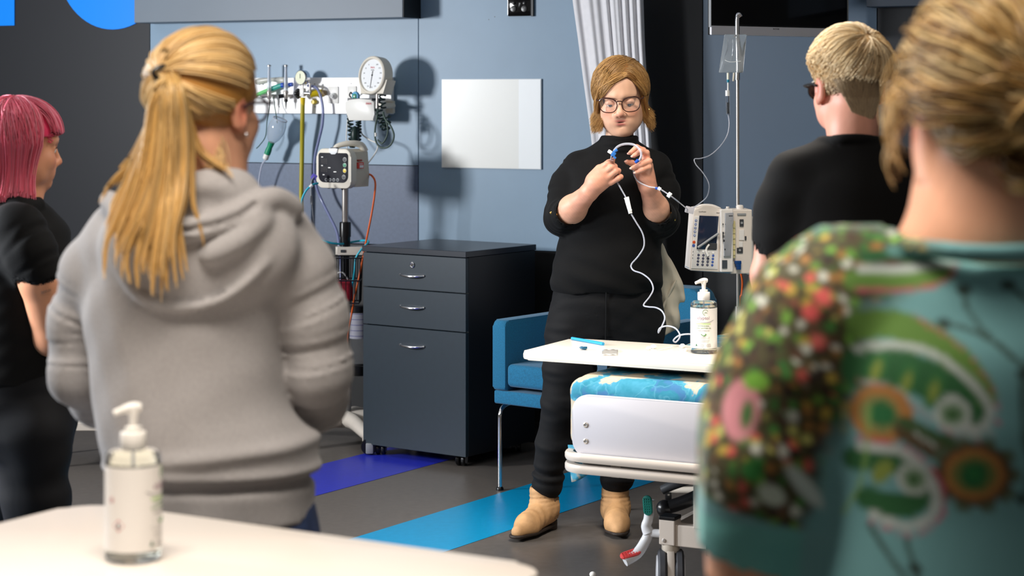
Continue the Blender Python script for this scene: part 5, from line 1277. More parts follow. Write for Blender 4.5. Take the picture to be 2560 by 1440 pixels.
# ------------------------------------------------------------------ 1. the speaker in black, facing the camera
def speaker():
    base = P(1515, 1326, 7.1); base.z = 0
    t = person('woman in black turtleneck and glasses with ginger bob holding up drip tubing', base)
    c = A_(P(1552, 241, 7.10)); R = rot3(pi + .10, -.22, .05); s = 1.06
    Fd = Field((.10, 6.66, .80), (.62, 7.32, 1.70), .0026)
    T = head(Fd, c, R, s, neck=False, wide=.99)
    Fd.ell(T((0, .058, -.106)), (.036, .030, .020), .025, R)
    for q in (-1, 1): Fd.ell(T((q * .030, .056, -.072)), (.026, .026, .030), .03, R)         # soft under-chin
    Fd.cap(P(1551, 300, 7.135), P(1547, 375, 7.13), .050, .050, .012)
    # core hidden under the jumper
    Fd.loft([(.82, .335, 7.10, .09, .06), (1.1, .335, 7.09, .09, .06), (1.36, .36, 7.11, .08, .04)])
    # forearms
    def chain(pts, rs, k=.02): Fd.chain([P(*p) for p in pts], rs, k)
    sh_r, el_r, wr_r = (1456, 440, 7.12), (1402, 548, 7.06), (1474, 479, 6.885)
    sh_l, el_l, wr_l = (1636, 440, 7.12), (1652, 556, 7.05), (1618, 462, 6.90)
    chain([sh_r, el_r], [.034, .046]); chain([el_r, (1432, 522, 6.98), wr_r], [.046, .047, .029])
    chain([sh_l, el_l], [.034, .044]); chain([el_l, (1640, 520, 6.99), wr_l], [.042, .043, .028])
    # her right hand: back of the hand to the viewer, pinching
    chain([wr_r, (1492, 455, 6.865), (1508, 437, 6.855)], [.028, .030, .027], .02)
    chain([(1490, 462, 6.87), (1520, 448, 6.86)], [.026, .022], .02)
    chain([(1482, 448, 6.875), (1500, 424, 6.86)], [.020, .018], .02)
    k = .005
    chain([(1500, 424, 6.852), (1517, 410, 6.842), (1530, 403, 6.85), (1533, 399, 6.862)], [.0115, .0105, .0090, .0075], k)      # index
    chain([(1509, 434, 6.845), (1528, 419, 6.832), (1537, 416, 6.85), (1532, 421, 6.875)], [.0118, .0108, .0092, .008], k)   # middle
    chain([(1518, 445, 6.842), (1538, 429, 6.832), (1546, 427, 6.852), (1539, 432, 6.876)], [.0116, .0106, .009, .008], k)   # ring
    chain([(1526, 457, 6.848), (1545, 446, 6.840), (1552, 442, 6.855), (1545, 445, 6.876)], [.0105, .0096, .0085, .0075], k)  # little
    chain([(1488, 440, 6.885), (1506, 418, 6.888), (1521, 407, 6.88), (1530, 401, 6.872)], [.015, .0122, .0105, .008], k)   # thumb behind the index
    # her left hand: palm towards the other hand, fingers curled round the loop of tube
    chain([wr_l, (1614, 440, 6.895), (1616, 415, 6.885)], [.028, .028, .024], .02)
    chain([(1608, 440, 6.885), (1606, 420, 6.88)], [.024, .020], .02)
    chain([(1614, 404, 6.890), (1608, 376, 6.895), (1592, 368, 6.885), (1576, 382, 6.87)], [.0118, .0105, .0095, .008], k)   # index
    chain([(1620, 408, 6.875), (1616, 382, 6.865), (1602, 378, 6.850), (1585, 389, 6.842)], [.0118, .0108, .0097, .008], k)  # middle
    chain([(1622, 420, 6.868), (1623, 403, 6.850), (1604, 410, 6.838), (1582, 420, 6.842)], [.0115, .0105, .0095, .0082], k)  # ring
    chain([(1620, 432, 6.868), (1622, 417, 6.850), (1606, 424, 6.840), (1591, 431, 6.845)], [.0105, .0098, .0088, .0075], k)  # little
    chain([(1603, 436, 6.900), (1592, 420, 6.905), (1580, 408, 6.895), (1568, 405, 6.885)], [.0155, .0122, .0108, .0085], k)  # thumb
    me = relax(Fd.mesh('body'), 1)
    V = coords(me); col = skin_cols(V, c, R, s, (228, 180, 150))
    L = (V - c) @ R
    arm_ = V[:, 2] < 1.42; w_ = np.clip((7.0 - V[arm_, 1]) / .10, 0, 1)[:, None]
    hc = np.array(lin((214, 168, 140))) * (1 - w_) + np.array(lin((218, 156, 130))) * w_
    col[arm_] = hc * (1 + .13 * wav(V[arm_, 0], V[arm_, 1], V[arm_, 2], 160, 9) + .06 * wav(V[arm_, 0] * 2, V[arm_, 1], V[arm_, 2], 420, 19))[:, None]
    shadow = np.exp(-(((np.abs(L) - np.array((.032, .085, -.004))) / np.array((.020, .03, .010))) ** 2).sum(1))[:, None] * .22   # eye make-up
    col = col * (1 - shadow) + np.array(lin((150, 95, 80))) * shadow
    for j in range(3): pass
    paint(me, col); part_world('body', me, skinmat('skin_fair'), t)
    # finger nails
    nb = MB()
    for (u, v, d) in ((1531, 401, 6.842), (1571, 384, 6.862), (1580, 391, 6.835), (1577, 421, 6.834), (1587, 432, 6.838), (1564, 404, 6.877)): nb.ball(P(u, v, d), .0052, 8, (1, .5, .8))
    nb.build('nails', mat('nail', (236, 190, 176), .25), t, world=True)
    # eyes: lids half closed, lashes, brows
    RM = Matrix([list(R[0] * s) + [c[0]], list(R[1] * s) + [c[1]], list(R[2] * s) + [c[2]], [0, 0, 0, 1]])
    for q in (-1, 1):
        b = MB(); b.ball((q * .032, .0728, -.004), .0158, 16); b.build('eyeball', mat('eye_white', (222, 214, 208), .15), t, RM)
        MB().lathe([(.0062, .0), (.0052, .0022), (.002, .003)], 20, (q * .032, -.0, 0), 'Y').build('iris', mat('iris_blue', (60, 78, 92), .1), t, RM @ Matrix.Translation((0, .0858, -.0098)) @ Matrix.Rotation(pi, 4, 'Z') @ Matrix.Translation((-2 * q * .032, 0, 0)))
        # upper lid
        Fe = Field((q * .032 - .024, .052, -.024), (q * .032 + .024, .096, .024), .0012)
        Fe.put(lambda X, Y, Z, q=q: np.maximum(np.abs(np.sqrt((X - q * .032) ** 2 + (Y - .0728) ** 2 + (Z + .004) ** 2) - .0162) - .0009, np.maximum(-(Z + .0075 + .9 * (X - q * .032) ** 2 * 12), .068 - Y)), (q * .032 - .02, .055, -.02), (q * .032 + .02, .094, .02), 0)
        me = Fe.mesh('eyelid'); paint(me, np.tile(np.array(lin((222, 170, 144))), (len(me.vertices), 1))); me.transform(RM); part_world('eyelid', me, skinmat('skin_fair'), t)
        MB().tube([(q * .032 + x, .0728 + math.sqrt(max(.0168 ** 2 - x * x - .0001, 0)), -.0075 - 10 * x * x * 1.0) for x in (-.0135, -.009, -.0045, 0, .0045, .009, .0135)], .0013, .0013, 8).build('eyelashes', mat('lash', (62, 42, 36), .6), t, RM)
        MB().tube([(q * .014, .0965, .0205), (q * .028, .0925, .0258), (q * .042, .0825, .0255), (q * .053, .070, .020)], .0022, .0012, 8, rf=lambda f: .0008 + .0011 * sin(pi * (.15 + .8 * f))).build('eyebrow', mat('brow', (150, 100, 64), .7), t, RM)
    # glasses
    g = MB(); lens = MB()
    for q in (-1, 1):
        pts = []
        for k in range(40):
            a = 2 * pi * k / 40; ca, sa = cos(a), sin(a)
            x = .0285 * (abs(ca) ** .75) * (1 if ca >= 0 else -1); z = .0245 * (abs(sa) ** .8) * (1 if sa >= 0 else -1)
            if sa > 0: x *= 1.06; z += .0025 * q * x / .0285 * .8
            pts.append((q * .0378 + x, .107 - 3.2 * (q * .0378 + x) ** 2, -.006 + z))
        g.tube(pts, .0017, .0017, 8, False, closed=True)
        g.tube([p for p in pts if p[2] > .006][::1], .0027, .0027, 8, False)
        lens._add([Vector((p[0], p[1] - .0006, p[2])) for p in pts], [tuple(range(40))])
    g.tube([(-.011, .1065, .004), (-.005, .1085, .0075), (.005, .1085, .0075), (.011, .1065, .004)], .0022, .0022, 8)
    for q in (-1, 1): g.tube([(q * .068, .092, .010), (q * .076, .085, .010), (q * .081, .03, .006), (q * .083, -.015, .000)], .0022, .0020, 8)
    gl = g.build('glasses', mat('tortoise_frame', (62, 34, 26), .25, var=(160, .5)), t, RM)
    lens.build('lens', mat('lens', (255, 255, 255), .02, alpha=.05), gl, RM)
    MB().tube([(-.088, -.008, -.045), (-.092, -.004, -.050), (-.089, .0, -.056), (-.086, -.006, -.052)], .0016, .0016, 8).build('earring', m_brass, t, RM)
    # hair: side-parted bob
    rs = np.random.RandomState(11); n = 6500; m = 26
    tp = rs.rand(n)
    part = unit(np.stack([-.022 + .004 * rs.randn(n), .085 - .12 * tp, np.full(n, .1)], 1) - np.array((0, -.015, .03)))   # her left (-x local is image right?)
    side = np.where(rs.rand(n) < .56, 1.0, -1.0)
    az = np.where(side > 0, rs.uniform(.62, 3.05, n), rs.uniform(.98, 3.05, n))      # 0 front .. pi back
    az = np.where(tp < .35, az * .75 + .25 * .9, az)
    d1 = np.stack([side * np.sin(az), np.cos(az), np.full(n, -.28)], 1); d1 = unit(d1)
    tt = np.linspace(0, 1, 17); sl = slerp(part, d1, tt)
    lift = (.012 + .007 * rs.rand(n))[:, None, None] * (np.sin(np.linspace(.25, 1, 17) * pi * .62) + .15)[None, :, None]
    base_p = scalp(sl); up = unit(base_p - np.array((0, -.015, .03)))
    base_p = base_p + up * lift
    side_full = np.abs(d1[:, 0])[:, None, None]
    # hang down from there
    end = base_p[:, -1]; L_ = np.where(az < 1.1, rs.uniform(.075, .11, n), rs.uniform(.07, .125, n))
    hh = np.linspace(0, 1, m - 17 + 1)[1:]
    wv = rs.rand(n) * 6.28
    out = unit(end * np.array((1, 1, 0)))
    dn = end[:, None] + np.array((0, 0, -1.0)) * (L_[:, None] * hh[None])[..., None] + out[:, None] * ((-.012 * np.sin(hh * pi) + .012 * hh ** 3)[None, :, None] + (.006 * np.sin(hh[None] * 5 + wv[:, None]) * hh[None])[..., None])
    paths = np.concatenate([base_p, dn], 1)
    keepm = ~((d1[:, 1] > .82))
    paths = paths[keepm]; n1 = len(paths)
    jit = rs.randn(n1, 1, 3) * .0018; paths = paths + jit * np.linspace(.3, 1, m)[None, :, None]
    W_ = (paths * s) @ R.T + c
    cols = tone(n1, m, [(146, 102, 52), (182, 134, 74), (206, 160, 98), (114, 76, 40), (216, 174, 112)], 5, .8, 1.15)
    arr = [strands_mesh(W_, rs.uniform(.0008, .0014, n1), cols)]
    # swept fringe
    nf = 1300; tp = rs.rand(nf)
    p0 = np.stack([-.022 + .003 * rs.randn(nf), .075 + .012 * tp, .098 - .012 * tp], 1); e0 = np.stack([.056 + .012 * rs.rand(nf), .078 - .035 * rs.rand(nf), .028 + .022 * rs.rand(nf)], 1)
    mid = (p0 + e0) / 2 + np.stack([-.006 + .010 * rs.randn(nf) * .4, .022 + .004 * rs.randn(nf), .016 + .008 * rs.randn(nf)], 1)
    tt = np.linspace(0, 1, 14)[None, :, None]
    fp = (1 - tt) ** 2 * p0[:, None] + 2 * tt * (1 - tt) * mid[:, None] + tt ** 2 * e0[:, None]
    e1 = e0 + np.stack([.018 + .006 * rs.rand(nf), -.030 + .01 * rs.randn(nf), -.055 - .03 * rs.rand(nf)], 1); tt2 = np.linspace(0, 1, 10)[None, 1:, None]
    fp = np.concatenate([fp, e0[:, None] + (e1 - e0)[:, None] * tt2 + np.array((0.004, 0, 0)) * np.sin(tt2 * 3)], 1)
    arr.append(strands_mesh((fp * s) @ R.T + c, rs.uniform(.0007, .0013, nf), tone(nf, fp.shape[1], [(160, 112, 56), (196, 146, 82), (218, 174, 110), (132, 90, 46)], 6, .9, 1.1)))
    # other side of the part, short sweep to the temple
    nf = 800; tp = rs.rand(nf)
    p0 = np.stack([-.022 + .003 * rs.randn(nf), .072 + .012 * tp, .1 - .012 * tp], 1); e0 = np.stack([-.066 - .006 * rs.rand(nf), .050 - .03 * rs.rand(nf), .02 + .02 * rs.rand(nf)], 1)
    mid = (p0 + e0) / 2 + np.stack([-.012 + .003 * rs.randn(nf), .016 + .004 * rs.randn(nf), .022 + .004 * rs.randn(nf)], 1)
    fp = (1 - tt) ** 2 * p0[:, None] + 2 * tt * (1 - tt) * mid[:, None] + tt ** 2 * e0[:, None]
    e1 = e0 + np.stack([-.014 - .006 * rs.rand(nf), -.022 + .01 * rs.randn(nf), -.085 - .04 * rs.rand(nf)], 1)
    fp = np.concatenate([fp, e0[:, None] + (e1 - e0)[:, None] * tt2 - np.array((0.006, 0, 0)) * np.sin(tt2 * 3)], 1)
    arr.append(strands_mesh((fp * s) @ R.T + c, rs.uniform(.0007, .0013, nf), tone(nf, fp.shape[1], [(156, 108, 54), (190, 138, 76), (118, 78, 40)], 7, .85, 1.1)))
    arr.append(hair_cap(c, R, s, .0135, lambda x, y, z: np.minimum(np.maximum(z + .105, 0 * x - 1), np.maximum(np.maximum(.030 - y, z - .088 + .0 * y), -1)), (150, 100, 50)))
    hair_obj('hair', arr, hairmat('hair_ginger'), t)

    # jumper
    m_knit = mat('black_knit', (9, 9, 10), .85, spec=.22, bump=(420, .5, .0012), sheen=.02)
    Fd = Field((.08, 6.85, .82), (.68, 7.34, 1.52), .005)
    def z(v, d=7.1): return HC - (v - HY) * d / F
    def x(u, d=7.1): return (u - CX) * d / F
    fold = lambda X, Y, Z: .0045 * wav(X, Y, Z * 2.2, 30, 4) + .004 * np.sin(Z * 75 + X * 30) * np.clip((1.02 - Z) / .15, 0, 1)
    Fd.loft([(z(727), x(1517), 7.10, .197, .135), (z(690), x(1516), 7.09, .199, .142), (z(640), x(1520), 7.09, .190, .140), (z(590), x(1525), 7.09, .178, .130), (z(520), x(1530), 7.08, .172, .128), (z(455), x(1535), 7.08, .172, .132), (z(405), x(1542), 7.10, .170, .105), (z(378), x(1545), 7.12, .125, .080), (z(352), x(1546), 7.12, .070, .065)], k=.02, fold=fold)
    sf = crease(.004, 16, 1)
    Fd.chain([P(1446, 416, 7.12), P(1416, 470, 7.10), P(1402, 545, 7.06)], [.052, .058, .057], .03, mod=sf)
    Fd.chain([P(1400, 545, 7.06), P(1412, 537, 7.0)], [.058, .056], .02, mod=sf)
    Fd.chain([P(1640, 416, 7.12), P(1656, 480, 7.10), P(1656, 550, 7.06)], [.052, .058, .058], .03, mod=sf)
    Fd.chain([P(1656, 550, 7.06), P(1652, 540, 7.01)], [.060, .056], .02, mod=sf)
    Fd.chain([P(1655, 560, 7.08), P(1640, 590, 7.12)], [.045, .03], .02)
    Fd.loft([(z(392), x(1545), 7.11, .092, .080), (z(372), x(1546), 7.10, .072, .070), (z(356), x(1547), 7.10, .069, .069), (z(338), x(1549), 7.105, .065, .067)], k=.012, fold=lambda X, Y, Z: .0018 * np.sin(Z * 300))
    for a_, b_ in (((1412, 537, 7.0), (1440, 515, 6.93)), ((1652, 540, 7.01), (1640, 508, 6.95))):      # open cuffs
        Fd.cap(P(*a_), P(*b_), .043, .043, .004, 'sub')
    me = relax(Fd.mesh('jumper'), 1); part_world('jumper', me, m_knit, t)
    for (u, v, d) in ((1378, 532, 6.985), (1385, 536, 6.975), (1390, 537, 6.97), (1680, 533, 6.982), (1684, 543, 6.985), (1686, 549, 6.988)):
        b = MB(); b.ball(P(u, v, d), .0052, 10, (1, .6, 1)); b.build('button', m_brass, t, world=True)
    # trousers
    m_jean = mat('black_denim', (13, 13, 15), .75, spec=.22, bump=(700, .4, .0008), sheen=.02)
    Fd = Field((.02, 6.93, .06), (.60, 7.32, .90), .006)
    wf0 = crease(.005, 11, 2); wf1 = crease(.003, 17, 9)
    wf = lambda t_, qx, qy, qz: wf0(t_, qx, qy, qz) + wf1(t_, qx, qy, qz)
    Fd.loft([(z(880), x(1513), 7.11, .19, .10), (z(840), x(1513), 7.11, .202, .118), (z(800), x(1515), 7.11, .204, .13), (z(750), x(1517), 7.10, .198, .130), (z(715), x(1518), 7.10, .188, .124)], k=.02, fold=lambda X, Y, Z: .004 * wav(X * .6, Y, Z * 2.2, 42, 6))
    Fd.chain([P(1443, 820, 7.11), P(1424, 920, 7.09), P(1410, 1000, 7.09), P(1387, 1110, 7.12)], [.106, .089, .073, .061], .03, mod=wf); Fd.chain([P(1387, 1110, 7.12), P(1366, 1212, 7.13)], [.060, .056], .03, mod=crease(.0065, 19, 15))
    Fd.chain([P(1588, 820, 7.11), P(1574, 920, 7.10), P(1562, 1000, 7.10), P(1548, 1110, 7.14)], [.106, .089, .073, .061], .03, mod=wf); Fd.chain([P(1548, 1110, 7.14), P(1540, 1200, 7.17)], [.060, .058], .03, mod=crease(.0065, 17, 16))
    Fd.put(lambda X, Y, Z: np.sqrt((X - x(1513)) ** 2 / 1 + (Z - z(940)) ** 2 * .02) - .007, (x(1500), 6.9, z(1100)), (x(1526), 7.4, z(868)), .03, 'sub')
    me = relax(Fd.mesh('trousers'), 1); part_world('trousers', me, m_jean, t)
    MB().tube([P(1516, 730, 6.965), P(1515, 790, 6.972), P(1514, 850, 6.985)], .0025, .0025, 6).build('fly_seam', m_jean, t, world=True)
    # tan ankle boots
    m_tan = mat('tan_suede', (192, 148, 102), .7, var=(26, .16), bump=(120, .4, .002)); m_sole = mat('dark_sole', (40, 30, 24), .6)
    def boot(shaft, ankle, heel, ball, toe, nm):
        sx, ax, hx, bx_, tx = [A_(P(*q)) for q in (shaft, ankle, heel, ball, toe)]
        lo = np.minimum.reduce([sx, ax, hx, bx_, tx]) - .08; hi = np.maximum.reduce([sx, ax, hx, bx_, tx]) + .08
        Fd = Field((lo[0], lo[1], -.01), (hi[0], hi[1], hi[2]), .004)
        hx[2], bx_[2], tx[2] = .062, .042, .030
        cr = lambda t_, qx, qy, qz: .0022 * np.sin(t_ * 22 + qz * 90)
        Fd.chain([sx, ax], [.049, .045], .02, mod=cr); Fd.chain([ax, hx], [.044, .037], .03); Fd.chain([ax, bx_], [.040, .036], .03, mod=cr); Fd.chain([hx, bx_, tx], [.036, .038, .025], .025)
        Fd.below(.020); 
        Fd.cap(sx + np.array((0, 0, .03)), sx + np.array((0, 0, -.02)), .043, .040, .003, 'sub')
        Fd.above(sx[2] + .03)
        b = part_world('boot', relax(Fd.mesh('boot'), 1), m_tan, t)
        Fs = Field((lo[0], lo[1], -.01), (hi[0], hi[1], .06), .003)
        f_ = unit((tx - hx) * np.array((1, 1, 0)))
        for (p, q, r0, r1) in ((hx, bx_, .037, .043), (bx_, tx + f_ * .003, .043, .0315)):
            p2 = p.copy(); q2 = q.copy(); p2[2] = q2[2] = .02; Fs.cap(p2, q2, r0, r1, .01)
        i = Fs.ax[2][None, None, :]; Fs.F = np.maximum(Fs.F, np.maximum(i - .023, .012 - i).astype(np.float32))
        hb = hx.copy(); hb[2] = .01
        Fs.put(lambda X, Y, Z: np.maximum(np.sqrt((X - hb[0]) ** 2 + (Y - hb[1]) ** 2) - .0365, np.maximum(Z - .034, .001 - Z)), hb - .05, hb + .05, 0)
        part_world('sole', relax(Fs.mesh('sole'), 1), m_sole, b)
        b2 = part_world('sole', Field_dummy(), m_sole, b) if False else None
        # elastic side gusset
        e = ax + (hx - ax) * .2
        sdv = np.array((-f_[1], f_[0], 0)); 
        for q in (-1, 1):
            p = ax + q * sdv * .0455
            MB().prism([(-.017, .04), (.017, .04), (.010, -.035), (-.010, -.035)], -.004, .004, bev=.001).build('gusset', mat('gusset_brown', (120, 92, 66), .8), b, Matrix.Translation(p) @ Matrix(((f_[0], sdv[0], 0, 0), (f_[1], sdv[1], 0, 0), (0, 0, 1, 0), (0, 0, 0, 1))))
    boot((1358, 1232, 7.14), (1362, 1268, 7.14), (1368, 1290, 7.17), (1318, 1312, 7.03), (1296, 1322, 6.975), 'r')
    boot((1538, 1232, 7.18), (1539, 1268, 7.18), (1533, 1290, 7.20), (1543, 1300, 7.06), (1548, 1306, 7.02), 'l')
    # visible ear lobe fringe etc. stay with the hair
    return t
sp = speaker()

# cream bag at her hip
t = thing('cloth_bag', 'cream cloth bag hanging behind the left hip of the woman in black', 'bag', P(1668, 830, 7.24))
Fd = Field((P(1600, 0, 7.27).x, 7.16, P(0, 850, 7.27).z), (P(1720, 0, 7.27).x, 7.40, P(0, 570, 7.27).z), .0045)
def zz(v): return HC - (v - HY) * 7.27 / F
def xx(u): return (u - CX) * 7.27 / F
Fd.loft([(zz(832), xx(1660), 7.238, .030, .02), (zz(805), xx(1660), 7.238, .052, .032), (zz(760), xx(1664), 7.240, .056, .036), (zz(700), xx(1668), 7.240, .050, .032), (zz(660), xx(1654), 7.238, .040, .026), (zz(622), xx(1642), 7.236, .022, .016), (zz(592), xx(1637), 7.235, .010, .008)], k=.01, fold=lambda X, Y, Z: .006 * np.sin(X * 90 + Z * 40) + .004 * wav(X, Y, Z, 50, 2))
link('bag_body', relax(Fd.mesh('bag_body'), 1), mat('cream_cloth', (214, 204, 184), .85, bump=(500, .3, .001)), t, True, wmat(t).inverted())
MB().tube([P(1638, 606, 7.235), P(1641, 540, 7.215), P(1642, 460, 7.195), P(1632, 405, 7.160), P(1628, 392, 7.135)], .006, .006, 8, rf=lambda f: .007).build('strap', mat('cream_cloth'), t, world=True)
MB().tube([P(1690, 700, 7.21), P(1672, 735, 7.204), P(1655, 775, 7.200)], .005, .005, 8).build('strap', mat('cream_cloth'), t, world=True)

# tubing in her hands
t = thing('extension_set', 'clear drip tubing with blue clips held up in both hands of the woman in black', 'tubing', P(1545, 385, 6.84))
MB().tube([P(1527, 403, 6.845), P(1528, 392, 6.835), P(1531, 384, 6.83)], .0022, .0022, 8).tube([P(1534, 378, 6.83), P(1545, 366, 6.835), P(1563, 360, 6.84), P(1585, 362, 6.835), P(1600, 375, 6.825), P(1603, 390, 6.823), P(1597, 402, 6.823)], .0042, .0042, 10).build('loop_tube', m_tube, t, world=True)
MC = Matrix.Translation(P(1532, 384, 6.826)) @ Matrix.Rotation(.55, 4, 'Y')
MB().box((-.019, -.006, -.006), (-.004, .006, .006), .002).build('white_clip', m_bright, t, MC)
MB().box((-.004, -.006, -.009), (.010, .006, .007), .002).box((.008, -.005, -.012), (.018, .005, -.004), .002).cyl((.0, 0, .004), (.006, 0, .020), .005, .005).build('blue_clip', mat('clip_blue', (60, 130, 215), .25, trans=.2), t, MC)
MB().cyl(P(1596, 400, 6.822), P(1588, 407, 6.822), .006, .005).build('blue_connector', m_blue, t, world=True)
MB().tube([P(1585, 415, 6.86), P(1584, 432, 6.86), P(1594, 452, 6.86), P(1620, 466, 6.855), P(1646, 471, 6.85), P(1668, 484, 6.845), P(1685, 496, 6.86), P(1699, 507, 6.93), P(1710, 516, 7.12), P(1719, 523, 7.26)], .0024, .0024, 8).build('tube', m_tube, t, world=True)
MB().cyl(P(1638, 470, 6.851), P(1646, 472, 6.85), .0045, .0045).build('blue_ring', m_blue, t, world=True)
MB().cyl(P(1645, 470, 6.85), P(1652, 474, 6.848), .0065, .006).cyl(P(1670, 485, 6.838), P(1677, 490, 6.835), .0095, .0095).build('white_connector', m_bright, t, world=True)
MB().prism(rrect(-.016, -.012, .016, .012, .003), -.006, .006, bev=.002).build('slide_clamp', mat('clamp_pale', (220, 218, 226), .3), t, Matrix.Translation(P(1724, 525, 7.265)) @ Matrix.Rotation(.25, 4, 'Y'))
t = thing('hanging_line', 'clear drip line with white roller clamp hanging from her right hand to the table', 'tubing', P(1572, 515, 6.84))
MB().tube([P(1540, 450, 6.86), P(1548, 464, 6.85), P(1557, 480, 6.845), P(1564, 492, 6.84)], .003, .0024, 8).tube([P(1578, 535, 6.84), P(1590, 555, 6.84), P(1607, 585, 6.84), P(1610, 615, 6.84), P(1596, 640, 6.84), P(1578, 662, 6.84), P(1584, 676, 6.82), P(1605, 684, 6.8), P(1625, 700, 6.78), P(1633, 722, 6.76), P(1624, 742, 6.74), P(1609, 762, 6.72), P(1620, 767, 6.70), P(1640, 769, 6.66), P(1655, 778, 6.62), P(1662, 795, 6.6), P(1655, 815, 6.58), P(1646, 832, 6.57), P(1650, 820, 6.56), P(1670, 815, 6.55), P(1690, 822, 6.5), P(1700, 840, 6.47), P(1690, 855, 6.46), P(1684, 850, 6.45), P(1700, 838, 6.44), P(1730, 836, 6.43), P(1755, 848, 6.43)], .0026, .0026, 8).build('tube', m_tube, t, world=True)
MCl = Matrix.Translation(P(1571, 514, 6.84)) @ Matrix.Rotation(-.22, 4, 'Y')
MB().prism([(-.0095, .028), (-.003, .030), (.008, .030), (.0075, -.028), (-.0055, -.028), (-.006, .015)], -.007, .007, bev=.002).build('roller_clamp', m_bright, t, MCl)
MB().lathe([(.0045, -.008), (.0045, .008)], 12, (.004, 0, -.016), 'Y').build('roller', m_white, t, MCl)

# ------------------------------------------------------------------ 2. ponytail woman in the grey hoodie, seen from behind
def hoodie():
    d = 3.55; base = P(500, 700, d); base.z = 0
    t = person('woman with long blonde ponytail in grey hoodie and glasses seen from behind', base)
    c = A_(P(518, 262, d)); R = rot3(.50, -.03, 0); s = 1.0
    Fd = Field((-.78, 3.2, 1.18), (-.32, 3.82, 1.72), .004)
    T = head(Fd, c, R, s)
    Fd.chain([T((0, -.03, -.08)), P(525, 450, d + .0), P(515, 520, d + .01)], [.055, .058, .075], .03)
    me = relax(Fd.mesh('body'), 1); paint(me, skin_cols(coords(me), c, R, s, (222, 164, 132))); part_world('body', me, skinmat('skin_warm'), t)
    RM = Matrix([list(R[0]) + [c[0]], list(R[1]) + [c[1]], list(R[2]) + [c[2]], [0, 0, 0, 1]])
    g = MB(); lens = MB()
    for q in (-1, 1):
        pts = [(q * .036 + .027 * cos(a), .108 - 3 * (q * .036 + .027 * cos(a)) ** 2, -.006 + .022 * sin(a)) for a in [2 * pi * k / 28 for k in range(28)]]
        g.tube(pts, .0026, .0026, 8, False, closed=True); lens._add([Vector(p) for p in pts], [tuple(range(28))])
        g.tube([(q * .064, .097, .006), (q * .082, .085, .006), (q * .086, .02, .004), (q * .088, -.012, -.004)], .0028, .0028, 8)
    g.tube([(-.010, .108, .0), (0, .110, .004), (.010, .108, .0)], .002, .002, 8)
    gl = g.build('glasses', mat('plum_frame', (52, 28, 40), .25), t, RM); lens.build('lens', mat('lens'), gl, RM)
    MB().ball((.084, .004, -.052), .004, 8).build('earring', m_chrome, t, RM)
    rs = np.random.RandomState(21)
    # scalp hair combed to the tie
    tie = A_(P(428, 192, d - .075)); tl = unit(((tie - c) @ R) - np.array((0, -.015, .03)))
    n = 2600; m = 20
    az = rs.uniform(-pi, pi, n); f = np.abs(az) / pi
    el = np.where(f < .42, .55 - .3 * (f / .42) ** 2, np.where(f < .56, .12, -.35 - .25 * (f - .56) / .44)) + .05 * rs.randn(n)
    # inner roots as well, so that the whole skull is covered
    fill = rs.rand(n) < .4
    d0 = unit(np.stack([np.sin(az) * np.cos(el), np.cos(az) * np.cos(el), np.sin(el)], 1))
    d0[fill] = unit(d0[fill] * (1 - .6 * rs.rand(fill.sum(), 1)) + tl[None] * .6 * rs.rand(fill.sum(), 1))
    tt = np.linspace(0, .97, m); pp = slerp(d0, np.tile(tl, (n, 1)), tt)
    lift = .010 + .005 * rs.rand(n)[:, None] + .005 * np.sin(tt * pi)[None] - .004 * tt[None] ** 4
    Pp = scalp(pp); Pp = Pp + unit(Pp - np.array((0, -.015, .03))) * lift[..., None] + rs.randn(n, 1, 3) * .0012
    tones = [(206, 160, 92), (226, 184, 116), (238, 204, 146), (178, 132, 72), (244, 216, 168)]
    arr = [strands_mesh(Pp @ R.T + c, rs.uniform(.0011, .002, n), tone(n, m, tones, 8, .85, 1.0), .8)]
    arr.append(hair_cap(c, R, s, .010, lambda x, y, z: np.maximum(np.minimum(z + .055 + .35 * (y + .02), .045 - y + .9 * np.clip(z, 0, 1)), np.minimum(z - .055, .075 - y)), (176, 124, 58)))
    # ponytail
    G = [[(428, 192, -.10), (402, 235, -.135), (372, 310, -.135), (325, 400, -.13), (272, 455, -.13), (246, 500, -.135)],
         [(428, 192, -.10), (405, 225, -.15), (385, 330, -.155), (340, 440, -.155), (305, 520, -.17), (275, 600, -.185), (272, 700, -.19)],
         [(428, 192, -.10), (412, 220, -.165), (400, 320, -.165), (378, 440, -.165), (340, 540, -.185), (300, 640, -.195), (310, 735, -.195)],
         [(428, 192, -.10), (420, 218, -.17), (412, 330, -.17), (405, 450, -.17), (385, 560, -.185), (362, 660, -.195), (375, 750, -.195)],
         [(428, 192, -.10), (430, 220, -.17), (432, 320, -.165), (432, 440, -.16), (425, 540, -.18), (410, 640, -.19), (405, 755, -.192)],
         [(428, 192, -.10), (440, 220, -.16), (452, 320, -.15), (455, 420, -.15), (440, 510, -.175), (418, 600, -.185), (436, 745, -.19)],
         [(428, 192, -.10), (448, 225, -.15), (478, 310, -.13), (505, 380, -.12), (545, 415, -.13), (580, 440, -.14), (592, 495, -.15)]]
    m = 34; GG = np.array([resample([P(u, v, d + o) for u, v, o in g], m) for g in G]); wts = np.array([.10, .13, .17, .2, .16, .15, .09])
    n = 2600; nc = 64; cid = rs.randint(0, nc, n)
    gi = rs.choice(7, nc, p=wts); w = rs.randn(nc) * .26; j = np.clip(gi + np.sign(w).astype(int), 0, 6); w = np.abs(w)[:, None, None]
    S_ = (GG[gi] * (1 - w) + GG[j] * w)
    f = np.linspace(0, 1, m)[None, :, None]
    S_ = S_ + rs.randn(nc, 1, 3) * np.array((.0085, .008, .004)) * np.clip(f * 4, .35, 1)
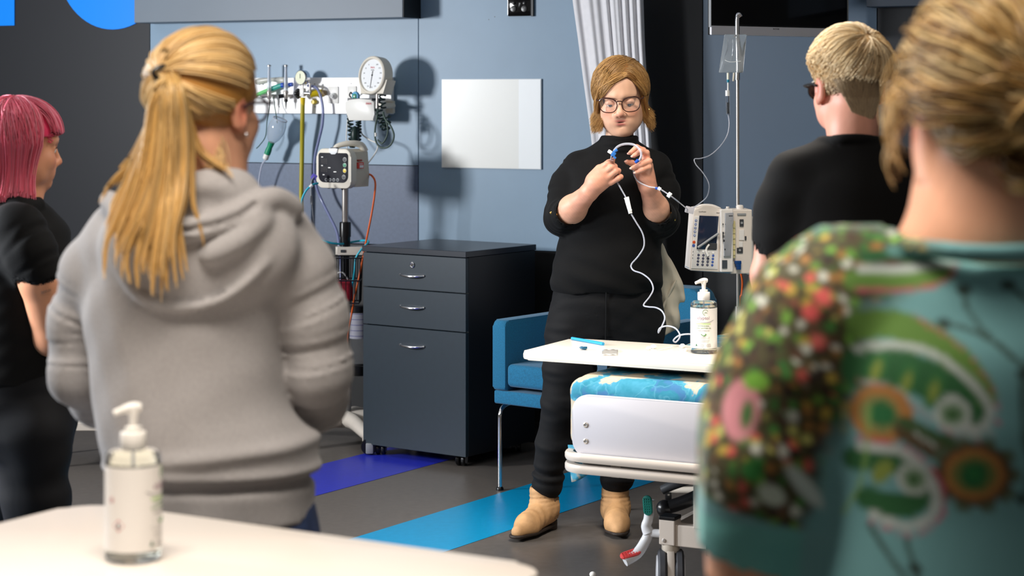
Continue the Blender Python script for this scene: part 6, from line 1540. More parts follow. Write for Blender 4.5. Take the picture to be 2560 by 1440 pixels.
    S_ = S_[cid] + rs.randn(n, 1, 3) * np.array((.0032, .0030, .003)) * (1.1 - .75 * f ** 2)
    ccut = rs.uniform(.74, 1.0, nc)
    cut = np.clip(ccut[cid] * rs.uniform(.85, 1.0, n), .6, 1)     # uneven ends
    S2 = np.empty_like(S_)
    for k in range(m): 
        q = cut * k / (m - 1) * (m - 1); i = np.minimum(q.astype(int), m - 2); fr = (q - i)[:, None]; ar = np.arange(n)
        S2[:, k] = S_[ar, i] * (1 - fr) + S_[ar, i + 1] * fr
    arr.append(strands_mesh(S2, rs.uniform(.0010, .0018, n), tone(n, m, [(206, 154, 70), (226, 178, 94), (238, 202, 134), (172, 124, 56), (244, 218, 172)], 9, .85, 1.1), .35))
    # loose wisps over the collar and nape
    n = 160; u0 = rs.uniform(430, 560, n)
    pts = np.stack([np.stack([A_(P(u, 330 + 40 * rs.rand(), d - .06)), A_(P(u + 12 * rs.randn(), 390, d - .085)), A_(P(u + 18 * rs.randn(), 430, d - .09))]) for u in u0])
    tt = np.linspace(0, 1, 8)[None, :, None]; W2 = (1 - tt) ** 2 * pts[:, :1] + 2 * tt * (1 - tt) * pts[:, 1:2] + tt ** 2 * pts[:, 2:]
    arr.append(strands_mesh(W2, np.full(n, .0010), tone(n, 8, tones, 10)))
    hair_obj('hair', arr, hairmat('hair_blonde'), t)
    b = MB(); b.tube([tie + np.array((.024 * cos(a), -.03 + .01 * cos(a), .006 + .021 * sin(a) * .6)) for a in [2 * pi * k / 16 for k in range(16)]], .0045, .0045, 8, False, closed=True); b.build('hair_tie', m_blackp, t, world=True)
    # hoodie
    m_flc = mat('grey_fleece', (166, 162, 162), .95, var=(190, .07), bump=(300, .35, .0015), sheen=.2)
    S = F / d
    def x(u): return (u - CX) / S
    def z(v): return HC - (v - HY) / S
    Fd = Field((x(90), d - .30, z(1320)), (x(900), d + .34, z(400)), .0058)
    fold = lambda X, Y, Z: .005 * wav(X * .8, Y, Z * 1.6, 20, 3) + .010 * np.exp(-((Z - z(1110) - .10 * (X - x(600))) / .014) ** 2) * np.clip((X - x(330)) / .1, 0, 1) + .008 * np.exp(-((Z - z(1170)) / .012) ** 2) - .012 * np.exp(-((Z - z(1192)) / .010) ** 2)
    Fd.loft([(z(1296), x(535), d + .02, .180, .135), (z(1235), x(532), d + .02, .182, .138), (z(1190), x(530), d + .02, .186, .142), (z(1120), x(522), d + .02, .196, .152), (z(1020), x(478), d + .015, .178, .145), (z(900), x(462), d + .01, .174, .138), (z(780), x(458), d + .005, .180, .135), (z(660), x(485), d + 0, .182, .128), (z(590), x(490), d - .0, .180, .115), (z(530), x(495), d - .0, .155, .098), (z(480), x(503), d + .0, .110, .085), (z(445), x(512), d + .01, .080, .075)], k=.03, fold=fold)
    def sl(sd):
        return crease(.0065, 20, 5 if sd > 0 else 8)
    cl, cr_ = crease(.0050, 30, 5), crease(.0050, 30, 8)
    Fd.chain([P(310, 585, d + .02), P(236, 680, d + .05)], [.055, .058], .05)
    Fd.chain([P(236, 680, d + .05), P(202, 810, d + .08), P(206, 930, d + .09)], [.058, .057, .060], .022, mod=cl)
    Fd.chain([P(206, 930, d + .09), P(260, 985, d + .18), P(380, 960, d + .26)], [.060, .060, .055], .02, mod=cl)
    Fd.chain([P(690, 580, d), P(752, 680, d + .01)], [.056, .058], .05)
    Fd.chain([P(752, 680, d + .01), P(788, 800, d + .02), P(798, 930, d + .03)], [.059, .058, .056], .022, mod=cr_)
    Fd.chain([P(798, 930, d + .03), P(788, 1000, d + .12), P(660, 985, d + .24)], [.057, .057, .052], .02, mod=cr_)
    # hood lying on the back: slack shield with a thick rim and one deep fold
    Fd.ell(P(500, 612, d - .080), (.172, .062, .114), .025)
    Fd.ell(P(535, 480, d - .085), (.080, .050, .050), .02)
    Fd.ell(P(470, 510, d - .150), (.085, .026, .022), .02, op='sub')
    def run(pts, r, k, op='add'):
        q = crom([P(u, v, d + o) for u, v, o in pts], 5)
        for a_, b_ in zip(q[:-1], q[1:]): Fd.cap(a_, b_, r, r, k, op)
    run([(272, 500, -.03), (330, 545, -.110), (420, 572, -.142), (500, 568, -.148), (600, 535, -.132), (680, 495, -.09), (735, 522, -.045)], .0165, .012)
    run([(330, 596, -.145), (420, 612, -.158), (500, 621, -.160), (560, 609, -.157), (620, 570, -.142)], .009, .012, 'sub')
    run([(430, 575, -.160), (520, 568, -.163), (600, 540, -.150), (640, 512, -.13)], .004, .008, 'sub')
    run([(285, 640, -.10), (340, 735, -.130), (440, 770, -.140), (560, 745, -.138), (660, 660, -.12), (735, 530, -.05)], .005, .012)
    run([(520, 640, -.150), (600, 600, -.142), (660, 545, -.115)], .010, .02)
    Fd.ell(P(522, 418, d - .02), (.078, .080, .05), .02, op='sub')
    part_world('hoodie', relax(Fd.mesh('hoodie'), 2), m_flc, t)
    # jeans
    Fd = Field((x(220), d - .2, .0), (x(860), d + .25, z(1240)), .008)
    Fd.loft([(z(1460), x(540), d + .02, .185, .13), (z(1330), x(545), d + .02, .180, .13), (z(1260), x(545), d + .02, .170, .122)], k=.02)
    for q, u in ((-1, 470), (1, 620)): Fd.chain([P(u, 1440, d + .02), P(u, 1800, d + .02), P(u - q * 5, 2330, d + .03)], [.098, .072, .056], .03)
    part_world('jeans', Fd.mesh('jeans'), mat('denim', (46, 62, 98), .8, var=(60, .25), bump=(500, .3, .001)), t)
    for u in (470, 620):
        Fd = Field((x(u) - .06, d - .10, 0), (x(u) + .06, d + .22, .12), .005)
        Fd.chain([(x(u), d - .02, .05), (x(u), d + .15, .035)], [.045, .04], .02).below(.002); part_world('shoe', Fd.mesh('shoe'), mat('shoe_white', (210, 210, 210), .5), t)
    return t
hoodie()

# ------------------------------------------------------------------ 3. pink-haired woman at the left edge
def pink():
    d = 5.43; base = P(40, 700, d); base.z = 0
    t = person('woman with bright pink bob and black polo shirt at the left edge', base)
    S = F / d
    def x(u): return (u - CX) / S
    def z(v): return HC - (v - HY) / S
    c = A_(P(52, 366, d)); R = rot3(1.02, -.08, 0); s = 1.0
    Fd = Field((x(-90), d - .42, z(960)), (x(370), d + .42, z(225)), .0045)
    T = head(Fd, c, R, s, ears=False, wide=1.03)
    Fd.chain([T((0, -.03, -.08)), P(42, 500, d), P(30, 560, d)], [.055, .062, .08], .03)
    Fd.chain([P(48, 590, d - .12), P(98, 700, d - .14), P(128, 845, d - .10)], [.058, .052, .046], .02)
    Fd.chain([P(128, 845, d - .10), P(200, 880, d + .05), P(260, 880, d + .16)], [.046, .036, .03], .02)
    hand(Fd, P(262, 880, d + .16), (.55, .8, -.1), (-.8, .5, 0), 1)
    Fd.loft([(z(940), x(40), d, .08, .08), (z(600), x(35), d, .09, .09)])
    me = relax(Fd.mesh('body'), 1); V = coords(me); paint(me, skin_cols(V, c, R, s, (224, 158, 122))); part_world('body', me, skinmat('skin_peach'), t)
    RM = Matrix([list(R[0]) + [c[0]], list(R[1]) + [c[1]], list(R[2]) + [c[2]], [0, 0, 0, 1]])
    for q in (-1, 1):
        MB().ball((q * .032, .0728, -.004), .0158, 12).build('eyeball', mat('eye_white'), t, RM)
        MB().tube([(q * .018, .089, .0015), (q * .032, .0915, .004), (q * .046, .084, .001)], .0016, .0012, 6).build('eyelashes', mat('lash'), t, RM)
    rs = np.random.RandomState(31); n = 3000; m = 24
    crown = unit(np.array((0, -.03, .11)) - np.array((0, -.015, .03)))
    az = rs.uniform(-pi, pi, n)
    front = np.abs(az) < .75
    d1 = unit(np.stack([np.sin(az), np.cos(az), np.where(front, .12, -.25)], 1))
    st = np.tile(crown, (n, 1)) + rs.randn(n, 3) * .12; st = unit(st)
    tt = np.linspace(0, 1, 15); sl_ = slerp(st, d1, tt)
    bp_ = scalp(sl_); bp_ = bp_ + unit(bp_ - np.array((0, -.015, .03))) * ((.012 + .012 * rs.rand(n))[:, None] * (.6 + .5 * np.sin(tt * pi * .6))[None])[..., None]
    end = bp_[:, -1]; Ln = np.where(front, rs.uniform(.012, .028, n), rs.uniform(.125, .15, n) + .008 * (np.abs(az) > 2))
    hh = np.linspace(0, 1, m - 14)[1:]; out = unit(end * np.array((1, 1, 0)))
    dn = end[:, None] + np.array((0, 0, -1.)) * (Ln[:, None] * hh[None])[..., None] + out[:, None] * (-.018 * np.sin(hh * pi * .9) - .006 * hh)[None, :, None]
    paths = np.concatenate([bp_, dn], 1) + rs.randn(n, 1, 3) * .0018
    face = (~front) & (np.abs(az) < 1.12)
    paths = paths[~face]; n1 = len(paths)
    tn = [(250, 84, 118), (253, 112, 142), (254, 146, 168), (238, 54, 92), (255, 184, 196)]
    arr = [strands_mesh(paths @ R.T + c, rs.uniform(.0014, .0024, n1), tone(n1, paths.shape[1], tn, 12, .9, 1.05), .5)]
    arr.append(hair_cap(c, R, s, .012, lambda x_, y, z_: np.minimum(z_ + .115, np.maximum(np.minimum(.022 - y, 1), np.minimum(z_ - .03, .2))), (236, 60, 104)))
    nb = 700; az = rs.uniform(1.9, 2 * pi - 1.9, nb); zt = rs.uniform(.0, .03, nb)
    hair_obj('hair', arr, hairmat('hair_pink'), t)
    # tattoo marks on the upper arm
    tb = MB()
    def tp_(u, v): return P(u, v, d - .14 - math.sqrt(max(.0525 ** 2 - (((u - 101 - (v - 700) * .19) * .96) / S) ** 2, .0001)))
    for k, (du, dv) in enumerate(((0, 0), (10, -3), (20, -7), (30, -9))):
        q = [tp_(96 + du + a, 708 + dv + b_) for a, b_ in ((0, 0), (3, 7), (6, 0), (8, 6))]; tb.tube(q, .0011, .0011, 5, False)
    for k in range(4):
        q = [tp_(104 + k * 6 + a, 728 - k * 2 + b_) for a, b_ in ((0, 0), (1, 7), (4, 0), (5, 6))]; tb.tube(q, .0007, .0007, 5, False)
    tb.build('tattoo', mat('ink', (70, 62, 62), .6), t, world=True)
    # polo shirt
    m_bk = mat('black_jersey', (11, 11, 12), .8, spec=.22, bump=(380, .35, .001), sheen=.02)
    Fd = Field((x(-190), d - .36, z(960)), (x(215), d + .34, z(470)), .005)
    fold = lambda X, Y, Z: .0035 * wav(X * .4, Y * .4, Z * 2.4, 30, 12)
    Fd.loft([(z(948), x(15), d, .175, .155), (z(900), x(18), d, .170, .152), (z(800), x(22), d, .160, .15), (z(700), x(30), d, .150, .15), (z(620), x(38), d, .142, .16), (z(570), x(36), d, .125, .165), (z(535), x(36), d, .10, .125), (z(505), x(40), d, .075, .08)], az=.5, k=.03, fold=fold)
    Fd.chain([P(42, 575, d - .13), P(70, 630, d - .145), P(88, 676, d - .145)], [.078, .070, .064], .03, mod=crease(.004, 8, 4))
    Fd.cap(P(88, 680, d - .145), P(104, 730, d - .142), .0565, .055, .003, 'sub')
    q = crom([P(92, 512, d - .02), P(62, 516, d - .080), P(20, 505, d - .078), P(-8, 492, d), P(20, 494, d + .07), P(66, 506, d + .06), P(92, 512, d - .02)], 4)
    for a_, b_ in zip(q[:-1], q[1:]): Fd.cap(a_, b_, .019, .019, .012)
    part_world('polo_shirt', relax(Fd.mesh('polo_shirt'), 1), m_bk, t)
    # trousers
    m_tr = mat('black_trousers', (14, 15, 19), .75, spec=.22, bump=(500, .25, .0008))
    Fd = Field((x(-170), d - .30, .05), (x(210), d + .30, z(900)), .008)
    Fd.loft([(z(1120), x(30), d, .165, .15), (z(1040), x(38), d, .172, .165), (z(960), x(35), d, .170, .158), (z(910), x(25), d, .162, .15)], az=.5, k=.03, fold=lambda X, Y, Z: .004 * wav(X, Y, Z * 2, 22, 14))
    wf = crease(.006, 7, 3)
    Fd.chain([P(78, 1090, d - .09), P(88, 1250, d - .09), P(75, 1420, d - .09), P(55, 1640, d - .09)], [.105, .085, .072, .062], .03, mod=wf)
    Fd.chain([P(20, 1090, d + .08), P(30, 1250, d + .09), P(25, 1420, d + .09), P(15, 1640, d + .09)], [.105, .085, .072, .062], .03, mod=wf)
    part_world('trousers', relax(Fd.mesh('trousers'), 1), m_tr, t)
    for u, o in ((58, -.09), (18, .09)):
        Fd = Field((x(u) - .1, d + o - .1, 0), (x(u) + .24, d + o + .2, .12), .006)
        Fd.chain([(x(u), d + o, .055), (x(u) + .13, d + o + .07, .035)], [.05, .04], .02).below(.002); part_world('shoe', Fd.mesh('shoe'), m_blackp, t)
pink()

# ------------------------------------------------------------------ 4. person with short blond hair in a black T-shirt
def short():
    d = 4.88; base = P(2110, 700, d); base.z = 0
    t = person('person with short blond hair and black crew neck T-shirt seen from behind', base)
    S = F / d
    def x(u): return (u - CX) / S
    def z(v): return HC - (v - HY) / S
    c = A_(P(2122, 212, d + .05)); R = rot3(-.22, -.10, 0); s = 1.03
    Fd = Field((x(1860), d - .22, z(890)), (x(2420), d + .42, z(60)), .0046)
    T = head(Fd, c, R, s, neck=False)
    Fd.chain([T((0, -.035, -.05)), P(2132, 320, d + .005), P(2131, 375, d)], [.056, .056, .060], .03)
    Fd.chain([P(1985, 480, d), P(1938, 560, d), P(1922, 690, d + .0)], [.034, .044, .042], .02); Fd.chain([P(1922, 690, d), P(1910, 800, d + .08)], [.042, .034], .02)
    Fd.chain([P(1910, 800, d + .08), P(1960, 812, d + .20), P(2040, 805, d + .27)], [.036, .031, .027], .02); hand(Fd, P(2040, 805, d + .27), (1, .12, .1), (0, -1, -.2), 1)
    Fd.chain([P(2340, 690, d), P(2345, 790, d + .08), P(2290, 830, d + .20), P(2220, 822, d + .29)], [.042, .037, .031, .027], .02); hand(Fd, P(2220, 822, d + .29), (-1, .12, .1), (0, -1, -.2), -1)
    Fd.chain([P(2280, 480, d), P(2326, 560, d), P(2340, 690, d)], [.034, .044, .042], .02)
    Fd.loft([(z(780), x(2130), d, .10, .07), (z(400), x(2130), d, .12, .06)])
    me = relax(Fd.mesh('body'), 1); paint(me, skin_cols(coords(me), c, R, s, (226, 160, 136))); part_world('body', me, skinmat('skin_rosy'), t)
    RM = Matrix([list(R[0] * s) + [c[0]], list(R[1] * s) + [c[1]], list(R[2] * s) + [c[2]], [0, 0, 0, 1]])
    g = MB(); ln = MB()
    for q in (-1, 1):
        pts = [(q * .036 + .030 * cos(a), .110 - 3.5 * (q * .036 + .030 * cos(a)) ** 2, -.004 + .023 * sin(a)) for a in [2 * pi * k / 24 for k in range(24)]]
        g.tube(pts, .003, .003, 8, False, closed=True); ln._add([Vector(p) for p in pts], [tuple(range(24))])
        g.tube([(q * .066, .097, .004), (q * .083, .080, .006), (q * .086, .02, .004), (q * .088, -.012, -.004)], .003, .003, 8)
    gl = g.build('glasses', m_blackp, t, RM); ln.build('lens', mat('dark_lens', (20, 20, 24), .05), gl, RM)
    # hair: crown whorl, long on top, cropped at the nape
    rs = np.random.RandomState(41); n = 4200; m = 14
    az = rs.uniform(-pi, pi, n); el = rs.uniform(-.75, 1.35, n)
    d0 = unit(np.stack([np.sin(az) * np.cos(el), np.cos(az) * np.cos(el), np.sin(el)], 1))
    L0 = scalp(d0)
    ok = (L0[:, 2] > -.065 + .2 * np.abs(L0[:, 0])) & ((L0[:, 1] < .03) | (L0[:, 2] > .05)) & ((np.abs(L0[:, 0]) < .070) | (L0[:, 2] > .0) | (L0[:, 1] < -.035))
    d0 = d0[ok]; L0 = L0[ok]; n = len(d0)
    wh = unit(np.array((.012, -.075, .095)) - np.array((0, -.015, .03)))
    away = unit(d0 - (d0 @ wh)[:, None] * wh[None] + .03 * rs.randn(n, 3))
    top = np.clip((L0[:, 2] - .005) / .05, 0, 1)
    ln_ = (.022 + .060 * top) * rs.uniform(.8, 1.2, n)
    swl = np.array((-.55, .15, 0))[None] * top[:, None]
    dirs = unit(away + swl * .6 + rs.randn(n, 3) * .06)
    tt = np.linspace(0, 1, m)
    Q = d0[:, None] + dirs[:, None] * (tt[None] * (ln_ / .09)[:, None])[..., None]; Q = unit(Q)
    off = (.004 + .012 * top)[:, None] + (.010 * top)[:, None] * np.sin(tt * pi * .8)[None] + rs.rand(n, 1) * .005 * (.3 + top[:, None])
    Pp = scalp(Q); Pp = Pp + unit(Pp - np.array((0, -.015, .03))) * off[..., None]
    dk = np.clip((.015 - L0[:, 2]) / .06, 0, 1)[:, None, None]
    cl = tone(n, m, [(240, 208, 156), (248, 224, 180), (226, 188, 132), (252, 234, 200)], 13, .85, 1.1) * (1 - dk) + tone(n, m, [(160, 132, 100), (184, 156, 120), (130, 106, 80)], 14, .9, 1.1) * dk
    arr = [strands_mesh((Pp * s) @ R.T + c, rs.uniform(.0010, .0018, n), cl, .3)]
    # cropped nape, tapering to a point
    n = 1500; zt = rs.uniform(-.082, .03, n); wd = np.interp(zt, [-.085, -.05, 0, .03], [.012, .040, .066, .072]); xt = rs.uniform(-1, 1, n) * wd
    yb = np.interp(zt, [-.085, -.04, .0, .03], [-.089, -.094, -.111, -.116]); yt = yb + .105 * (1 - np.sqrt(np.clip(1 - (xt / .078) ** 2, 0, 1)))
    tt = np.linspace(0, 1, 8); rt = np.stack([xt, yt, zt], 1)
    q = rt[:, None] + tt[None, :, None] * np.stack([-.25 * xt, .006 + 0 * xt, -.020 - .012 * rs.rand(n)], 1)[:, None]; q[:, :, 1] += np.interp(q[:, :, 2], [-.1, -.06, 0, .03], [.0, .0, 0, 0])
    yb2 = np.interp(q[:, :, 2], [-.11, -.085, -.04, .0, .03], [-.086, -.090, -.095, -.113, -.118]); q[:, :, 1] = yb2 + .105 * (1 - np.sqrt(np.clip(1 - (q[:, :, 0] / .078) ** 2, 0, 1))) - .002
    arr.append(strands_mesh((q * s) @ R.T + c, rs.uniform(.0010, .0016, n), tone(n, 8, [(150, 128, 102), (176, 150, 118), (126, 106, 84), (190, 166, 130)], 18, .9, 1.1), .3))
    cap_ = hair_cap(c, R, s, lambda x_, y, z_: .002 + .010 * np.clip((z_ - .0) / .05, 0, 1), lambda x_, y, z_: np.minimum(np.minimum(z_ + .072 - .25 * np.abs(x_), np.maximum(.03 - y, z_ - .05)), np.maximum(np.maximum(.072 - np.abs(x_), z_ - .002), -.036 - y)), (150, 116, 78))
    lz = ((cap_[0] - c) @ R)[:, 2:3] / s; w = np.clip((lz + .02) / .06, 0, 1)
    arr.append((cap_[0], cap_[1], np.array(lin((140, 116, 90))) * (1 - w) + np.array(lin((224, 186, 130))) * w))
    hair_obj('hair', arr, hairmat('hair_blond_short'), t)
    # T-shirt
    m_bk = mat('black_cotton', (13, 12, 12), .8, spec=.22, bump=(420, .3, .0008), sheen=.03)
    Fd = Field((x(1850), d - .22, z(900)), (x(2440), d + .22, z(325)), .006)
    fold = lambda X, Y, Z: .004 * wav(X, Y, Z * 1.5, 22, 22)
    Fd.loft([(z(900), x(2115), d, .165, .12), (z(780), x(2118), d, .168, .12), (z(650), x(2122), d, .178, .125), (z(540), x(2128), d, .190, .122), (z(460), x(2132), d, .180, .108), (z(415), x(2132), d, .150, .09), (z(380), x(2132), d, .128, .075), (z(352), x(2131), d, .075, .066)], k=.03, fold=fold)
    ml = crease(.0035, 7, 6)
    Fd.chain([P(2070, 395, d), P(1985, 440, d)], [.042, .048], .05); Fd.chain([P(1978, 448, d), P(1953, 530, d), P(1941, 622, d)], [.057, .060, .058], .04, mod=ml)
    Fd.chain([P(2195, 395, d), P(2280, 440, d)], [.042, .048], .05); Fd.chain([P(2286, 448, d), P(2320, 530, d), P(2334, 622, d)], [.057, .060, .058], .04, mod=ml)
    Fd.cap(P(1934, 618, d), P(1928, 690, d), .049, .047, .003, 'sub'); Fd.cap(P(2334, 618, d), P(2338, 690, d), .049, .047, .003, 'sub')
    Fd.put(lambda X, Y, Z: Z * 0 + np.maximum(-(Z - z(628) + .25 * (X - x(1934)) * 0) * 1.0, np.abs(X - x(2132)) - .3) * 0 + 1.0, (0, 0, 0), (0, 0, 0), 0) if False else None
    q = crom([P(2062, 352, d - .02), P(2095, 347, d - .062), P(2132, 345, d - .07), P(2170, 347, d - .060), P(2200, 354, d - .02), P(2190, 372, d + .05), P(2132, 380, d + .07), P(2072, 372, d + .05), P(2062, 352, d - .02)], 4)
    for a_, b_ in zip(q[:-1], q[1:]): Fd.cap(a_, b_, .0085, .0085, .008)
    part_world('t_shirt', relax(Fd.mesh('t_shirt'), 1), m_bk, t)
    Fd = Field((x(1900), d - .2, .05), (x(2340), d + .2, z(860)), .010)
    Fd.loft([(z(1010), x(2115), d, .17, .12), (z(870), x(2115), d, .165, .115)])
    for u in (2045, 2190): Fd.chain([P(u, 1000, d), P(u, 1350, d), P(u, 1740, d)], [.09, .07, .055], .03)
    part_world('trousers', Fd.mesh('trousers'), mat('black_trousers'), t)
    for u in (2045, 2190):
        Fd = Field((x(u) - .07, d - .1, 0), (x(u) + .07, d + .22, .12), .006)
        Fd.chain([(x(u), d, .055), (x(u), d + .14, .035)], [.05, .04], .02).below(.002); part_world('shoe', Fd.mesh('shoe'), m_blackp, t)
short()

# ------------------------------------------------------------------ 5. woman in the paisley blouse, nearest the camera
def paisley():
    d = 2.28; base = P(2480, 700, d); base.z = 0
    t = person('woman in teal paisley blouse with messy blonde updo nearest the camera', base)
    S = F / d
    def x(u): return (u - CX) / S
    def z(v): return HC - (v - HY) / S
    c = A_(P(2488, 292, d + .03)); R = rot3(.02, -.06, 0); s = 1.04
    Fd = Field((x(1760), d - .2, z(1760)), (x(2800), d + .32, z(20)), .005)
    T = head(Fd, c, R, s, neck=False, wide=1.06)
    Fd.ell(T((0, .03, -.09)), (.062, .05, .05), .04)
    Fd.chain([T((0, -.030, -.05)), P(2480, 520, d + .01), P(2480, 620, d + .01)], [.066, .072, .078], .05)
    Fd.chain([P(2300, 690, d), P(2480, 610, d), P(2700, 690, d)], [.05, .062, .05], .05)
    Fd.chain([P(2010, 820, d), P(1925, 1120, d), P(1880, 1400, d + .02)], [.062, .056, .048], .03)
    Fd.chain([P(1880, 1400, d + .02), P(1930, 1560, d + .16)], [.048, .036], .03); Fd.chain([P(1930, 1560, d + .16), P(1985, 1580, d + .22)], [.036, .028], .02); hand(Fd, P(1985, 1580, d + .22), (.8, .6, -.05), (.5, -.7, -.3), 1)
    Fd.loft([(z(1500), x(2450), d, .15, .11), (z(760), x(2470), d, .16, .09)])
    me = relax(Fd.mesh('body'), 1); paint(me, skin_cols(coords(me), c, R, s, (226, 166, 134))); part_world('body', me, skinmat('skin_tan'), t)
    # hair: roots swept up and back into a loose knot
    rs = np.random.RandomState(51); n = 3000; m = 22
    bun = np.array((.030, -.125, .005)); bd = unit(bun - np.array((0, -.015, .03)))
    az = rs.uniform(-pi, pi, n); f = np.abs(az) / pi
    el = np.where(f < .45, .6 - .5 * (f / .45) ** 2, np.where(f < .6, .02, -.55)) + .08 * rs.randn(n)
    d0 = unit(np.stack([np.sin(az) * np.cos(el), np.cos(az) * np.cos(el), np.sin(el)], 1))
    fl_ = rs.rand(n) < .55; mixv = rs.rand(fl_.sum(), 1) * .75; d0[fl_] = unit(d0[fl_] * (1 - mixv) + bd[None] * mixv)
    tt = np.linspace(0, .96, m); pp = slerp(d0, np.tile(bd, (n, 1)), tt)
    ph = rs.rand(n, 1) * 6.28
    wavy = np.cross(pp, np.roll(pp, 1, axis=2)); wavy = unit(wavy) * (.006 * np.sin(tt[None] * 11 + ph))[..., None]
    lift = (.012 + .020 * rs.rand(n))[:, None] * (.5 + .9 * np.sin(tt * pi))[None]
    Pp = scalp(pp); Pp = Pp + unit(Pp - np.array((0, -.015, .03))) * lift[..., None] + wavy + rs.randn(n, 1, 3) * .002
    tn = [(176, 132, 70), (212, 168, 98), (232, 196, 130), (134, 98, 52), (240, 212, 158), (116, 82, 46)]
    arr = [strands_mesh((Pp * s) @ R.T + c, rs.uniform(.0015, .0026, n), tone(n, m, tn, 15, .75, 1.15, 1.0), .7)]
    # the knot: bundles wound round it
    nb = 26; per = 40
    for k in range(nb):
        ax_ = unit(rs.randn(3)); u_ = unit(np.cross(ax_, rs.randn(3))); v_ = np.cross(ax_, u_)
        th = np.linspace(0, rs.uniform(3.5, 6), 26) + rs.rand() * 6; rad_ = rs.uniform(.028, .047)
        ctr = bun + rs.randn(3) * np.array((.020, .008, .020)) + np.array((.0, -.0, -.01))
        g = ctr + rad_ * (np.cos(th)[:, None] * u_ * np.array((1.15, .7, 1)) + np.sin(th)[:, None] * v_ * np.array((1.15, .7, 1)))
        q = g[None] + rs.randn(per, 1, 3) * .0045
        arr.append(strands_mesh((q * s) @ R.T + c, rs.uniform(.0012, .0022, per), tone(per, 26, [tn[rs.randint(6)], tn[rs.randint(6)], tn[rs.randint(6)]], 100 + k, .9, 1.1, 1.0), .5))
    # flicked-out curls and wisps
    wl = []
    for k in range(46):
        a = rs.uniform(-pi, pi); e = rs.uniform(-.4, 1.2); q0 = np.array((sin(a) * cos(e), cos(a) * cos(e), sin(e))); p0 = scalp(q0[None])[0] + q0 * .018
        tg = unit(np.cross(q0, rs.randn(3))); nn = 12
        for _ in range(7):
            th = np.linspace(0, rs.uniform(1.5, 3.2), 16); r_ = rs.uniform(.015, .035)
            wl.append(p0 + rs.randn(3) * .003 + (np.sin(th) * r_)[:, None] * tg + ((1 - np.cos(th)) * r_ * .55)[:, None] * q0 + np.array((0, 0, -1)) * (th * .004)[:, None])
    for k in range(90):        # wisps in front of the ears
        sd = -1 if k < 60 else 1; p0 = np.array((sd * .078, .035 + .02 * rs.randn(), .045 + .02 * rs.randn()))
        th = np.linspace(0, 1, 16); wl.append(p0 + np.stack([sd * (.030 * np.sin(th * 2.4) + .010 * rs.rand()) , -.004 + .01 * np.sin(th * 6 + k) , -.10 * th * rs.uniform(.4, 1)], 1))
    wl = np.array(wl); arr.append(strands_mesh((wl * s) @ R.T + c, np.full(len(wl), .0013), tone(len(wl), 16, tn, 16, .9, 1.1), .4))
    arr.append(hair_cap(c, R, s, lambda x_, y, z_: .013 + .006 * np.sin(x_ * 60 + y * 50) , lambda x_, y, z_: np.minimum(z_ + .085, np.maximum(np.minimum(.02 - y, z_ + .02 + .8 * np.clip(-y - .03, 0, 1)), z_ - .045)), (132, 94, 48)))
    hair_obj('hair', arr, hairmat('hair_honey'), t)
    # blouse
    Fd = Field((x(1740), d - .26, z(1780)), (x(2860), d + .26, z(560)), .0052)
    fold = lambda X, Y, Z: .005 * wav(X, Y, Z * .6, 16, 33)
    Fd.loft([(z(1760), x(2440), d, .235, .17), (z(1500), x(2445), d, .215, .16), (z(1250), x(2450), d, .205, .15), (z(1000), x(2460), d, .215, .15), (z(850), x(2468), d, .215, .138), (z(760), x(2474), d, .200, .12), (z(690), x(2478), d, .165, .108), (z(650), x(2480), d, .130, .10)], k=.035, fold=fold)
    Fd.chain([P(2130, 700, d), P(2040, 790, d), P(1960, 960, d), P(1905, 1150, d), P(1885, 1300, d + .01)], [.060, .072, .076, .076, .070], .045, mod=crease(.005, 6, 7))
    Fd.chain([P(2830, 700, d), P(2900, 790, d)], [.06, .072], .04)
    Fd.chain([P(2130, 700, d), P(2300, 650, d)], [.058, .056], .05); Fd.chain([P(2830, 700, d), P(2660, 650, d)], [.058, .056], .05)
    Fd.cap(P(1885, 1290, d + .01), P(1875, 1420, d + .02), .060, .060, .003, 'sub')
    Fd.ell(P(2480, 560, d), (.125, .098, .052), .006, op='sub')
    q = crom([P(2195, 602, d - .0), P(2260, 612, d - .06), P(2360, 626, d - .098), P(2480, 634, d - .108), P(2600, 628, d - .098), P(2720, 612, d - .05)], 5)
    for a_, b_ in zip(q[:-1], q[1:]): Fd.cap(a_, b_, .0085, .0085, .006)
    me = relax(Fd.mesh('blouse'), 1); V = coords(me)
    # printed pattern, laid out on the garment (u, v: across and down the back, in metres x S)
    U = CX + V[:, 0] * S; Vv = HY + (HC - V[:, 2]) * S
    side = np.clip((d - .02 - V[:, 1]) / .05, 0, 1)
    teal = np.array(lin((112, 166, 170))); col = np.tile(teal, (len(V), 1)) * (1 + .04 * wav(V[:, 0], V[:, 1], V[:, 2], 12, 1))[:, None]
    def put(mask, rgb):
        w = np.clip(mask, 0, 1)[:, None]; col[:] = col * (1 - w) + np.array(lin(rgb)) * w
    def soft(dist, e=5): return np.clip(.5 - dist / e, 0, 1)
    def ellm(cu, cv, a, b, ang=0):
        q = math.radians(ang); du, dv = U - cu, Vv - cv; X_ = du * cos(q) + dv * sin(q); Y_ = -du * sin(q) + dv * cos(q)
        return (np.sqrt((X_ / a) ** 2 + (Y_ / b) ** 2) - 1) * min(a, b)
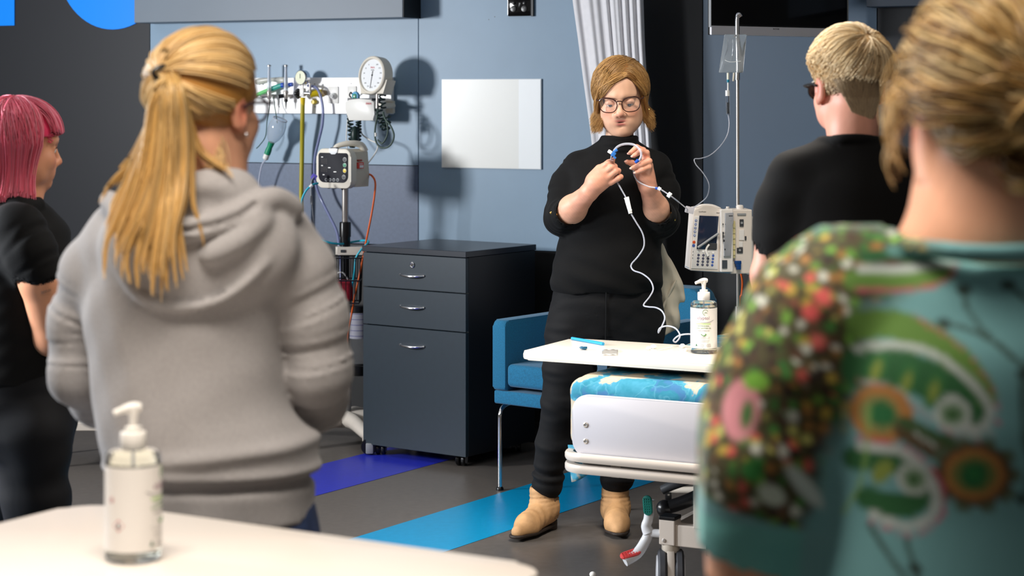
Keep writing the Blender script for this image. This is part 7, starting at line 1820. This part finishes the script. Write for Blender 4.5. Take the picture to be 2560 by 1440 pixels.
    # thin stems with knots
    def stroke(pts, w, rgb):
        g = np.array(resample([(p[0], p[1], 0) for p in pts], 40))[:, :2]; D = np.full(len(V), 1e9)
        sel = (U > g[:, 0].min() - 40) & (U < g[:, 0].max() + 40) & (Vv > g[:, 1].min() - 40) & (Vv < g[:, 1].max() + 40)
        if sel.any():
            dd = np.sqrt(((np.stack([U[sel], Vv[sel]], 1)[:, None] - g[None]) ** 2).sum(2)).min(1); D[sel] = dd
        put(soft(D - w, 6), rgb); return D
    stem = (58, 84, 76)
    for s_ in ([(2355, 700), (2370, 760), (2440, 840), (2560, 930), (2640, 960)], [(2305, 776), (2400, 810), (2500, 890)], [(2460, 685), (2540, 760), (2600, 800)], [(2530, 800), (2490, 870), (2470, 960), (2480, 1060), (2540, 1170), (2600, 1220)], [(2480, 890), (2478, 1000), (2490, 1110), (2470, 1190)], [(2130, 1260), (2180, 1340), (2240, 1420)], [(2210, 1290), (2240, 1400)]): stroke(s_, 6, stem)
    for (u, v) in ((2305, 778), (2358, 702), (2460, 688), (2532, 806), (2478, 892), (2472, 1182), (2228, 1352), (2300, 1432)): put(soft(ellm(u, v, 17, 13)), (40, 62, 56))
    # mosaic of dots over the shoulder and sleeve
    reg = np.maximum.reduce([soft(ellm(1930, 880, 190, 290, 18), 60), soft(ellm(1880, 1130, 140, 230, 4), 40), soft(ellm(2085, 655, 200, 95, -12), 40)]) * soft(Vv - 1270 - 60 * np.clip((U - 1900) / 200, -1, 1), 12)
    rs = np.random.RandomState(3)
    pal = [(64, 40, 26), (40, 22, 20), (96, 150, 56), (120, 176, 66), (196, 170, 70), (214, 96, 86), (70, 140, 60), (216, 220, 208), (170, 120, 60), (48, 110, 44), (200, 200, 110), (96, 60, 40)]
    put(reg, (70, 66, 36))
    W_ = np.stack([U, Vv, (V[:, 1] - d) * S], 1)
    cell = 30.0; gi = np.floor(W_ / cell)
    D1 = np.full(len(V), 1e9); ID = np.zeros(len(V), int)
    for ax_ in np.ndindex(3, 3, 3):
        g = gi + np.array(ax_) - 1; hsh = (g[:, 0] * 73856093).astype(np.int64) ^ (g[:, 1] * 19349663).astype(np.int64) ^ (g[:, 2] * 83492791).astype(np.int64)
        rnd = [((hsh * k) % 1009) / 1009. for k in (7919, 104729, 1299709)]
        ctr = (g + .5 + .35 * (np.stack(rnd, 1) - .5) * 2) * cell; dd = np.sqrt(((W_ - ctr) ** 2).sum(1)); mm = dd < D1
        D1[mm] = dd[mm]; ID[mm] = (hsh[mm] % 997)
    pc = np.array([lin(q) for q in pal]); big = .5 + .5 * wav(U, Vv, 0 * U, .012, 8)
    idx = (ID + (big * 3).astype(int)) % len(pal); dot = soft(D1 - 14, 6) * reg
    col = col * (1 - dot[:, None]) + pc[idx] * dot[:, None]
    for (u, v, a, b, g_, rgb) in ((1835, 1000, 40, 75, 10, (226, 150, 160)), (1848, 1010, 14, 36, 10, (70, 120, 60)), (1870, 930, 30, 22, 0, (120, 180, 60)), (1860, 1140, 26, 30, 0, (40, 120, 50)), (1905, 1200, 36, 24, 30, (200, 214, 200)), (2000, 760, 20, 20, 0, (226, 90, 90)), (2030, 725, 22, 20, 0, (230, 100, 96)), (2015, 830, 18, 18, 0, (232, 110, 104)), (1985, 1180, 70, 20, 50, (196, 210, 206))): put(soft(ellm(u, v, a, b, g_), 8), rgb)
    # paisley motifs: fills and nested strokes
    K_ = lambda X_, Y_: (1568 + X_ / 2.2016, 573 + Y_ / 2.2016)
    def st(pts, w_, rgb): stroke([K_(*q) for q in pts], w_ / 4.4, rgb)
    def el(X_, Y_, a_, b_, rgb, g_=0): u_, v_ = K_(X_, Y_); put(soft(ellm(u_, v_, a_ / 2.2, b_ / 2.2, g_), 6), rgb)
    olive, dgr, wht, pnk, org, brn = (92, 132, 52), (34, 96, 50), (186, 196, 192), (204, 84, 116), (176, 120, 60), (84, 66, 38)
    # top leaf
    st([(1180, 250), (1400, 240), (1560, 230), (1650, 190)], 110, olive); st([(1240, 130), (1400, 110), (1560, 130)], 60, dgr); st([(1220, 190), (1400, 190), (1560, 170), (1680, 150)], 44, wht); st([(1200, 300), (1400, 292), (1560, 275), (1670, 225), (1710, 160)], 18, pnk)
    # great curled leaf
    st([(1200, 480), (1380, 470), (1560, 540), (1700, 660), (1790, 800)], 150, olive); st([(1180, 700), (1340, 680), (1480, 720), (1620, 780), (1740, 860)], 200, dgr)
    for (X_, Y_) in ((1280, 700), (1420, 750), (1550, 790)): el(X_, Y_, 46, 100, (44, 110, 56), 20); el(X_, Y_ + 10, 22, 60, (132, 150, 64), 20)
    st([(1190, 600), (1380, 572), (1560, 612), (1720, 730), (1820, 860), (1800, 960), (1710, 985), (1610, 940)], 46, wht); st([(1220, 590), (1400, 585), (1560, 630), (1700, 740), (1780, 860)], 10, olive)
    st([(1480, 425), (1680, 555), (1815, 720), (1875, 880), (1845, 995), (1750, 1045), (1600, 990), (1480, 900), (1340, 790), (1190, 760)], 18, pnk); st([(1850, 990), (1740, 1020), (1620, 985), (1500, 890), (1370, 790), (1220, 775)], 14, wht)
    el(1640, 905, 92, 92, wht); el(1640, 908, 64, 60, (120, 150, 120)); el(1640, 912, 34, 30, (50, 96, 44))
    # orange eye and its stalk
    el(1300, 930, 150, 150, org); el(1290, 930, 96, 100, (130, 130, 74)); el(1300, 930, 66, 66, (24, 104, 54))
    st([(1420, 1000), (1580, 1090), (1720, 1150)], 130, brn); st([(1400, 960), (1560, 1030), (1760, 1080)], 60, (52, 84, 42)); st([(1450, 1010), (1540, 1070), (1640, 1130)], 14, wht)
    for q in range(10): el(1750 + 190 * cos(q * .628), 1215 + 160 * sin(q * .628), 46, 42, (84, 104, 80))
    el(1750, 1215, 190, 160, brn); el(1745, 1215, 150, 130, org); el(1745, 1215, 112, 98, (110, 118, 60)); el(1745, 1215, 70, 70, (24, 104, 54)); el(1745, 1215, 24, 22, (40, 130, 60))
    # lower curl
    st([(1180, 1180), (1300, 1150), (1420, 1200), (1480, 1320), (1400, 1400), (1240, 1380)], 130, dgr); el(1300, 1230, 40, 70, (132, 150, 64), 30)
    st([(1190, 1075), (1390, 1085), (1535, 1190), (1600, 1330), (1570, 1450), (1450, 1540), (1250, 1500)], 18, pnk); st([(1200, 1110), (1380, 1115), (1500, 1210), (1560, 1330), (1530, 1440), (1420, 1500), (1260, 1460)], 46, wht)
    el(1450, 1250, 84, 84, wht); el(1450, 1250, 58, 56, (120, 150, 120)); el(1450, 1250, 30, 28, (50, 96, 44))
    st([(1240, 900), (1230, 1080), (1200, 1300), (1120, 1480)], 16, (130, 170, 90))
    # plain cuff band and hem
    put(soft(-(Vv - 1282 - .10 * (U - 1880)), 8) * soft(U - 1985, 10), (104, 176, 172)); put(soft(np.abs(Vv - 615 - .1 * (U - 2200)) - 12, 8) * soft(2190 - U, 8) * (V[:, 1] < d), (96, 150, 146))
    paint(me, np.clip(col, 0, 1)); part_world('blouse', me, mat('paisley_cloth', (110, 176, 172), .75, attr='Col', sheen=.1, bump=(300, .2, .0008)), t)
    Fd = Field((x(1960), d - .25, .05), (x(2960), d + .25, z(1700)), .012)
    Fd.loft([(z(2000), x(2445), d, .22, .15), (z(1710), x(2440), d, .225, .16)])
    for u in (2240, 2650): Fd.chain([P(u, 1950, d), P(u, 2700, d), P(u, 3560, d)], [.12, .09, .07], .03)
    part_world('trousers', Fd.mesh('trousers'), mat('black_trousers'), t)
    for u in (2240, 2650):
        Fd = Field((x(u) - .08, d - .1, 0), (x(u) + .08, d + .24, .13), .007)
        Fd.chain([(x(u), d, .06), (x(u), d + .15, .04)], [.055, .045], .02).below(.002); part_world('shoe', Fd.mesh('shoe'), m_blackp, t)
paisley()
